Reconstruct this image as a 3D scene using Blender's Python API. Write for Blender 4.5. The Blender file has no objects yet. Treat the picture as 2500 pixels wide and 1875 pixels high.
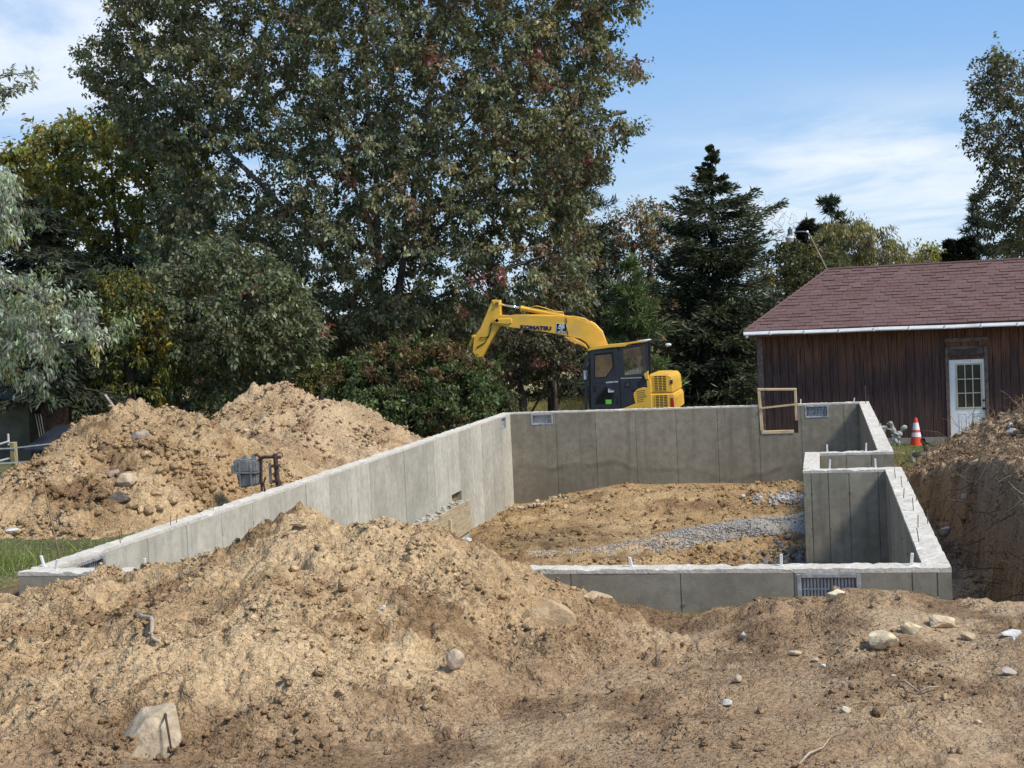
import bpy, bmesh, math, random
import numpy as np
from mathutils import Vector, Matrix
R = math.radians
SC = bpy.context.scene
COL = SC.collection
rng = np.random.default_rng(7)
random.seed(7)

# ------------------------------------------------------------------ camera
CAM = Vector((0.0, 0.0, 2.0857))
cam_d = bpy.data.cameras.new("camera")
cam_d.sensor_width = 36.0
cam_d.lens = 36.0 * 3340.0 / 2500.0
cam_d.clip_start = 0.1
cam_d.clip_end = 5000.0
cam = bpy.data.objects.new("camera", cam_d)
COL.objects.link(cam)
_yaw, _pitch, _roll = 0.2249, 0.0452, 0.0460
_f = Vector((-math.sin(_yaw) * math.cos(_pitch), math.cos(_yaw) * math.cos(_pitch), -math.sin(_pitch)))
_r = Vector((math.cos(_yaw), math.sin(_yaw), 0.0))
_u = _r.cross(_f)
_c, _s = math.cos(_roll), math.sin(_roll)
_r2 = _r * _c - _u * _s
_u2 = _r * _s + _u * _c
M = Matrix(((_r2.x, _u2.x, -_f.x, CAM.x), (_r2.y, _u2.y, -_f.y, CAM.y), (_r2.z, _u2.z, -_f.z, CAM.z), (0, 0, 0, 1)))
cam.matrix_world = M
SC.camera = cam

# ------------------------------------------------------------------ light
SUN_EL, SUN_AZ = R(50.0), R(108.0)      # azimuth clockwise from +Y
sun_d = bpy.data.lights.new("sun", 'SUN')
sun_d.energy = 2.6
sun_d.angle = R(10.0)
sun_d.color = (1.0, 0.95, 0.87)
sun = bpy.data.objects.new("sun", sun_d)
COL.objects.link(sun)
to_sun = Vector((math.cos(SUN_EL) * math.sin(SUN_AZ), math.cos(SUN_EL) * math.cos(SUN_AZ), math.sin(SUN_EL)))
sun.rotation_euler = to_sun.to_track_quat('Z', 'Y').to_euler()
sun.location = (20, -20, 40)

world = bpy.data.worlds.new("World")
SC.world = world
world.use_nodes = True
wn, wl = world.node_tree.nodes, world.node_tree.links
wn.clear()
w_out = wn.new('ShaderNodeOutputWorld')
w_bg = wn.new('ShaderNodeBackground')
w_bg.inputs['Strength'].default_value = 0.15
w_sky = wn.new('ShaderNodeTexSky')
w_sky.sky_type = 'NISHITA'
w_sky.sun_disc = False
w_sky.sun_elevation = SUN_EL
w_sky.sun_rotation = SUN_AZ
w_sky.altitude = 200
w_sky.air_density = 1.0
w_sky.dust_density = 0.6
w_sky.ozone_density = 1.6
# thin clouds, mapped on a flat layer overhead (direction / height)
w_tc = wn.new('ShaderNodeTexCoord')
w_sep = wn.new('ShaderNodeSeparateXYZ')
wl.new(w_tc.outputs['Generated'], w_sep.inputs[0])
def w_math(op, a, b=None, clamp=False):
    n = wn.new('ShaderNodeMath'); n.operation = op; n.use_clamp = clamp
    for i, v in enumerate((a, b)):
        if v is None: continue
        if isinstance(v, (int, float)): n.inputs[i].default_value = v
        else: wl.new(v, n.inputs[i])
    return n.outputs[0]
w_h = w_math('ADD', w_math('MAXIMUM', w_sep.outputs['Z'], 0.0), 0.05)
w_cx = w_math('DIVIDE', w_sep.outputs['X'], w_h)
w_cy = w_math('DIVIDE', w_sep.outputs['Y'], w_h)
w_cmb = wn.new('ShaderNodeCombineXYZ')
wl.new(w_cx, w_cmb.inputs['X']); wl.new(w_cy, w_cmb.inputs['Y'])
def w_noise(scale, detail, rough, off, stretch=(1, 1, 1)):
    mp = wn.new('ShaderNodeMapping'); mp.inputs['Location'].default_value = off; mp.inputs['Scale'].default_value = stretch
    wl.new(w_cmb.outputs[0], mp.inputs['Vector'])
    n = wn.new('ShaderNodeTexNoise'); n.inputs['Scale'].default_value = scale; n.inputs['Detail'].default_value = detail
    n.inputs['Roughness'].default_value = rough; n.inputs['Distortion'].default_value = 0.4
    wl.new(mp.outputs[0], n.inputs['Vector'])
    return n.outputs['Fac']
def w_ramp(v, a, b):
    m = wn.new('ShaderNodeMapRange'); m.interpolation_type = 'SMOOTHSTEP'; m.clamp = True
    m.inputs['From Min'].default_value = a; m.inputs['From Max'].default_value = b
    wl.new(v, m.inputs['Value'])
    return m.outputs[0]
CLOUD_OFF = (1.7, 0.6, 0.0)
def w_blob(az, el, ra, re):
    """soft bank of cloud round one compass direction"""
    a = w_math('ARCTAN2', w_sep.outputs['X'], w_sep.outputs['Y'])
    u = w_math('DIVIDE', w_math('SUBTRACT', a, R(az)), R(ra)); v = w_math('DIVIDE', w_math('SUBTRACT', w_sep.outputs['Z'], math.sin(R(el))), math.sin(R(re)))
    return w_math('EXPONENT', w_math('MULTIPLY', w_math('ADD', w_math('MULTIPLY', u, u), w_math('MULTIPLY', v, v)), -1.0))
w_bank = w_math('ADD', w_blob(-31, 12.5, 9, 5), w_math('ADD', w_blob(2.5, 5.2, 8, 2.6), w_blob(-33, 2.5, 10, 3)))
w_big = w_math('ADD', w_math('MULTIPLY', w_ramp(w_noise(0.32, 3.0, 0.5, CLOUD_OFF), 0.46, 0.66), 0.35), w_bank, True)
w_wisp = w_ramp(w_noise(0.8, 8.0, 0.6, (3.1, 7.7, 0.0), (1.0, 0.75, 1.0)), 0.30, 0.62)
w_cl = w_math('MULTIPLY', w_math('MULTIPLY', w_big, w_wisp), 0.85, True)
w_mix = wn.new('ShaderNodeMix'); w_mix.data_type = 'RGBA'
wl.new(w_cl, w_mix.inputs['Factor'])
w_tint = wn.new('ShaderNodeMix'); w_tint.data_type = 'RGBA'; w_tint.blend_type = 'MULTIPLY'
w_tint.inputs['Factor'].default_value = 1.0
w_tint.inputs[7].default_value = (1.0, 1.0, 1.0, 1.0)
w_veil = w_math('MULTIPLY', w_ramp(w_sep.outputs['Z'], 0.62, 0.22), 0.93)
w_vm = wn.new('ShaderNodeMix'); w_vm.data_type = 'RGBA'
wl.new(w_veil, w_vm.inputs['Factor'])
wl.new(w_sky.outputs['Color'], w_vm.inputs[6])
w_vc = wn.new('ShaderNodeMix'); w_vc.data_type = 'RGBA'      # pale haze low down, clearer blue higher
wl.new(w_ramp(w_sep.outputs['Z'], 0.0, 0.24), w_vc.inputs['Factor'])
w_vc.inputs[6].default_value = (2.2, 2.95, 3.75, 1.0); w_vc.inputs[7].default_value = (0.88, 1.85, 3.45, 1.0)
wl.new(w_vc.outputs[2], w_vm.inputs[7])
wl.new(w_vm.outputs[2], w_tint.inputs[6])
wl.new(w_tint.outputs[2], w_mix.inputs[6])
w_mix.inputs[7].default_value = (4.1, 4.25, 4.4, 1.0)
wl.new(w_mix.outputs[2], w_bg.inputs['Color'])
wl.new(w_bg.outputs[0], w_out.inputs['Surface'])

SC.render.engine = 'CYCLES'
SC.view_settings.view_transform = 'Standard'
SC.view_settings.look = 'None'
SC.view_settings.gamma = 1.0
SC.view_settings.use_curve_mapping = False
SC.view_settings.exposure = 0.72
SC.cycles.max_bounces = 6
SC.cycles.diffuse_bounces = 3
SC.cycles.transparent_max_bounces = 8

# ------------------------------------------------------------------ object helpers
def tag(o, label=None, cat=None, group=None, kind=None):
    if label: o['label'] = label
    if cat: o['category'] = cat
    if group: o['group'] = group
    if kind: o['kind'] = kind
    return o
def thing(name, label, cat, loc=(0, 0, 0), group=None):
    o = bpy.data.objects.new(name, None)
    o.empty_display_size = 0.1
    COL.objects.link(o)
    o.location = loc
    return tag(o, label, cat, group)
def wloc(o):
    v = Vector((0, 0, 0))
    while o is not None:
        v += o.location
        o = o.parent
    return v
def link(name, me, parent=None, loc=None):
    o = bpy.data.objects.new(name, me)
    COL.objects.link(o)
    if parent is not None: o.parent = parent
    if loc is not None: o.location = loc
    return o
def np_mesh(name, V, F, mats, parent=None, mat_idx=None, col=None, smooth=False, loc=(0, 0, 0), fcol=None):
    """V (n,3) world coordinates, F (m,k) faces; the object's origin sits at loc (world)."""
    V = np.asarray(V, dtype=np.float64); F = np.asarray(F, dtype=np.int32)
    off = np.array(loc) if parent is None else np.array(wloc(parent)) + np.array(loc)
    if parent is not None: V = V - off
    else: V = V - off
    me = bpy.data.meshes.new(name)
    k = F.shape[1]
    me.vertices.add(len(V)); me.vertices.foreach_set('co', V.astype(np.float32).ravel())
    me.loops.add(F.size); me.loops.foreach_set('vertex_index', F.ravel())
    me.polygons.add(len(F)); me.polygons.foreach_set('loop_start', np.arange(0, F.size, k, dtype=np.int32))
    if mat_idx is not None: me.polygons.foreach_set('material_index', np.asarray(mat_idx, dtype=np.int32))
    if smooth: me.polygons.foreach_set('use_smooth', np.ones(len(F), dtype=bool))
    for m in (mats if isinstance(mats, (list, tuple)) else [mats]): me.materials.append(m)
    if col is not None:
        a = me.color_attributes.new('Col', 'FLOAT_COLOR', 'POINT')
        c4 = np.ones((len(V), 4), dtype=np.float32); c4[:, :3] = col
        a.data.foreach_set('color', c4.ravel())
    if fcol is not None:
        a = me.attributes.new('FCol', 'FLOAT_COLOR', 'FACE')
        c4 = np.ones((len(F), 4), dtype=np.float32); c4[:, :3] = fcol
        a.data.foreach_set('color', c4.ravel())
    me.update(calc_edges=True)
    me.validate(verbose=False)
    return link(name, me, parent, Vector(loc))
class MB:
    """collects simple solids, builds ONE mesh object"""
    def __init__(self):
        self.v, self.f = [], []
    def add(self, verts, faces):
        n = len(self.v)
        self.v += [tuple(p) for p in verts]
        self.f += [tuple(i + n for i in f) for f in faces]
        return self
    def box(self, x0, x1, y0, y1, z0, z1):
        v = [(x, y, z) for z in (z0, z1) for y in (y0, y1) for x in (x0, x1)]
        return self.add(v, [(0, 2, 3, 1), (4, 5, 7, 6), (0, 1, 5, 4), (2, 6, 7, 3), (0, 4, 6, 2), (1, 3, 7, 5)])
    def prism(self, pts, a0, a1, axis='y'):
        """polygon pts in the two other axes, extruded along axis"""
        n = len(pts)
        def P(p, a):
            return {'y': (p[0], a, p[1]), 'x': (a, p[0], p[1]), 'z': (p[0], p[1], a)}[axis]
        v = [P(p, a0) for p in pts] + [P(p, a1) for p in pts]
        f = [tuple(range(n)), tuple(range(2 * n - 1, n - 1, -1))] + [(i, i + n, (i + 1) % n + n, (i + 1) % n) for i in range(n)]
        return self.add(v, f)
    def tube(self, pts, rad, n=8, cap=True):
        pts = [Vector(p) for p in pts]
        rads = rad if isinstance(rad, (list, tuple)) else [rad] * len(pts)
        v, f = [], []
        d0 = (pts[1] - pts[0]).normalized()
        up = Vector((0, 0, 1)) if abs(d0.z) < 0.9 else Vector((1, 0, 0))
        a = d0.cross(up).normalized()
        for i, p in enumerate(pts):
            d = (pts[min(i + 1, len(pts) - 1)] - pts[max(i - 1, 0)]).normalized()
            a = (a - d * a.dot(d)).normalized()
            b = d.cross(a)
            for k in range(n):
                t = 2 * math.pi * k / n
                v.append(p + (a * math.cos(t) + b * math.sin(t)) * rads[i])
        for i in range(len(pts) - 1):
            for k in range(n):
                k2 = (k + 1) % n
                f.append((i * n + k, i * n + k2, (i + 1) * n + k2, (i + 1) * n + k))
        if cap:
            f.append(tuple(reversed(range(n)))); f.append(tuple(range((len(pts) - 1) * n, len(pts) * n)))
        return self.add(v, f)
    def ball(self, c, r, nu=10, nv=7, rot=None):
        rx, ry, rz = r if isinstance(r, (list, tuple)) else (r, r, r)
        v = []
        for j in range(nv + 1):
            ph = math.pi * j / nv
            for i in range(nu):
                th = 2 * math.pi * i / nu
                p = Vector((rx * math.sin(ph) * math.cos(th), ry * math.sin(ph) * math.sin(th), rz * math.cos(ph)))
                if rot is not None: p = rot @ p
                v.append((c[0] + p.x, c[1] + p.y, c[2] + p.z))
        f = [(j * nu + i, (j + 1) * nu + i, (j + 1) * nu + (i + 1) % nu, j * nu + (i + 1) % nu) for j in range(nv) for i in range(nu)]
        return self.add(v, f)
    def build(self, name, mat, parent=None, bevel=0.0, smooth=False, loc=(0, 0, 0), seg=1, merge=False):
        off = Vector(loc) + (wloc(parent) if parent is not None else Vector((0, 0, 0)))
        bm = bmesh.new()
        vs = [bm.verts.new(Vector(p) - off) for p in self.v]
        for f in self.f:
            try: bm.faces.new([vs[i] for i in f])
            except ValueError: pass
        if merge: bmesh.ops.remove_doubles(bm, verts=bm.verts, dist=1e-5)
        bmesh.ops.recalc_face_normals(bm, faces=bm.faces)
        if bevel > 0:
            ed = [e for e in bm.edges if len(e.link_faces) == 2 and e.calc_face_angle(0) > 0.5]
            bmesh.ops.bevel(bm, geom=ed, offset=bevel, segments=seg, affect='EDGES', clamp_overlap=True)
        me = bpy.data.meshes.new(name)
        bm.to_mesh(me); bm.free()
        for m in (mat if isinstance(mat, (list, tuple)) else [mat]): me.materials.append(m)
        if smooth: me.shade_smooth()
        return link(name, me, parent, Vector(loc))

# ------------------------------------------------------------------ materials
class NT:
    def __init__(self, name):
        self.m = bpy.data.materials.new(name)
        self.m.use_nodes = True
        self.n, self.l = self.m.node_tree.nodes, self.m.node_tree.links
        self.n.clear()
        self.out = self.n.new('ShaderNodeOutputMaterial')
    def new(self, t, **kw):
        n = self.n.new(t)
        for k, v in kw.items(): setattr(n, k, v)
        return n
    def set(self, sock, v):
        if hasattr(v, 'is_output') or isinstance(v, bpy.types.NodeSocket): self.l.new(v, sock)
        else: sock.default_value = v
    def pos(self, scale=(1, 1, 1), obj=False, off=(0, 0, 0)):
        if obj:
            g = self.new('ShaderNodeTexCoord').outputs['Object']
        else:
            g = self.new('ShaderNodeNewGeometry').outputs['Position']
        mp = self.new('ShaderNodeMapping')
        mp.inputs['Scale'].default_value = scale
        mp.inputs['Location'].default_value = off
        self.l.new(g, mp.inputs['Vector'])
        return mp.outputs[0]
    def noise(self, vec, scale, detail=4, rough=0.55, dist=0.0):
        n = self.new('ShaderNodeTexNoise')
        self.l.new(vec, n.inputs['Vector'])
        n.inputs['Scale'].default_value = scale; n.inputs['Detail'].default_value = detail
        n.inputs['Roughness'].default_value = rough; n.inputs['Distortion'].default_value = dist
        return n.outputs['Fac']
    def voro(self, vec, scale, feature='F1', out='Distance', rnd=1.0):
        n = self.new('ShaderNodeTexVoronoi', feature=feature)
        self.l.new(vec, n.inputs['Vector'])
        n.inputs['Scale'].default_value = scale; n.inputs['Randomness'].default_value = rnd
        return n.outputs[out]
    def rng(self, v, a, b, c=0.0, d=1.0, smooth=True):
        m = self.new('ShaderNodeMapRange', interpolation_type='SMOOTHSTEP' if smooth else 'LINEAR', clamp=True)
        m.inputs['From Min'].default_value = a; m.inputs['From Max'].default_value = b
        m.inputs['To Min'].default_value = c; m.inputs['To Max'].default_value = d
        self.l.new(v, m.inputs['Value'])
        return m.outputs[0]
    def mix(self, fac, a, b, mode='MIX'):
        m = self.new('ShaderNodeMix', data_type='RGBA', blend_type=mode)
        for s, v in ((m.inputs['Factor'], fac), (m.inputs[6], a), (m.inputs[7], b)):
            if isinstance(v, bpy.types.NodeSocket): self.l.new(v, s)
            elif isinstance(v, (tuple, list)): s.default_value = tuple(v) + ((1,) if len(v) == 3 else ())
            else: s.default_value = v
        return m.outputs[2]
    def math(self, op, a, b=None, clamp=False):
        m = self.new('ShaderNodeMath', operation=op, use_clamp=clamp)
        for i, v in enumerate((a, b)):
            if v is None: continue
            if isinstance(v, bpy.types.NodeSocket): self.l.new(v, m.inputs[i])
            else: m.inputs[i].default_value = v
        return m.outputs[0]
    def attr(self, name, out='Color', typ='GEOMETRY'):
        a = self.new('ShaderNodeAttribute', attribute_name=name, attribute_type=typ)
        return a.outputs[out]
    def rand(self):
        return self.new('ShaderNodeObjectInfo').outputs['Random']
    def bump(self, h, strength=0.5, dist=0.01, prev=None):
        b = self.new('ShaderNodeBump')
        b.inputs['Strength'].default_value = strength; b.inputs['Distance'].default_value = dist
        self.l.new(h, b.inputs['Height'])
        if prev is not None: self.l.new(prev, b.inputs['Normal'])
        return b.outputs[0]
    def principled(self, col, rough=0.7, metal=0.0, spec=0.4, normal=None, **kw):
        p = self.new('ShaderNodeBsdfPrincipled')
        for k, v in (('Base Color', col), ('Roughness', rough), ('Metallic', metal), ('Specular IOR Level', spec)):
            if isinstance(v, bpy.types.NodeSocket): self.l.new(v, p.inputs[k])
            elif isinstance(v, (tuple, list)): p.inputs[k].default_value = tuple(v) + ((1,) if len(v) == 3 else ())
            else: p.inputs[k].default_value = v
        for k, v in kw.items(): p.inputs[k.replace('_', ' ')].default_value = v
        if normal is not None: self.l.new(normal, p.inputs['Normal'])
        return p.outputs[0]
    def done(self, sh):
        self.l.new(sh, self.out.inputs['Surface'])
        return self.m
def simple(name, col, rough=0.6, metal=0.0, var=0.12, scale=6.0, bump=0.0, spec=0.4, dirt=None):
    """painted or metal surface with slight wear"""
    t = NT(name)
    p = t.pos()
    n1 = t.noise(p, scale, 5, 0.6)
    dark = tuple(c * (1 - var * 2.2) for c in col); lite = tuple(min(1, c * (1 + var)) for c in col)
    c = t.mix(t.rng(n1, 0.3, 0.7), dark, lite)
    if dirt is not None:
        n2 = t.noise(p, scale * 0.6, 6, 0.65)
        c = t.mix(t.rng(n2, 0.5, 0.72, 0.0, 0.75), c, dirt)
    nb = None
    if bump > 0: nb = t.bump(t.noise(p, scale * 12, 4, 0.6), 0.5, bump)
    return t.done(t.principled(c, rough, metal, spec, nb))
# ------------------------------------------------------------------ numpy noise (terrain block, plain numpy)
#@TERRAIN
def _hash(ix, iy, s):
    h = (ix.astype(np.int64) * 374761393 + iy.astype(np.int64) * 668265263 + s * 1274126177) & 0xffffffff
    h = ((h ^ (h >> 13)) * 1274126177) & 0xffffffff
    h = ((h ^ (h >> 16)) * 2246822519) & 0xffffffff
    return (h ^ (h >> 15)) & 0xffffff
def perlin(x, y, s=0):
    xi, yi = np.floor(x), np.floor(y)
    xf, yf = x - xi, y - yi
    xi, yi = xi.astype(np.int64), yi.astype(np.int64)
    def g(dx, dy):
        a = _hash(xi + dx, yi + dy, s) * (2 * np.pi / 16777216.0)
        return np.cos(a) * (xf - dx) + np.sin(a) * (yf - dy)
    u = xf * xf * xf * (xf * (xf * 6 - 15) + 10); v = yf * yf * yf * (yf * (yf * 6 - 15) + 10)
    a = g(0, 0) * (1 - u) + g(1, 0) * u
    b = g(0, 1) * (1 - u) + g(1, 1) * u
    return (a * (1 - v) + b * v) * 1.4
def fbm(x, y, freq, octs, s=0, gain=0.5):
    o, a = 0.0, 1.0
    for i in range(octs):
        o = o + a * perlin(x * freq + 17.3 * i, y * freq - 9.1 * i, s + i)
        freq *= 2.03; a *= gain
    return o
def worley(x, y, s=0):
    """F1, F2 and a random value of the nearest cell"""
    xi, yi = np.floor(x).astype(np.int64), np.floor(y).astype(np.int64)
    f1 = np.full(np.shape(x), 9.0); f2 = f1.copy(); rid = np.zeros(np.shape(x))
    for dx in (-1, 0, 1):
        for dy in (-1, 0, 1):
            cx, cy = xi + dx, yi + dy
            px = cx + _hash(cx, cy, s) / 16777216.0; py = cy + _hash(cx, cy, s + 91) / 16777216.0
            d = np.hypot(px - x, py - y)
            r = _hash(cx, cy, s + 47) / 16777216.0
            n = d < f1
            f2 = np.where(n, f1, np.minimum(f2, d)); rid = np.where(n, r, rid); f1 = np.where(n, d, f1)
    return f1, f2, rid
def sstep(x, a, b):
    t = np.clip((x - a) / (b - a), 0, 1)
    return t * t * (3 - 2 * t)
def clods(x, y, amp, seed=0, mask=1.0):
    """lumpy broken soil: domes of several sizes over torn noise"""
    wx = x + 0.06 * perlin(x * 5, y * 5, seed + 60); wy = y + 0.06 * perlin(x * 5, y * 5, seed + 61)
    h = np.zeros(np.shape(x))
    for fr, a, keep in ((3.0, 0.045, 0.6), (6.5, 0.032, 0.5), (14.0, 0.022, 0.25), (27.0, 0.015, 0.1)):
        f1, f2, r = worley(wx * fr, wy * fr, seed + int(fr))
        dome = np.sqrt(np.clip(1 - (f1 / (0.25 + 0.5 * r)) ** 2, 0, 1))
        h = h + a * dome * sstep(r, keep, keep + 0.3) * (0.4 + r)
    rid = 1 - np.abs(fbm(x, y, 2.6, 5, seed + 5, 0.55))
    sl = 1 - np.abs(fbm(x, y, 1.5, 3, seed + 33, 0.5))
    h = h + 0.055 * (sl - 0.75)
    h = h + 0.06 * (rid - 0.75) + 0.026 * fbm(x, y, 8.0, 4, seed + 9, 0.66) - 0.02
    return h * amp * mask
def cracks(x, y, fr, seed):
    wx = x + 0.12 * perlin(x * 4, y * 4, seed) + 0.03 * perlin(x * 15, y * 15, seed + 1)
    wy = y + 0.12 * perlin(x * 4, y * 4, seed + 2) + 0.03 * perlin(x * 15, y * 15, seed + 3)
    f1, f2, r = worley(wx * fr, wy * fr, seed + 4)
    return np.clip(1 - (f2 - f1) * 7, 0, 1) ** 1.3

# foundation plan
XL, XR, Y1, Y2, TH = -7.08, 0.71, 11.15, 30.61, 0.21
XJ, YJ2, YJ1 = -0.3156, 17.95, 20.07
def base_ground(x, y):
    g = -0.25 - 0.026 * np.clip(y - 12, 0, 26) - 0.022 * np.clip(x + 17, 0, 22) * sstep(y, 14, 33)
    g = g + 0.05 * fbm(x, y, 0.25, 3, 3)
    return g
CREST_R = np.array([(-9, -.3), (-1.51, -.26), (-1.19, -.32), (-1.04, -.3), (-.92, -.26), (-.75, -.27), (-.58, -.21), (-.43, -.17), (-.06, -.18), (.09, -.1),
                    (.25, -.1), (.52, -.12), (.84, -.16), (.95, -.19), (1.1, -.23), (1.38, -.23), (2.2, -.2), (5, 0.0)])
def fore_ground(x, y):
    b = np.interp(y, [-3, 0, 3, 5, 7, 8.2, 12], [.45, .45, .42, .13, -.30, -.33, -.33])
    c = np.interp(x, CREST_R[:, 0], CREST_R[:, 1])
    c = c - 0.06 * sstep(x, -2.2, -1.4) * (1 - sstep(x, -.9, -.5))
    c = c - 0.075 * sstep(x, -.9, -.4) * (1 - sstep(x, .8, 1.2))
    b = b + (c + 0.33) * sstep(y, 7.6, 10.5)
    b = b + 0.05 * fbm(x, y, 0.6, 3, 21)
    return b
def trench_edge(y):
    return np.interp(y, [11, 12, 15, 19, 21, 23, 25, 26.3], [2.0, 2.05, 2.12, 2.1, 2.05, 1.75, 1.3, 0.9])
def bank_top(x, y):
    e = np.interp(y, [11, 13, 16, 18, 20, 23, 26, 29, 33], [-.22, -.1, .1, .05, -.12, -.5, -.95, -1.15, -1.25])
    return e + np.clip(x - 2.1, -1.5, 6) * np.interp(y, [11, 16, 24, 30], [.06, .12, .22, .1])
def ground_h(x, y):
    out = base_ground(x, y)
    fg = fore_ground(x, y)
    k = sstep(y, 11.12, 11.36)
    out = fg * (1 - k) + out * k
    # right bank, trench
    rb = sstep(x, 0.6, 1.1) * sstep(y, 10.4, 12.0) * (1 - sstep(y, 29.5, 33.5)) * (1 - sstep(x, 9, 16))
    out = out * (1 - rb) + bank_top(x, y) * rb
    e = trench_edge(y) + 0.09 * fbm(y * 1.0, x * 0.0 + 3.0, 0.9, 4, 31) + 0.05 * perlin(y * 5, y * 0 + .5, 33)
    wall = 1 - sstep(x, e - 0.28, e + 0.04)
    tz = np.interp(y, [11, 12, 20, 23.5, 25.6, 26.6], [-1.5, -1.55, -1.55, -1.4, -1.15, -1.1])
    tm = wall * sstep(x, 0.72, 0.8) * sstep(y, 11.05, 11.5) * (1 - sstep(y, 25.3, 26.6))
    out = out * (1 - tm) + np.minimum(tz, out) * tm
    # the excavated inside
    ins = (sstep(x, XL - 0.14, XL - 0.05) * (1 - sstep(x, XR + 0.05, XR + 0.14)) * sstep(y, Y1 + 0.07, Y1 + 0.16) * (1 - sstep(y, Y2 + 0.05, Y2 + 0.14)))
    fl = -1.98 + 0.27 * sstep(y, 26, 30) * sstep(x, -6.6, -4.2) + 0.06 * fbm(x, y, 0.5, 3, 41)
    fl = fl - 0.1 * sstep(x, -5.6, -7.0) * 1.0
    notch = sstep(x, XJ + 0.06, XJ + 0.16) * sstep(y, YJ2 + 0.07, YJ2 + 0.16) * (1 - sstep(y, YJ1 + 0.05, YJ1 + 0.14))
    fl = fl * (1 - notch) + (-1.5) * notch
    out = out * (1 - ins) + fl * ins
    return out, ins, tm
CREST_M = np.array([(-9.5, -.5), (-8.2, -.3), (-7.6, -.15), (-6.84, -.02), (-6.69, -.08), (-6.39, .01), (-6.19, .08), (-6.0, .17), (-5.84, .2), (-5.72, .16), (-5.6, .17), (-5.5, .21),
                    (-5.15, .24), (-4.78, .34), (-4.59, .43), (-4.46, .52), (-4.27, .64), (-4.13, .67), (-4.0, .65), (-3.84, .54), (-3.73, .48), (-3.63, .48), (-3.5, .53),
                    (-3.33, .53), (-3.06, .51), (-2.93, .45), (-2.8, .4), (-2.67, .35), (-2.53, .3), (-2.38, .2), (-2.21, .13), (-2.11, .07), (-1.92, .02), (-1.77, -.02),
                    (-1.6, -.1), (-1.45, -.17), (-1.33, -.24), (-1.2, -.3), (-1.0, -.4), (-.6, -.55), (0, -.8)])
def mound_h(x, y):
    yc = 10.2 + 0.12 * perlin(x * 1.3, x * 0 + 2.2, 51)
    c = np.interp(x, CREST_M[:, 0], CREST_M[:, 1])
    cs = sum(np.interp(x + d, CREST_M[:, 0], CREST_M[:, 1]) for d in (-.6, -.4, -.2, 0, .2, .4, .6)) / 7
    t = np.clip((yc - y), 0, 9)
    c = c * np.exp(-t / 0.5) + cs * (1 - np.exp(-t / 0.5))
    # front flank: convex shoulder, then a straight slope, then a run-out
    L = np.interp(x, [-8, -6, -4, -2.5, -1], [4.6, 4.6, 4.6, 4.0, 2.4])
    s = np.clip(t / L, 0, 1.6)
    prof = np.clip(1 - 0.55 * s - 0.45 * s * s * (3 - 2 * np.clip(s, 0, 1)), -.3, 1)
    fl0 = np.interp(x, [-3.2, -1.5], [-.40, -.62])
    z = fl0 + (c - fl0) * prof
    back = np.clip(y - yc, 0, 3)
    z = z - 0.75 * back ** 1.25 - 0.05 * back
    z = z + 0.1 * fbm(x, y, 0.8, 3, 55) * sstep(t, 0.2, 1.2)
    # a gouge left by the bucket teeth
    u = (x + 5.2) * 0.82 + (y - 9.2) * 0.57; v = -(x + 5.2) * 0.57 + (y - 9.2) * 0.82
    g = sum(np.exp(-((v - q) / 0.075) ** 2) * sstep(u, -0.8 + 3 * abs(q), -0.4) * (1 - sstep(u, 0.8, 1.3)) for q in (-.17, 0.03, .2))
    z = z - 0.13 * g
    for ax, ay, r, d in ((-4.9, 8.2, .28, .12), (-3.0, 8.6, .16, .12), (-2.15, 8.9, .15, .12), (-2.75, 7.5, .3, .12), (-1.6, 8.1, .18, .1), (-6.1, 8.3, .25, .1), (-4.3, 8.7, .2, .1)):
        z = z - d * np.exp(-(((x - ax) ** 2 + (y - ay) ** 2) / r ** 2))
    return z, g
P1 = np.array([(-15.5, -1.2), (-13.4, -.75), (-12.64, -.24), (-12.52, -.13), (-12.25, 0), (-12.03, .12), (-11.82, .3), (-11.66, .44), (-11.46, .64), (-11.17, .78), (-10.86, .93), (-10.61, 1.01),
               (-10.5, 1.09), (-10.27, 1.12), (-10.08, 1.07), (-9.92, .98), (-9.67, .98), (-9.45, .9), (-9.19, .85), (-8.92, .74), (-8.5, .5), (-8.0, .12), (-7.6, -.2), (-7.2, -.45), (-6, -1)])
def pile1_h(x, y):
    yc = 19 + 0.4 * perlin(x * .8, x * 0 + 1.2, 71)
    c = np.interp(x, P1[:, 0], P1[:, 1])
    cs = sum(np.interp(x + d, P1[:, 0], P1[:, 1]) for d in (-.9, -.6, -.3, 0, .3, .6, .9)) / 7
    t = np.abs(y - yc); k = np.exp(-t / 0.7)
    c = c * k + cs * (1 - k)
    L = np.where(y < yc, np.interp(x, [-13, -10, -7.5], [3.6, 5.0, 4.4]), 4.0)
    s = np.clip(t / L, 0, 1.5)
    z = -0.75 + (c + 0.75) * (1 - 0.75 * s - 0.25 * s * s)
    z = z + 0.12 * fbm(x, y, 0.6, 3, 75) * sstep(t, .3, 1.5)
    return z - 1.2 * np.exp(-((x + 7.45) / .75) ** 2 - ((y - 17.4) / 1.5) ** 2)
P2 = np.array([(-15.5, -1.3), (-13.2, -.3), (-12.3, .1), (-11.74, .35), (-11.66, .51), (-11.51, .64), (-11.21, .86), (-10.92, 1.03), (-10.43, 1.1), (-10.09, 1.02), (-9.85, .84), (-9.62, .76), (-9.07, .73),
               (-8.84, .66), (-8.62, .52), (-8.3, .32), (-7.91, .08), (-7.61, -.06), (-7.2, -.4), (-6, -1.2)])
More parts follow.
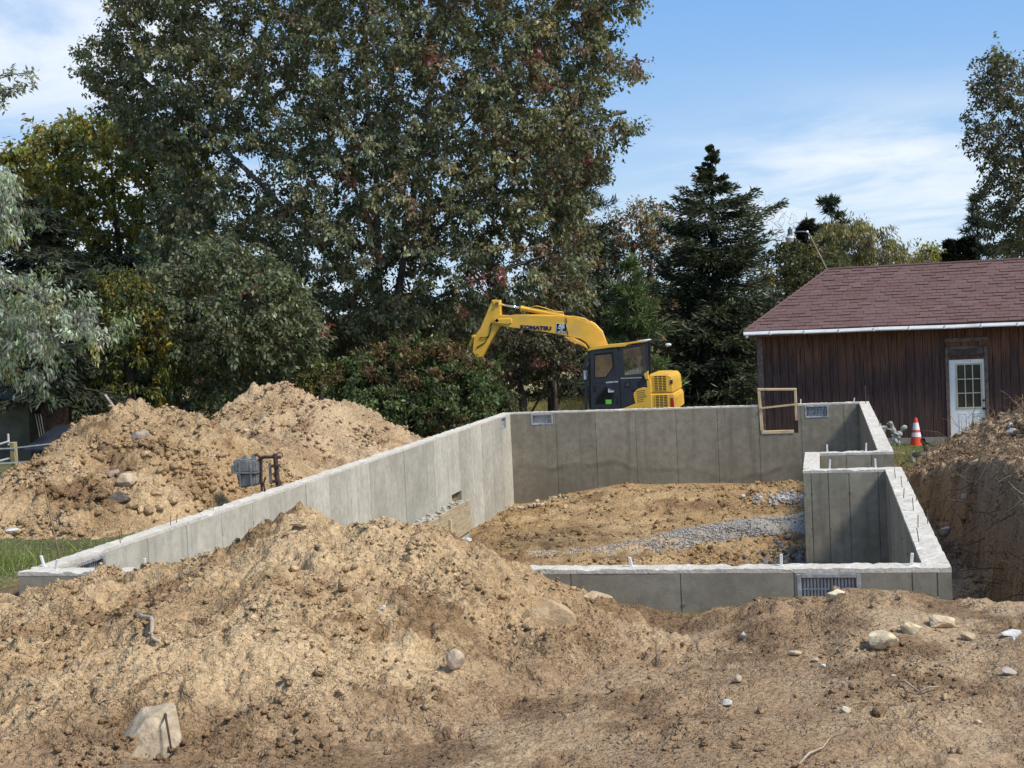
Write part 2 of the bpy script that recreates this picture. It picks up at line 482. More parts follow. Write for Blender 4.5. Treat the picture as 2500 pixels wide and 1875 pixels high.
def pile2_h(x, y):
    yc = 25 + 0.3 * perlin(x * .8, x * 0 + 5.2, 81)
    c = np.interp(x, P2[:, 0], P2[:, 1])
    cs = sum(np.interp(x + d, P2[:, 0], P2[:, 1]) for d in (-.9, -.6, -.3, 0, .3, .6, .9)) / 7
    t = np.abs(y - yc); k = np.exp(-t / 0.7)
    c = c * k + cs * (1 - k)
    L = np.where(y < yc, 3.4, 3.6)
    s = np.clip(t / L, 0, 1.5)
    z = -0.95 + (c + 0.95) * (1 - 0.7 * s - 0.3 * s * s)
    return z + 0.12 * fbm(x, y, 0.6, 3, 85) * sstep(t, .3, 1.5)
def bankpile_h(x, y):
    c = np.interp(x, [1.2, 2.0, 2.27, 2.52, 2.91, 3.15, 3.35, 3.55, 3.82, 4.4, 5.2, 6.2, 7.5, 9], [-1.6, -1.0, -.8, -.73, -.5, -.32, -.29, -.17, .04, .4, .55, .4, -.3, -1.5])
    s = np.abs(y - 28.5) / np.where(y < 28.5, 4.2, 2.6)
    return -1.3 + (c + 1.3) * (1 - np.clip(s, 0, 1.4) ** 1.5) + 0.1 * fbm(x, y, .9, 3, 95)
def gravel_h(x, y):
    yc = np.interp(x, [-6, -4.7, -3.6, -2.5, -1.6, -.3], [23.0, 23.2, 23.6, 24.6, 25.4, 25.8])
    hw = np.interp(x, [-6, -4.7, -3.6, -2.5, -1.6, -.3], [.2, .5, .9, .9, .75, .7])
    hh = np.interp(x, [-6, -5.2, -3.6, -2.5, -1.6, -.3], [-.06, .0, .05, .1, .22, .27])
    s = np.abs(y - yc) / hw
    f, _, _ = ground_h(x, y)
    return f - 0.05 + (hh + 0.07) * (1 - np.clip(s, 0, 1.6) ** 2) + 0.025 * fbm(x, y, 2.0, 3, 99)
#@END

def soil_colour(x, y, seed, pale, mid, dark, wdark=0.0, wpale=0.0):
    """patches of pale dry, mid and damp soil, independent of the relief"""
    n1 = fbm(x, y, 0.7, 5, seed, 0.6) + wpale
    n2 = fbm(x + 40, y - 13, 1.1, 5, seed + 7, 0.6) + wdark
    n3 = fbm(x, y, 9.0, 3, seed + 13, 0.6)
    a = sstep(n1 + 0.25 * n3, -0.35, 0.5)[..., None]
    b = sstep(n2 + 0.3 * n3, 0.12, 0.55)[..., None]
    c = np.array(mid) * (1 - a) + np.array(pale) * a
    return c * (1 - b) + np.array(dark) * b

def dirt_material(name, grit=1.0, bump=1.0):
    t = NT(name)
    p = t.pos()
    col = t.attr('Col')
    g1 = t.noise(p, 26, 6, 0.68)
    g2 = t.noise(p, 110, 3, 0.6)
    c = t.mix(t.rng(g1, 0.33, 0.68), (0.74, 0.72, 0.70), (1.2, 1.19, 1.18))
    col2 = t.mix(1.0, col, c, 'MULTIPLY')
    f = t.voro(p, 60)
    col3 = t.mix(t.rng(f, 0.10, 0.02, 0.0, 0.35), col2, (0.50, 0.42, 0.32))   # small pebbles
    h = t.math('ADD', t.math('MULTIPLY', g1, 0.65), t.math('MULTIPLY', g2, 0.35))
    pw = t.new('ShaderNodeVectorMath', operation='ADD')
    t.l.new(p, pw.inputs[0])
    nz = t.new('ShaderNodeTexNoise'); t.l.new(p, nz.inputs['Vector']); nz.inputs['Scale'].default_value = 30; nz.inputs['Detail'].default_value = 3
    sc = t.new('ShaderNodeVectorMath', operation='SCALE'); t.l.new(nz.outputs['Color'], sc.inputs[0]); sc.inputs['Scale'].default_value = 0.035
    t.l.new(sc.outputs[0], pw.inputs[1])
    pv = pw.outputs[0]
    def crumbs(s):
        d = t.voro(pv, s)
        return t.math('SUBTRACT', 1.0, t.math('MULTIPLY', d, 1.4), True)
    loose = t.rng(t.noise(p, 1.7, 4, 0.6), 0.40, 0.60, 0.68, 1.0)      # crumbly here, smeared smooth there
    def mb(hh, strength, dist, prev):
        b = t.new('ShaderNodeBump'); b.inputs['Distance'].default_value = dist
        t.l.new(t.math('MULTIPLY', loose, strength * bump), b.inputs['Strength']); t.l.new(hh, b.inputs['Height'])
        if prev is not None: t.l.new(prev, b.inputs['Normal'])
        return b.outputs[0]
    n = t.bump(t.noise(p, 7, 5, 0.6), 0.5 * bump, 0.06)
    n = mb(crumbs(18), 0.55, 0.05, n)
    n = mb(crumbs(42), 0.68, 0.025, n)
    n = mb(crumbs(95), 0.6, 0.011, n)
    n = t.bump(h, 0.5 * bump, 0.014 * grit, n)
    return t.done(t.principled(col3, 0.95, 0.0, 0.12, n))
M_DIRT = dirt_material('soil')

PALE, MID, DARK = (0.515, 0.374, 0.213), (0.405, 0.276, 0.148), (0.265, 0.17, 0.088)

def grid_faces(nx, ny):
    i = np.arange(nx - 1)[None, :] + nx * np.arange(ny - 1)[:, None]
    return np.stack([i, i + 1, i + nx + 1, i + nx], -1).reshape(-1, 4)
def axis(segs):
    """[(a, b, step), ...] -> coordinates"""
    out = []
    for a, b, s in segs:
        n = max(1, int(round((b - a) / s)))
        out += list(a + (b - a) * np.arange(n) / n)
    out.append(segs[-1][1])
    return np.array(out)

# ------------------------------------------------------------------ ground sheet (one sheet to the horizon; the pit and the trench are dug into it)
gx = axis([(-1800, -400, 200), (-400, -100, 40), (-100, -40, 8), (-40, -17, 1.2), (-17, -9, .3), (-9, -7.4, .12), (-7.4, -6.9, .03), (-6.9, -2.2, .07), (-2.2, 3.2, .034), (3.2, 5, .06), (5, 10, .3), (10, 40, 2), (40, 100, 8), (100, 400, 40), (400, 1800, 200)])
gy = axis([(-300, -20, 40), (-20, 2, 2), (2, 5.6, .3), (5.6, 11.6, .04), (11.6, 17.2, .1), (17.2, 20.4, .06), (20.4, 31, .075), (31, 36, .15), (36, 60, .8), (60, 120, 6), (120, 500, 40), (500, 2600, 200)])
GX, GY = np.meshgrid(gx, gy)
GZ, INS, TRM = ground_h(GX, GY)
near = (GY > 5) & (GY < 36) & (GX > -9) & (GX < 6)
fg_m = (1 - sstep(GY, 11.0, 11.3)) * sstep(GY, 2, 5) * sstep(GX, -9, -7.5) * (1 - sstep(GX, 4, 6))
bank_m = sstep(GX, 0.95, 1.3) * sstep(GY, 11.0, 12) * (1 - sstep(GY, 29, 32)) * (1 - sstep(GX, 6, 9))
rel = np.zeros_like(GZ)
ii = near
xx, yy = GX[ii], GY[ii]
rel_fg = clods(xx, yy, 0.62, 5) * (0.3 + 0.9 * sstep(fbm(xx, yy, 0.9, 3, 15), -.3, .5))
rel_in = clods(xx, yy, 0.85, 6) * (0.6 + 0.7 * sstep(fbm(xx, yy, 0.5, 3, 16), -.3, .4))
rel_bk = clods(xx, yy, 1.15, 8)
m_in = 1.0 * INS[ii] * (1 - TRM[ii]); m_fg = fg_m[ii]; m_bk = bank_m[ii]
rel[ii] = m_fg * rel_fg + m_in * rel_in + m_bk * rel_bk * (1 - m_fg)
edge = np.minimum(np.abs(GX - XL - 0.0), np.minimum(np.abs(GX - XR), np.minimum(np.abs(GY - Y1 - .1), np.abs(GY - Y2))))
GZ = GZ + rel * (0.25 + 0.75 * sstep(edge, 0.0, 0.25))
gcol = np.zeros(GZ.shape + (3,))
grass = np.array([0.15, 0.15, 0.06]); tanfield = np.array([0.42, 0.34, 0.17])
n_g = fbm(GX, GY, 0.8, 4, 101)[..., None]
far = sstep(GY, 40, 50)[..., None]
gcol[:] = grass * (1 + 0.35 * n_g) * (1 - far) + tanfield * (1 + 0.2 * n_g) * far
cfg = soil_colour(GX, GY, 111, (0.405, 0.292, 0.175), (0.318, 0.215, 0.124), (0.22, 0.144, 0.081), 0.04, -0.04)
cin = soil_colour(GX, GY, 121, (0.48, 0.335, 0.172), (0.39, 0.258, 0.126), (0.265, 0.165, 0.085), -0.08)
dpatch = np.exp(-(((GX + 5.0) / 1.5) ** 2 + ((GY - 24.2) / 1.6) ** 2)) + np.exp(-(((GX + .9) / .7) ** 2 + ((GY - 20.5) / 1.6) ** 2))
cin = cin * (1 - 0.4 * np.clip(dpatch, 0, 1)[..., None])
cbk = soil_colour(GX, GY, 131, (0.50, 0.36, 0.21), (0.37, 0.255, 0.16), (0.23, 0.155, 0.10), 0.15, -0.2)
trc = soil_colour(GX, GY, 141, (0.44, 0.31, 0.20), (0.34, 0.235, 0.15), (0.23, 0.155, 0.10))
lawn_r = (1 - sstep(GY, 31.8, 33)) * sstep(GY, 26.6, 28.4)
bw = (bank_m * (1 - 0.9 * lawn_r * (1 - sstep(GX, 1.8, 2.6))))[..., None]
gcol = gcol * (1 - bw) + cbk * bw
gcol = gcol * (1 - TRM[..., None]) + trc * TRM[..., None]
# worn earth along the outside of the left wall
lw = (np.exp(-((GX + 7.5) / 0.55) ** 2) * sstep(GY, 10, 11.2) * (1 - sstep(GY, 31, 33)))[..., None]
gcol = gcol * (1 - 0.85 * lw) + cfg * 0.85 * lw
gcol = gcol * (1 - INS[..., None]) + cin * INS[..., None]
f3 = np.maximum(fg_m, (1 - sstep(GY, 10.2, 11.3)) * (1 - sstep(np.abs(GX), 18, 24)))[..., None]
gcol = gcol * (1 - f3) + cfg * f3
gv = np.stack([GX, GY, GZ], -1).reshape(-1, 3)
ground = np_mesh('ground', gv, grid_faces(len(gx), len(gy)), M_DIRT, col=gcol.reshape(-1, 3), smooth=True)
tag(ground, 'brown excavated soil and lawn around the new foundation', kind='structure')

# ------------------------------------------------------------------ heaps of dug soil
def heap(name, label, cat, fn, xs, ys, amp, seed, pal, floor, crackiness=0.0, foot=None, kind=None):
    X, Y = np.meshgrid(xs, ys)
    r = fn(X, Y)
    Z, g = r if isinstance(r, tuple) else (r, np.zeros_like(X))
    smoothness = sstep(fbm(X, Y, 0.55, 3, seed + 40), 0.0, 0.45)
    rel = clods(X, Y, amp, seed) * (1 - 0.55 * smoothness) * (1 - 0.8 * g)
    if crackiness > 0:
        ck = cracks(X, Y, 1.3, seed + 70) * smoothness
        ck2 = cracks(X, Y, 3.5, seed + 75) * sstep(smoothness, 0.5, 0.9)
        rel = rel - crackiness * (0.065 * ck + 0.03 * ck2)
    Z = Z + rel
    col = soil_colour(X, Y, seed + 20, *pal)
    gd = 0.7 * g[..., None]
    col = col * (1 - gd) + np.array(DARK) * 1.5 * gd
    fz = floor(X, Y)
    if foot is not None:
        ft = (1 - sstep(Z - fz, 0.02, 0.34))[..., None] * 0.9
        col = col * (1 - ft) + soil_colour(X, Y, 111, *foot) * ft
    keep = Z > fz - 0.12
    F = grid_faces(len(xs), len(ys))
    kv = keep.ravel()
    F = F[kv[F].any(1)]
    used = np.unique(F); remap = np.full(kv.size, -1); remap[used] = np.arange(len(used))
    V = np.stack([X, Y, Z], -1).reshape(-1, 3)[used]
    o = np_mesh(name, V, remap[F], M_DIRT, col=col.reshape(-1, 3)[used], smooth=True, loc=(float(xs.mean()), float(ys.mean()), 0))
    tag(o, label, cat, kind=kind)
    return o
g_only = lambda x, y: ground_h(x, y)[0]
front_mound = heap('dirt_mound', 'big tan cracked soil mound in front of the low front wall, nearest of the heaps', 'dirt mound', mound_h,
                   axis([(-8.6, -6.6, .05), (-6.6, -.3, .0185)]), axis([(4.6, 6.2, .04), (6.2, 10.7, .0185), (10.7, 11.12, .04)]), 0.9, 200, (PALE, MID, DARK, -0.08, 0.05), g_only, 1.0, ((0.405, 0.292, 0.175), (0.318, 0.215, 0.124), (0.22, 0.144, 0.081), 0.04, -0.04))
pile_left = heap('dirt_pile', 'broad clay soil pile behind the gas meter, with a wooden stake at its top', 'dirt pile', pile1_h,
                 axis([(-15, -7.32, .035)]), axis([(13.6, 19.4, .04), (19.4, 23, .12)]), 1.5, 300, ((0.495, 0.355, 0.20), (0.395, 0.266, 0.140), (0.235, 0.148, 0.077), -0.1, 0.1), g_only, 0.4)
pile_back = heap('dirt_pile', 'pale soil pile with a rounded peak, farther back beside the green bush', 'dirt pile', pile2_h,
                 axis([(-14.5, -7.32, .045)]), axis([(21.4, 25.4, .045), (25.4, 28.6, .12)]), 1.3, 400, ((0.52, 0.38, 0.225), (0.415, 0.283, 0.156), (0.33, 0.2, 0.11), -0.2, 0.2), g_only, 0.3)
pile_bank = heap('dirt_pile', 'rooty brown soil pile spilling in front of the white barn door', 'dirt pile', bankpile_h,
                 axis([(1.3, 4.6, .035), (4.6, 8.5, .12)]), axis([(24.3, 28.9, .045), (28.9, 31.5, .1)]), 1.35, 500, ((0.50, 0.36, 0.22), (0.33, 0.228, 0.145), (0.20, 0.135, 0.088), 0.1, -0.15), g_only)

# ------------------------------------------------------------------ loose crumbs of soil lying on the heaps (too many to count)
def ico():
    t = (1 + 5 ** .5) / 2
    v = np.array([(-1, t, 0), (1, t, 0), (-1, -t, 0), (1, -t, 0), (0, -1, t), (0, 1, t), (0, -1, -t), (0, 1, -t), (t, 0, -1), (t, 0, 1), (-t, 0, -1), (-t, 0, 1)]) / math.hypot(1, t)
    f = np.array([(0, 11, 5), (0, 5, 1), (0, 1, 7), (0, 7, 10), (0, 10, 11), (1, 5, 9), (5, 11, 4), (11, 10, 2), (10, 7, 6), (7, 1, 8), (3, 9, 4), (3, 4, 2), (3, 2, 6), (3, 6, 8), (3, 8, 9), (4, 9, 5), (2, 4, 11), (6, 2, 10), (8, 6, 7), (9, 8, 1)])
    return v, f
OCT = (np.array([(1, 0, 0), (-1, 0, 0), (0, 1, 0), (0, -1, 0), (0, 0, 1), (0, 0, -1)], float), np.array([(0, 2, 4), (2, 1, 4), (1, 3, 4), (3, 0, 4), (2, 0, 5), (1, 2, 5), (3, 1, 5), (0, 3, 5)]))
ICO = ico()
def rand_rot(n, rg):
    q = rg.normal(size=(n, 4)); q /= np.linalg.norm(q, axis=1)[:, None]
    w, x, y, z = q.T
    return np.stack([np.stack([1 - 2 * (y * y + z * z), 2 * (x * y - z * w), 2 * (x * z + y * w)], -1),
                     np.stack([2 * (x * y + z * w), 1 - 2 * (x * x + z * z), 2 * (y * z - x * w)], -1),
                     np.stack([2 * (x * z - y * w), 2 * (y * z + x * w), 1 - 2 * (x * x + y * y)], -1)], 1)
def lumps(P3, size, rg, base=ICO, flat=0.75):
    """n irregular lumps: vertices (n*k,3), faces"""
    n = len(P3); bv, bf = base
    V = bv[None] * (1 + rg.uniform(-.5, .42, (n, len(bv), 1)))
    V = V * rg.uniform(.65, 1.25, (n, 1, 3))
    V = np.einsum('nij,nkj->nki', rand_rot(n, rg), V)
    V[..., 2] *= flat
    V = V * size[:, None, None] + P3[:, None, :]
    F = bf[None] + (np.arange(n) * len(bv))[:, None, None]
    return V.reshape(-1, 3), F.reshape(-1, 3)
from mathutils.bvhtree import BVHTree
def sampler(o):
    """surface sampler by vertex: area roughly even because the grids are even"""
    me = o.data
    v = np.empty(len(me.vertices) * 3, np.float32); me.vertices.foreach_get('co', v); v = v.reshape(-1, 3) + np.array(wloc(o))
    c = np.empty(len(me.vertices) * 4, np.float32); me.color_attributes['Col'].data.foreach_get('color', c); c = c.reshape(-1, 4)[:, :3]
    return v, c
def crumb_object(name, label, parts):
    Vs, Fs, Cs, off = [], [], [], 0
    for V, F, c in parts:
        Vs.append(V); Fs.append(F + off); Cs.append(c); off += len(V)
    o = np_mesh(name, np.concatenate(Vs), np.concatenate(Fs), M_DIRT, col=np.concatenate(Cs))
    tag(o, label, 'soil crumbs', kind='stuff')
def crumbs(src, n, smin, smax, power, sel, seed, base=OCT):
    rg = np.random.default_rng(seed)
    v, c = sampler(src)
    idx = np.nonzero(sel(v[:, 0], v[:, 1], v[:, 2]))[0]
    w = np.clip(fbm(v[idx, 0], v[idx, 1], 1.1, 3, seed) + 0.45, 0.05, 2) ** 1.6
    pick = rg.choice(idx, n, p=w / w.sum())
    size = smin * (smax / smin) ** (rg.uniform(0, 1, n) ** power)
    P3 = v[pick] + rg.normal(0, .012, (n, 3)) * np.array([1, 1, 0]) + np.array([0, 0, 1]) * size[:, None] * rg.uniform(-.1, .45, (n, 1))
    V, F = lumps(P3, size, rg, base)
    return V, F, np.repeat(c[pick] * rg.uniform(.75, 1.3, (n, 1)), len(base[0]), 0)
crumb_object('soil_crumbs', 'loose crumbs of tan soil on the front mound', [
    crumbs(front_mound, 6500, .008, .032, 2.2, lambda x, y, z: y < 10.6, 1), crumbs(front_mound, 320, .022, .055, 2.4, lambda x, y, z: y < 9.7, 2, ICO)])
crumb_object('soil_crumbs', 'loose crumbs of soil on the heaps behind the left wall', [
    crumbs(pile_left, 5000, .015, .06, 1.8, lambda x, y, z: (y < 20), 3), crumbs(pile_left, 260, .045, .10, 2.4, lambda x, y, z: (y < 18.3), 4, ICO),
    crumbs(pile_back, 3000, .02, .075, 1.8, lambda x, y, z: (y < 26), 5)])
crumb_object('soil_crumbs', 'loose crumbs on the brown ground before the front wall', [
    crumbs(ground, 6000, .006, .022, 2.2, lambda x, y, z: (y < 11.1) & (y > 6) & (x > -6) & (x < 2.6), 6), crumbs(ground, 160, .02, .05, 2, lambda x, y, z: (y < 11.1) & (y > 6.3) & (x > -3) & (x < 2.4), 7, ICO)])
crumb_object('soil_crumbs', 'loose clods on the dug floor inside the foundation', [
    crumbs(ground, 4500, .015, .06, 2.0, lambda x, y, z: (y < 30.5) & (y > 21) & (x > -7) & (x < .6) & (z < -1.5), 8), crumbs(ground, 600, .03, .08, 2, lambda x, y, z: (y < 30.3) & (y > 21) & (x > -7) & (x < .6) & (z < -1.5), 9, ICO)])
crumb_object('soil_crumbs', 'loose clods on the right bank and in its trench', [
    crumbs(ground, 5000, .012, .06, 2.0, lambda x, y, z: (y < 29) & (y > 11.3) & (x > .95) & (x < 4), 10), crumbs(pile_bank, 2500, .015, .08, 2.0, lambda x, y, z: (y < 29) & (x < 5), 11)])
# ------------------------------------------------------------------ concrete
def concrete(name, lo, hi, stain, streak=0.5, wet=0.0):
    t = NT(name)
    p = t.pos(); pv = t.pos((7.0, 7.0, 0.45)); ob = t.rand()
    n1 = t.noise(p, 1.4, 6, 0.62); n2 = t.noise(p, 9, 5, 0.65); n3 = t.noise(pv, 1.0, 5, 0.6)
    c = t.mix(t.rng(n1, 0.3, 0.7), lo, hi)
    c = t.mix(t.rng(n2, 0.35, 0.7, 0.0, 0.45), c, tuple(x * 0.62 for x in lo))
    c = t.mix(t.rng(n3, 0.48, 0.75, 0.0, streak), c, stain)
    v = t.rng(ob, 0.0, 1.0, 0.86, 1.12, False)
    cb = t.new('ShaderNodeCombineColor')
    for i in range(3): t.l.new(v, cb.inputs[i])
    c = t.mix(1.0, c, cb.outputs[0], 'MULTIPLY')
    pits = t.rng(t.voro(p, 26), 0.12, 0.05)
    pm = t.math('MULTIPLY', pits, t.rng(t.noise(p, 2.3, 3, 0.5), 0.52, 0.66))
    c = t.mix(t.math('MULTIPLY', pm, 0.6), c, tuple(x * 0.35 for x in lo))
    if wet > 0:                                 # tide marks left by standing water, with a ragged darker edge
        sp = t.new('ShaderNodeSeparateXYZ'); t.l.new(p, sp.inputs[0])
        wl_ = t.noise(t.pos((0.30, 0.30, 0.0)), 1.0, 3, 0.5); wr = t.noise(t.pos((2.5, 2.5, 2.5)), 1.0, 4, 0.6)
        e = t.math('ADD', sp.outputs['Z'], t.math('ADD', t.math('MULTIPLY', wl_, 1.7), t.math('MULTIPLY', wr, 0.22)))
        c = t.mix(t.math('MULTIPLY', t.rng(e, -0.34, -0.46), 0.3 * wet), c, tuple(x * 0.5 for x in lo))
        line = t.math('MULTIPLY', t.rng(e, -0.50, -0.42), t.rng(e, -0.33, -0.39))
        c = t.mix(t.math('MULTIPLY', t.math('MULTIPLY', line, t.rng(wr, .35, .65)), 0.45 * wet), c, tuple(x * 0.4 for x in lo))
    rust = t.math('MULTIPLY', t.rng(t.noise(t.pos((4.0, 4.0, 0.8)), 1.0, 5, .65), 0.60, 0.74), t.rng(t.noise(p, .9, 2), .45, .6))
    c = t.mix(t.math('MULTIPLY', rust, 0.5), c, tuple(x * y for x, y in zip(lo, (0.55, 0.5, 0.42))))
    n = t.bump(t.noise(p, 40, 4, 0.6), 0.35, 0.006)
    return t.done(t.principled(c, t.rng(n2, 0.3, 0.7, 0.72, 0.9), 0.0, 0.3, n))
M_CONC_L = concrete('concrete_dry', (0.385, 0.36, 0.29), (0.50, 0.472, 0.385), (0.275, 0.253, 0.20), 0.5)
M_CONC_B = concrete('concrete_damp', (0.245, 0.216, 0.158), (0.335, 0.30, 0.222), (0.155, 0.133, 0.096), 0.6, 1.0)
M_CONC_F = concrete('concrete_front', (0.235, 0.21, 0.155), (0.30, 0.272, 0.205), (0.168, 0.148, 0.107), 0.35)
M_SEAM = simple('seam_concrete', (0.12, 0.11, 0.09), 0.9)
def top_mat():
    t = NT('concrete_top')
    p = t.pos()
    n1 = t.noise(p, 3.0, 6, 0.65); n2 = t.noise(t.pos((1.0, 1.0, 1.0)), 17, 5, 0.7)
    c = t.mix(t.rng(n1, 0.3, 0.7), (0.54, 0.49, 0.40), (0.68, 0.63, 0.53))
    c = t.mix(t.rng(n2, 0.52, 0.72, 0.0, 0.6), c, (0.30, 0.27, 0.22))
    h = t.noise(p, 22, 6, 0.7)
    return t.done(t.principled(c, 0.92, 0, 0.2, t.bump(h, 0.8, 0.03)))
M_TOP = top_mat()

found = thing('foundation', 'poured grey concrete foundation walls of the new house, roofless and open', 'foundation', (-3.2, 20.9, -2.2))
ZB = -2.3
def cells(axis_, a0, a1, z0, z1, t0, t1, holes):
    """wall along 'x' or 'y' from a0 to a1 between faces t0 and t1, with rectangular openings (a, b, za, zb)"""
    As = sorted({a0, a1} | {h[0] for h in holes} | {h[1] for h in holes}); As = [a for a in As if a0 <= a <= a1]
    Zs = sorted({z0, z1} | {h[2] for h in holes} | {h[3] for h in holes}); Zs = [z for z in Zs if z0 <= z <= z1]
    def solid(i, k):
        if i < 0 or k < 0 or i >= len(As) - 1 or k >= len(Zs) - 1: return False
        ca, cz = (As[i] + As[i + 1]) / 2, (Zs[k] + Zs[k + 1]) / 2
        return not any(h[0] < ca < h[1] and h[2] < cz < h[3] for h in holes)
    mb = MB()
    def P(a, t, z): return (a, t, z) if axis_ == 'x' else (t, a, z)
    for i in range(len(As) - 1):
        for k in range(len(Zs) - 1):
            if not solid(i, k): continue
            A, B, Z, W = As[i], As[i + 1], Zs[k], Zs[k + 1]
            q = [[P(A, t0, Z), P(B, t0, Z), P(B, t0, W), P(A, t0, W)], [P(A, t1, Z), P(B, t1, Z), P(B, t1, W), P(A, t1, W)]]
            if not solid(i - 1, k): q.append([P(A, t0, Z), P(A, t1, Z), P(A, t1, W), P(A, t0, W)])
            if not solid(i + 1, k): q.append([P(B, t0, Z), P(B, t1, Z), P(B, t1, W), P(B, t0, W)])
            if not solid(i, k - 1): q.append([P(A, t0, Z), P(B, t0, Z), P(B, t1, Z), P(A, t1, Z)])
            if not solid(i, k + 1): q.append([P(A, t0, W), P(B, t0, W), P(B, t1, W), P(A, t1, W)])
            for s in q: mb.add(s, [(0, 1, 2, 3)])
    return mb
def rough_top(mb, axis_, a0, a1, t0, t1, z, seed):
    na, nt = max(2, int((a1 - a0) / 0.045)), 6
    A, T = np.meshgrid(np.linspace(a0, a1, na), np.linspace(t0, t1, nt), indexing='ij')
    h = z + 0.005 * fbm(A, T * 1.6, 3.0, 3, seed) + 0.008 * fbm(A, T, 15.0, 2, seed + 3)
    f1, f2, r = worley(A * 6, T * 6, seed + 8)
    h = h - 0.022 * (r > 0.8) * np.clip(1 - f1 * 2.0, 0, 1)
    bow = 0.003 * fbm(A, T * 0, 2.0, 3, seed + 5)
    T2 = T + bow * np.sign(T - (t0 + t1) / 2) * (np.abs(T - (t0 + t1) / 2) > (t1 - t0) * 0.45)
    vs = [((a, t, zz) if axis_ == 'x' else (t, a, zz)) for a, t, zz in zip(A.ravel(), T2.ravel(), h.ravel())]
    fs = [(i * nt + j, (i + 1) * nt + j, (i + 1) * nt + j + 1, i * nt + j + 1) for i in range(na - 1) for j in range(nt - 1)]
    lo = z - 0.035
    ring = [(i, 0) for i in range(na)] + [(na - 1, j) for j in range(1, nt)] + [(i, nt - 1) for i in range(na - 2, -1, -1)] + [(0, j) for j in range(nt - 2, 0, -1)]
    base = len(vs)
    for i, j in ring:
        p = vs[i * nt + j]; vs.append((p[0], p[1], lo))
    n = len(ring)
    for k in range(n):
        i, j = ring[k]; i2, j2 = ring[(k + 1) % n]
        fs.append((i * nt + j, i2 * nt + j2, base + (k + 1) % n, base + k))
    mb.add(vs, fs)
PT = 0.009                                   # how far the form panels stand proud of the core
def wall(axis_, a0, a1, t0, t1, mat, faces, joints, holes=(), top=0.0, seed=0, top_span=None):
    """core + a rough top + proud form panels on the given faces; joints: positions of the seams"""
    holes = list(holes)
    w = cells(axis_, a0, a1, ZB, top - 0.03, t0 + PT, t1 - PT, holes).build('wall', [mat], found, merge=True)
    notch = [h for h in holes if h[3] > top - 0.031]
    tb = MB(); s0, s1 = top_span or (a0, a1)
    cuts = [s0] + [v for h in sorted(notch) for v in (h[0], h[1])] + [s1]
    for i in range(0, len(cuts), 2):
        rough_top(tb, axis_, cuts[i], cuts[i + 1], t0, t1, top, seed + i)
    tb.build('wall_top', M_TOP, w, smooth=False)
    for face in faces:
        f0, f1 = (t0, t0 + PT + .002) if face == 0 else (t1 - PT - .002, t1)
        js = [a0] + sorted(j for j in joints if a0 + .03 < j < a1 - .03) + [a1]
        for p0, p1 in zip(js[:-1], js[1:]):
            jit = random.uniform(-.0025, .0025)
            hh = [(max(h[0], p0 + .005), min(h[1], p1 - .005), h[2], h[3]) for h in holes if h[1] > p0 + .005 and h[0] < p1 - .005]
            u0, u1 = (f0 + jit, f1) if face == 0 else (f0, f1 + jit)
            pm = cells(axis_, p0 + .005, p1 - .005, ZB, top - 0.036, u0, u1, hh)
            sgn = -1 if face == 0 else 1
            for zt in (-.3, -.75, -1.2, -1.65):
                if random.random() < .7 and not any(h[0] - .05 < p0 + .03 < h[1] + .05 and h[2] - .05 < zt < h[3] + .05 for h in hh):
                    q0, q1 = sorted(((u0 if face == 0 else u1) + sgn * .001, (u0 if face == 0 else u1) + sgn * .006))
                    a_, b_ = p0 + .008, p0 + random.uniform(.02, .035)
                    if axis_ == 'x': pm.box(a_, b_, q0, q1, zt, zt + random.uniform(.015, .03))
                    else: pm.box(q0, q1, a_, b_, zt, zt + random.uniform(.015, .03))
            pm.build('form_panel', mat, w, merge=True)
    return w
P = 0.9144
WIN_L = (-6.59, -6.09, -0.29, -0.045); WIN_R = (-.44, .05, -.31, -.045); WIN_F = (-.27, .22, -.30, -.045)
WIN_L1 = (11.83, 12.33, -.30, -.05); WIN_L2 = (29.69, 30.12, -.29, -.045)
BUCK = (-1.44, -0.60, -.64, .4)
HOLE = (25.3, 26.02, -1.5, -1.19)
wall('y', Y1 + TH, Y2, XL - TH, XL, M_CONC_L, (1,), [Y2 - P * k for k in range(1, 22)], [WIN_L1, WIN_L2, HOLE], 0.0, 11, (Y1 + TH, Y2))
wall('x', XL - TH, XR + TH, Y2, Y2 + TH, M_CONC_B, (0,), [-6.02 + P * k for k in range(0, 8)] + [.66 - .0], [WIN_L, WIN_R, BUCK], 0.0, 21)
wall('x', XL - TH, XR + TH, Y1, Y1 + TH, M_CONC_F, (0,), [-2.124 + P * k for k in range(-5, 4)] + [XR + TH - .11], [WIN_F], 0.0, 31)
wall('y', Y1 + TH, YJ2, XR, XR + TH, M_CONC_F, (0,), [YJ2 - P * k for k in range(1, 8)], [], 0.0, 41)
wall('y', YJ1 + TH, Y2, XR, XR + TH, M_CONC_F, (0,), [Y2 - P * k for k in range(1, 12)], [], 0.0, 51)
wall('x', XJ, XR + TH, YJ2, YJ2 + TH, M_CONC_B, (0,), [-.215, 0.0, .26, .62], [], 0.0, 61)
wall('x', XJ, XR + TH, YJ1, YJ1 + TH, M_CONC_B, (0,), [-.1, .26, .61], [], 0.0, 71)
wall('y', YJ2 + TH, YJ1, XJ, XJ + TH, M_CONC_B, (0, 1), [19.1], [], 0.0, 81)

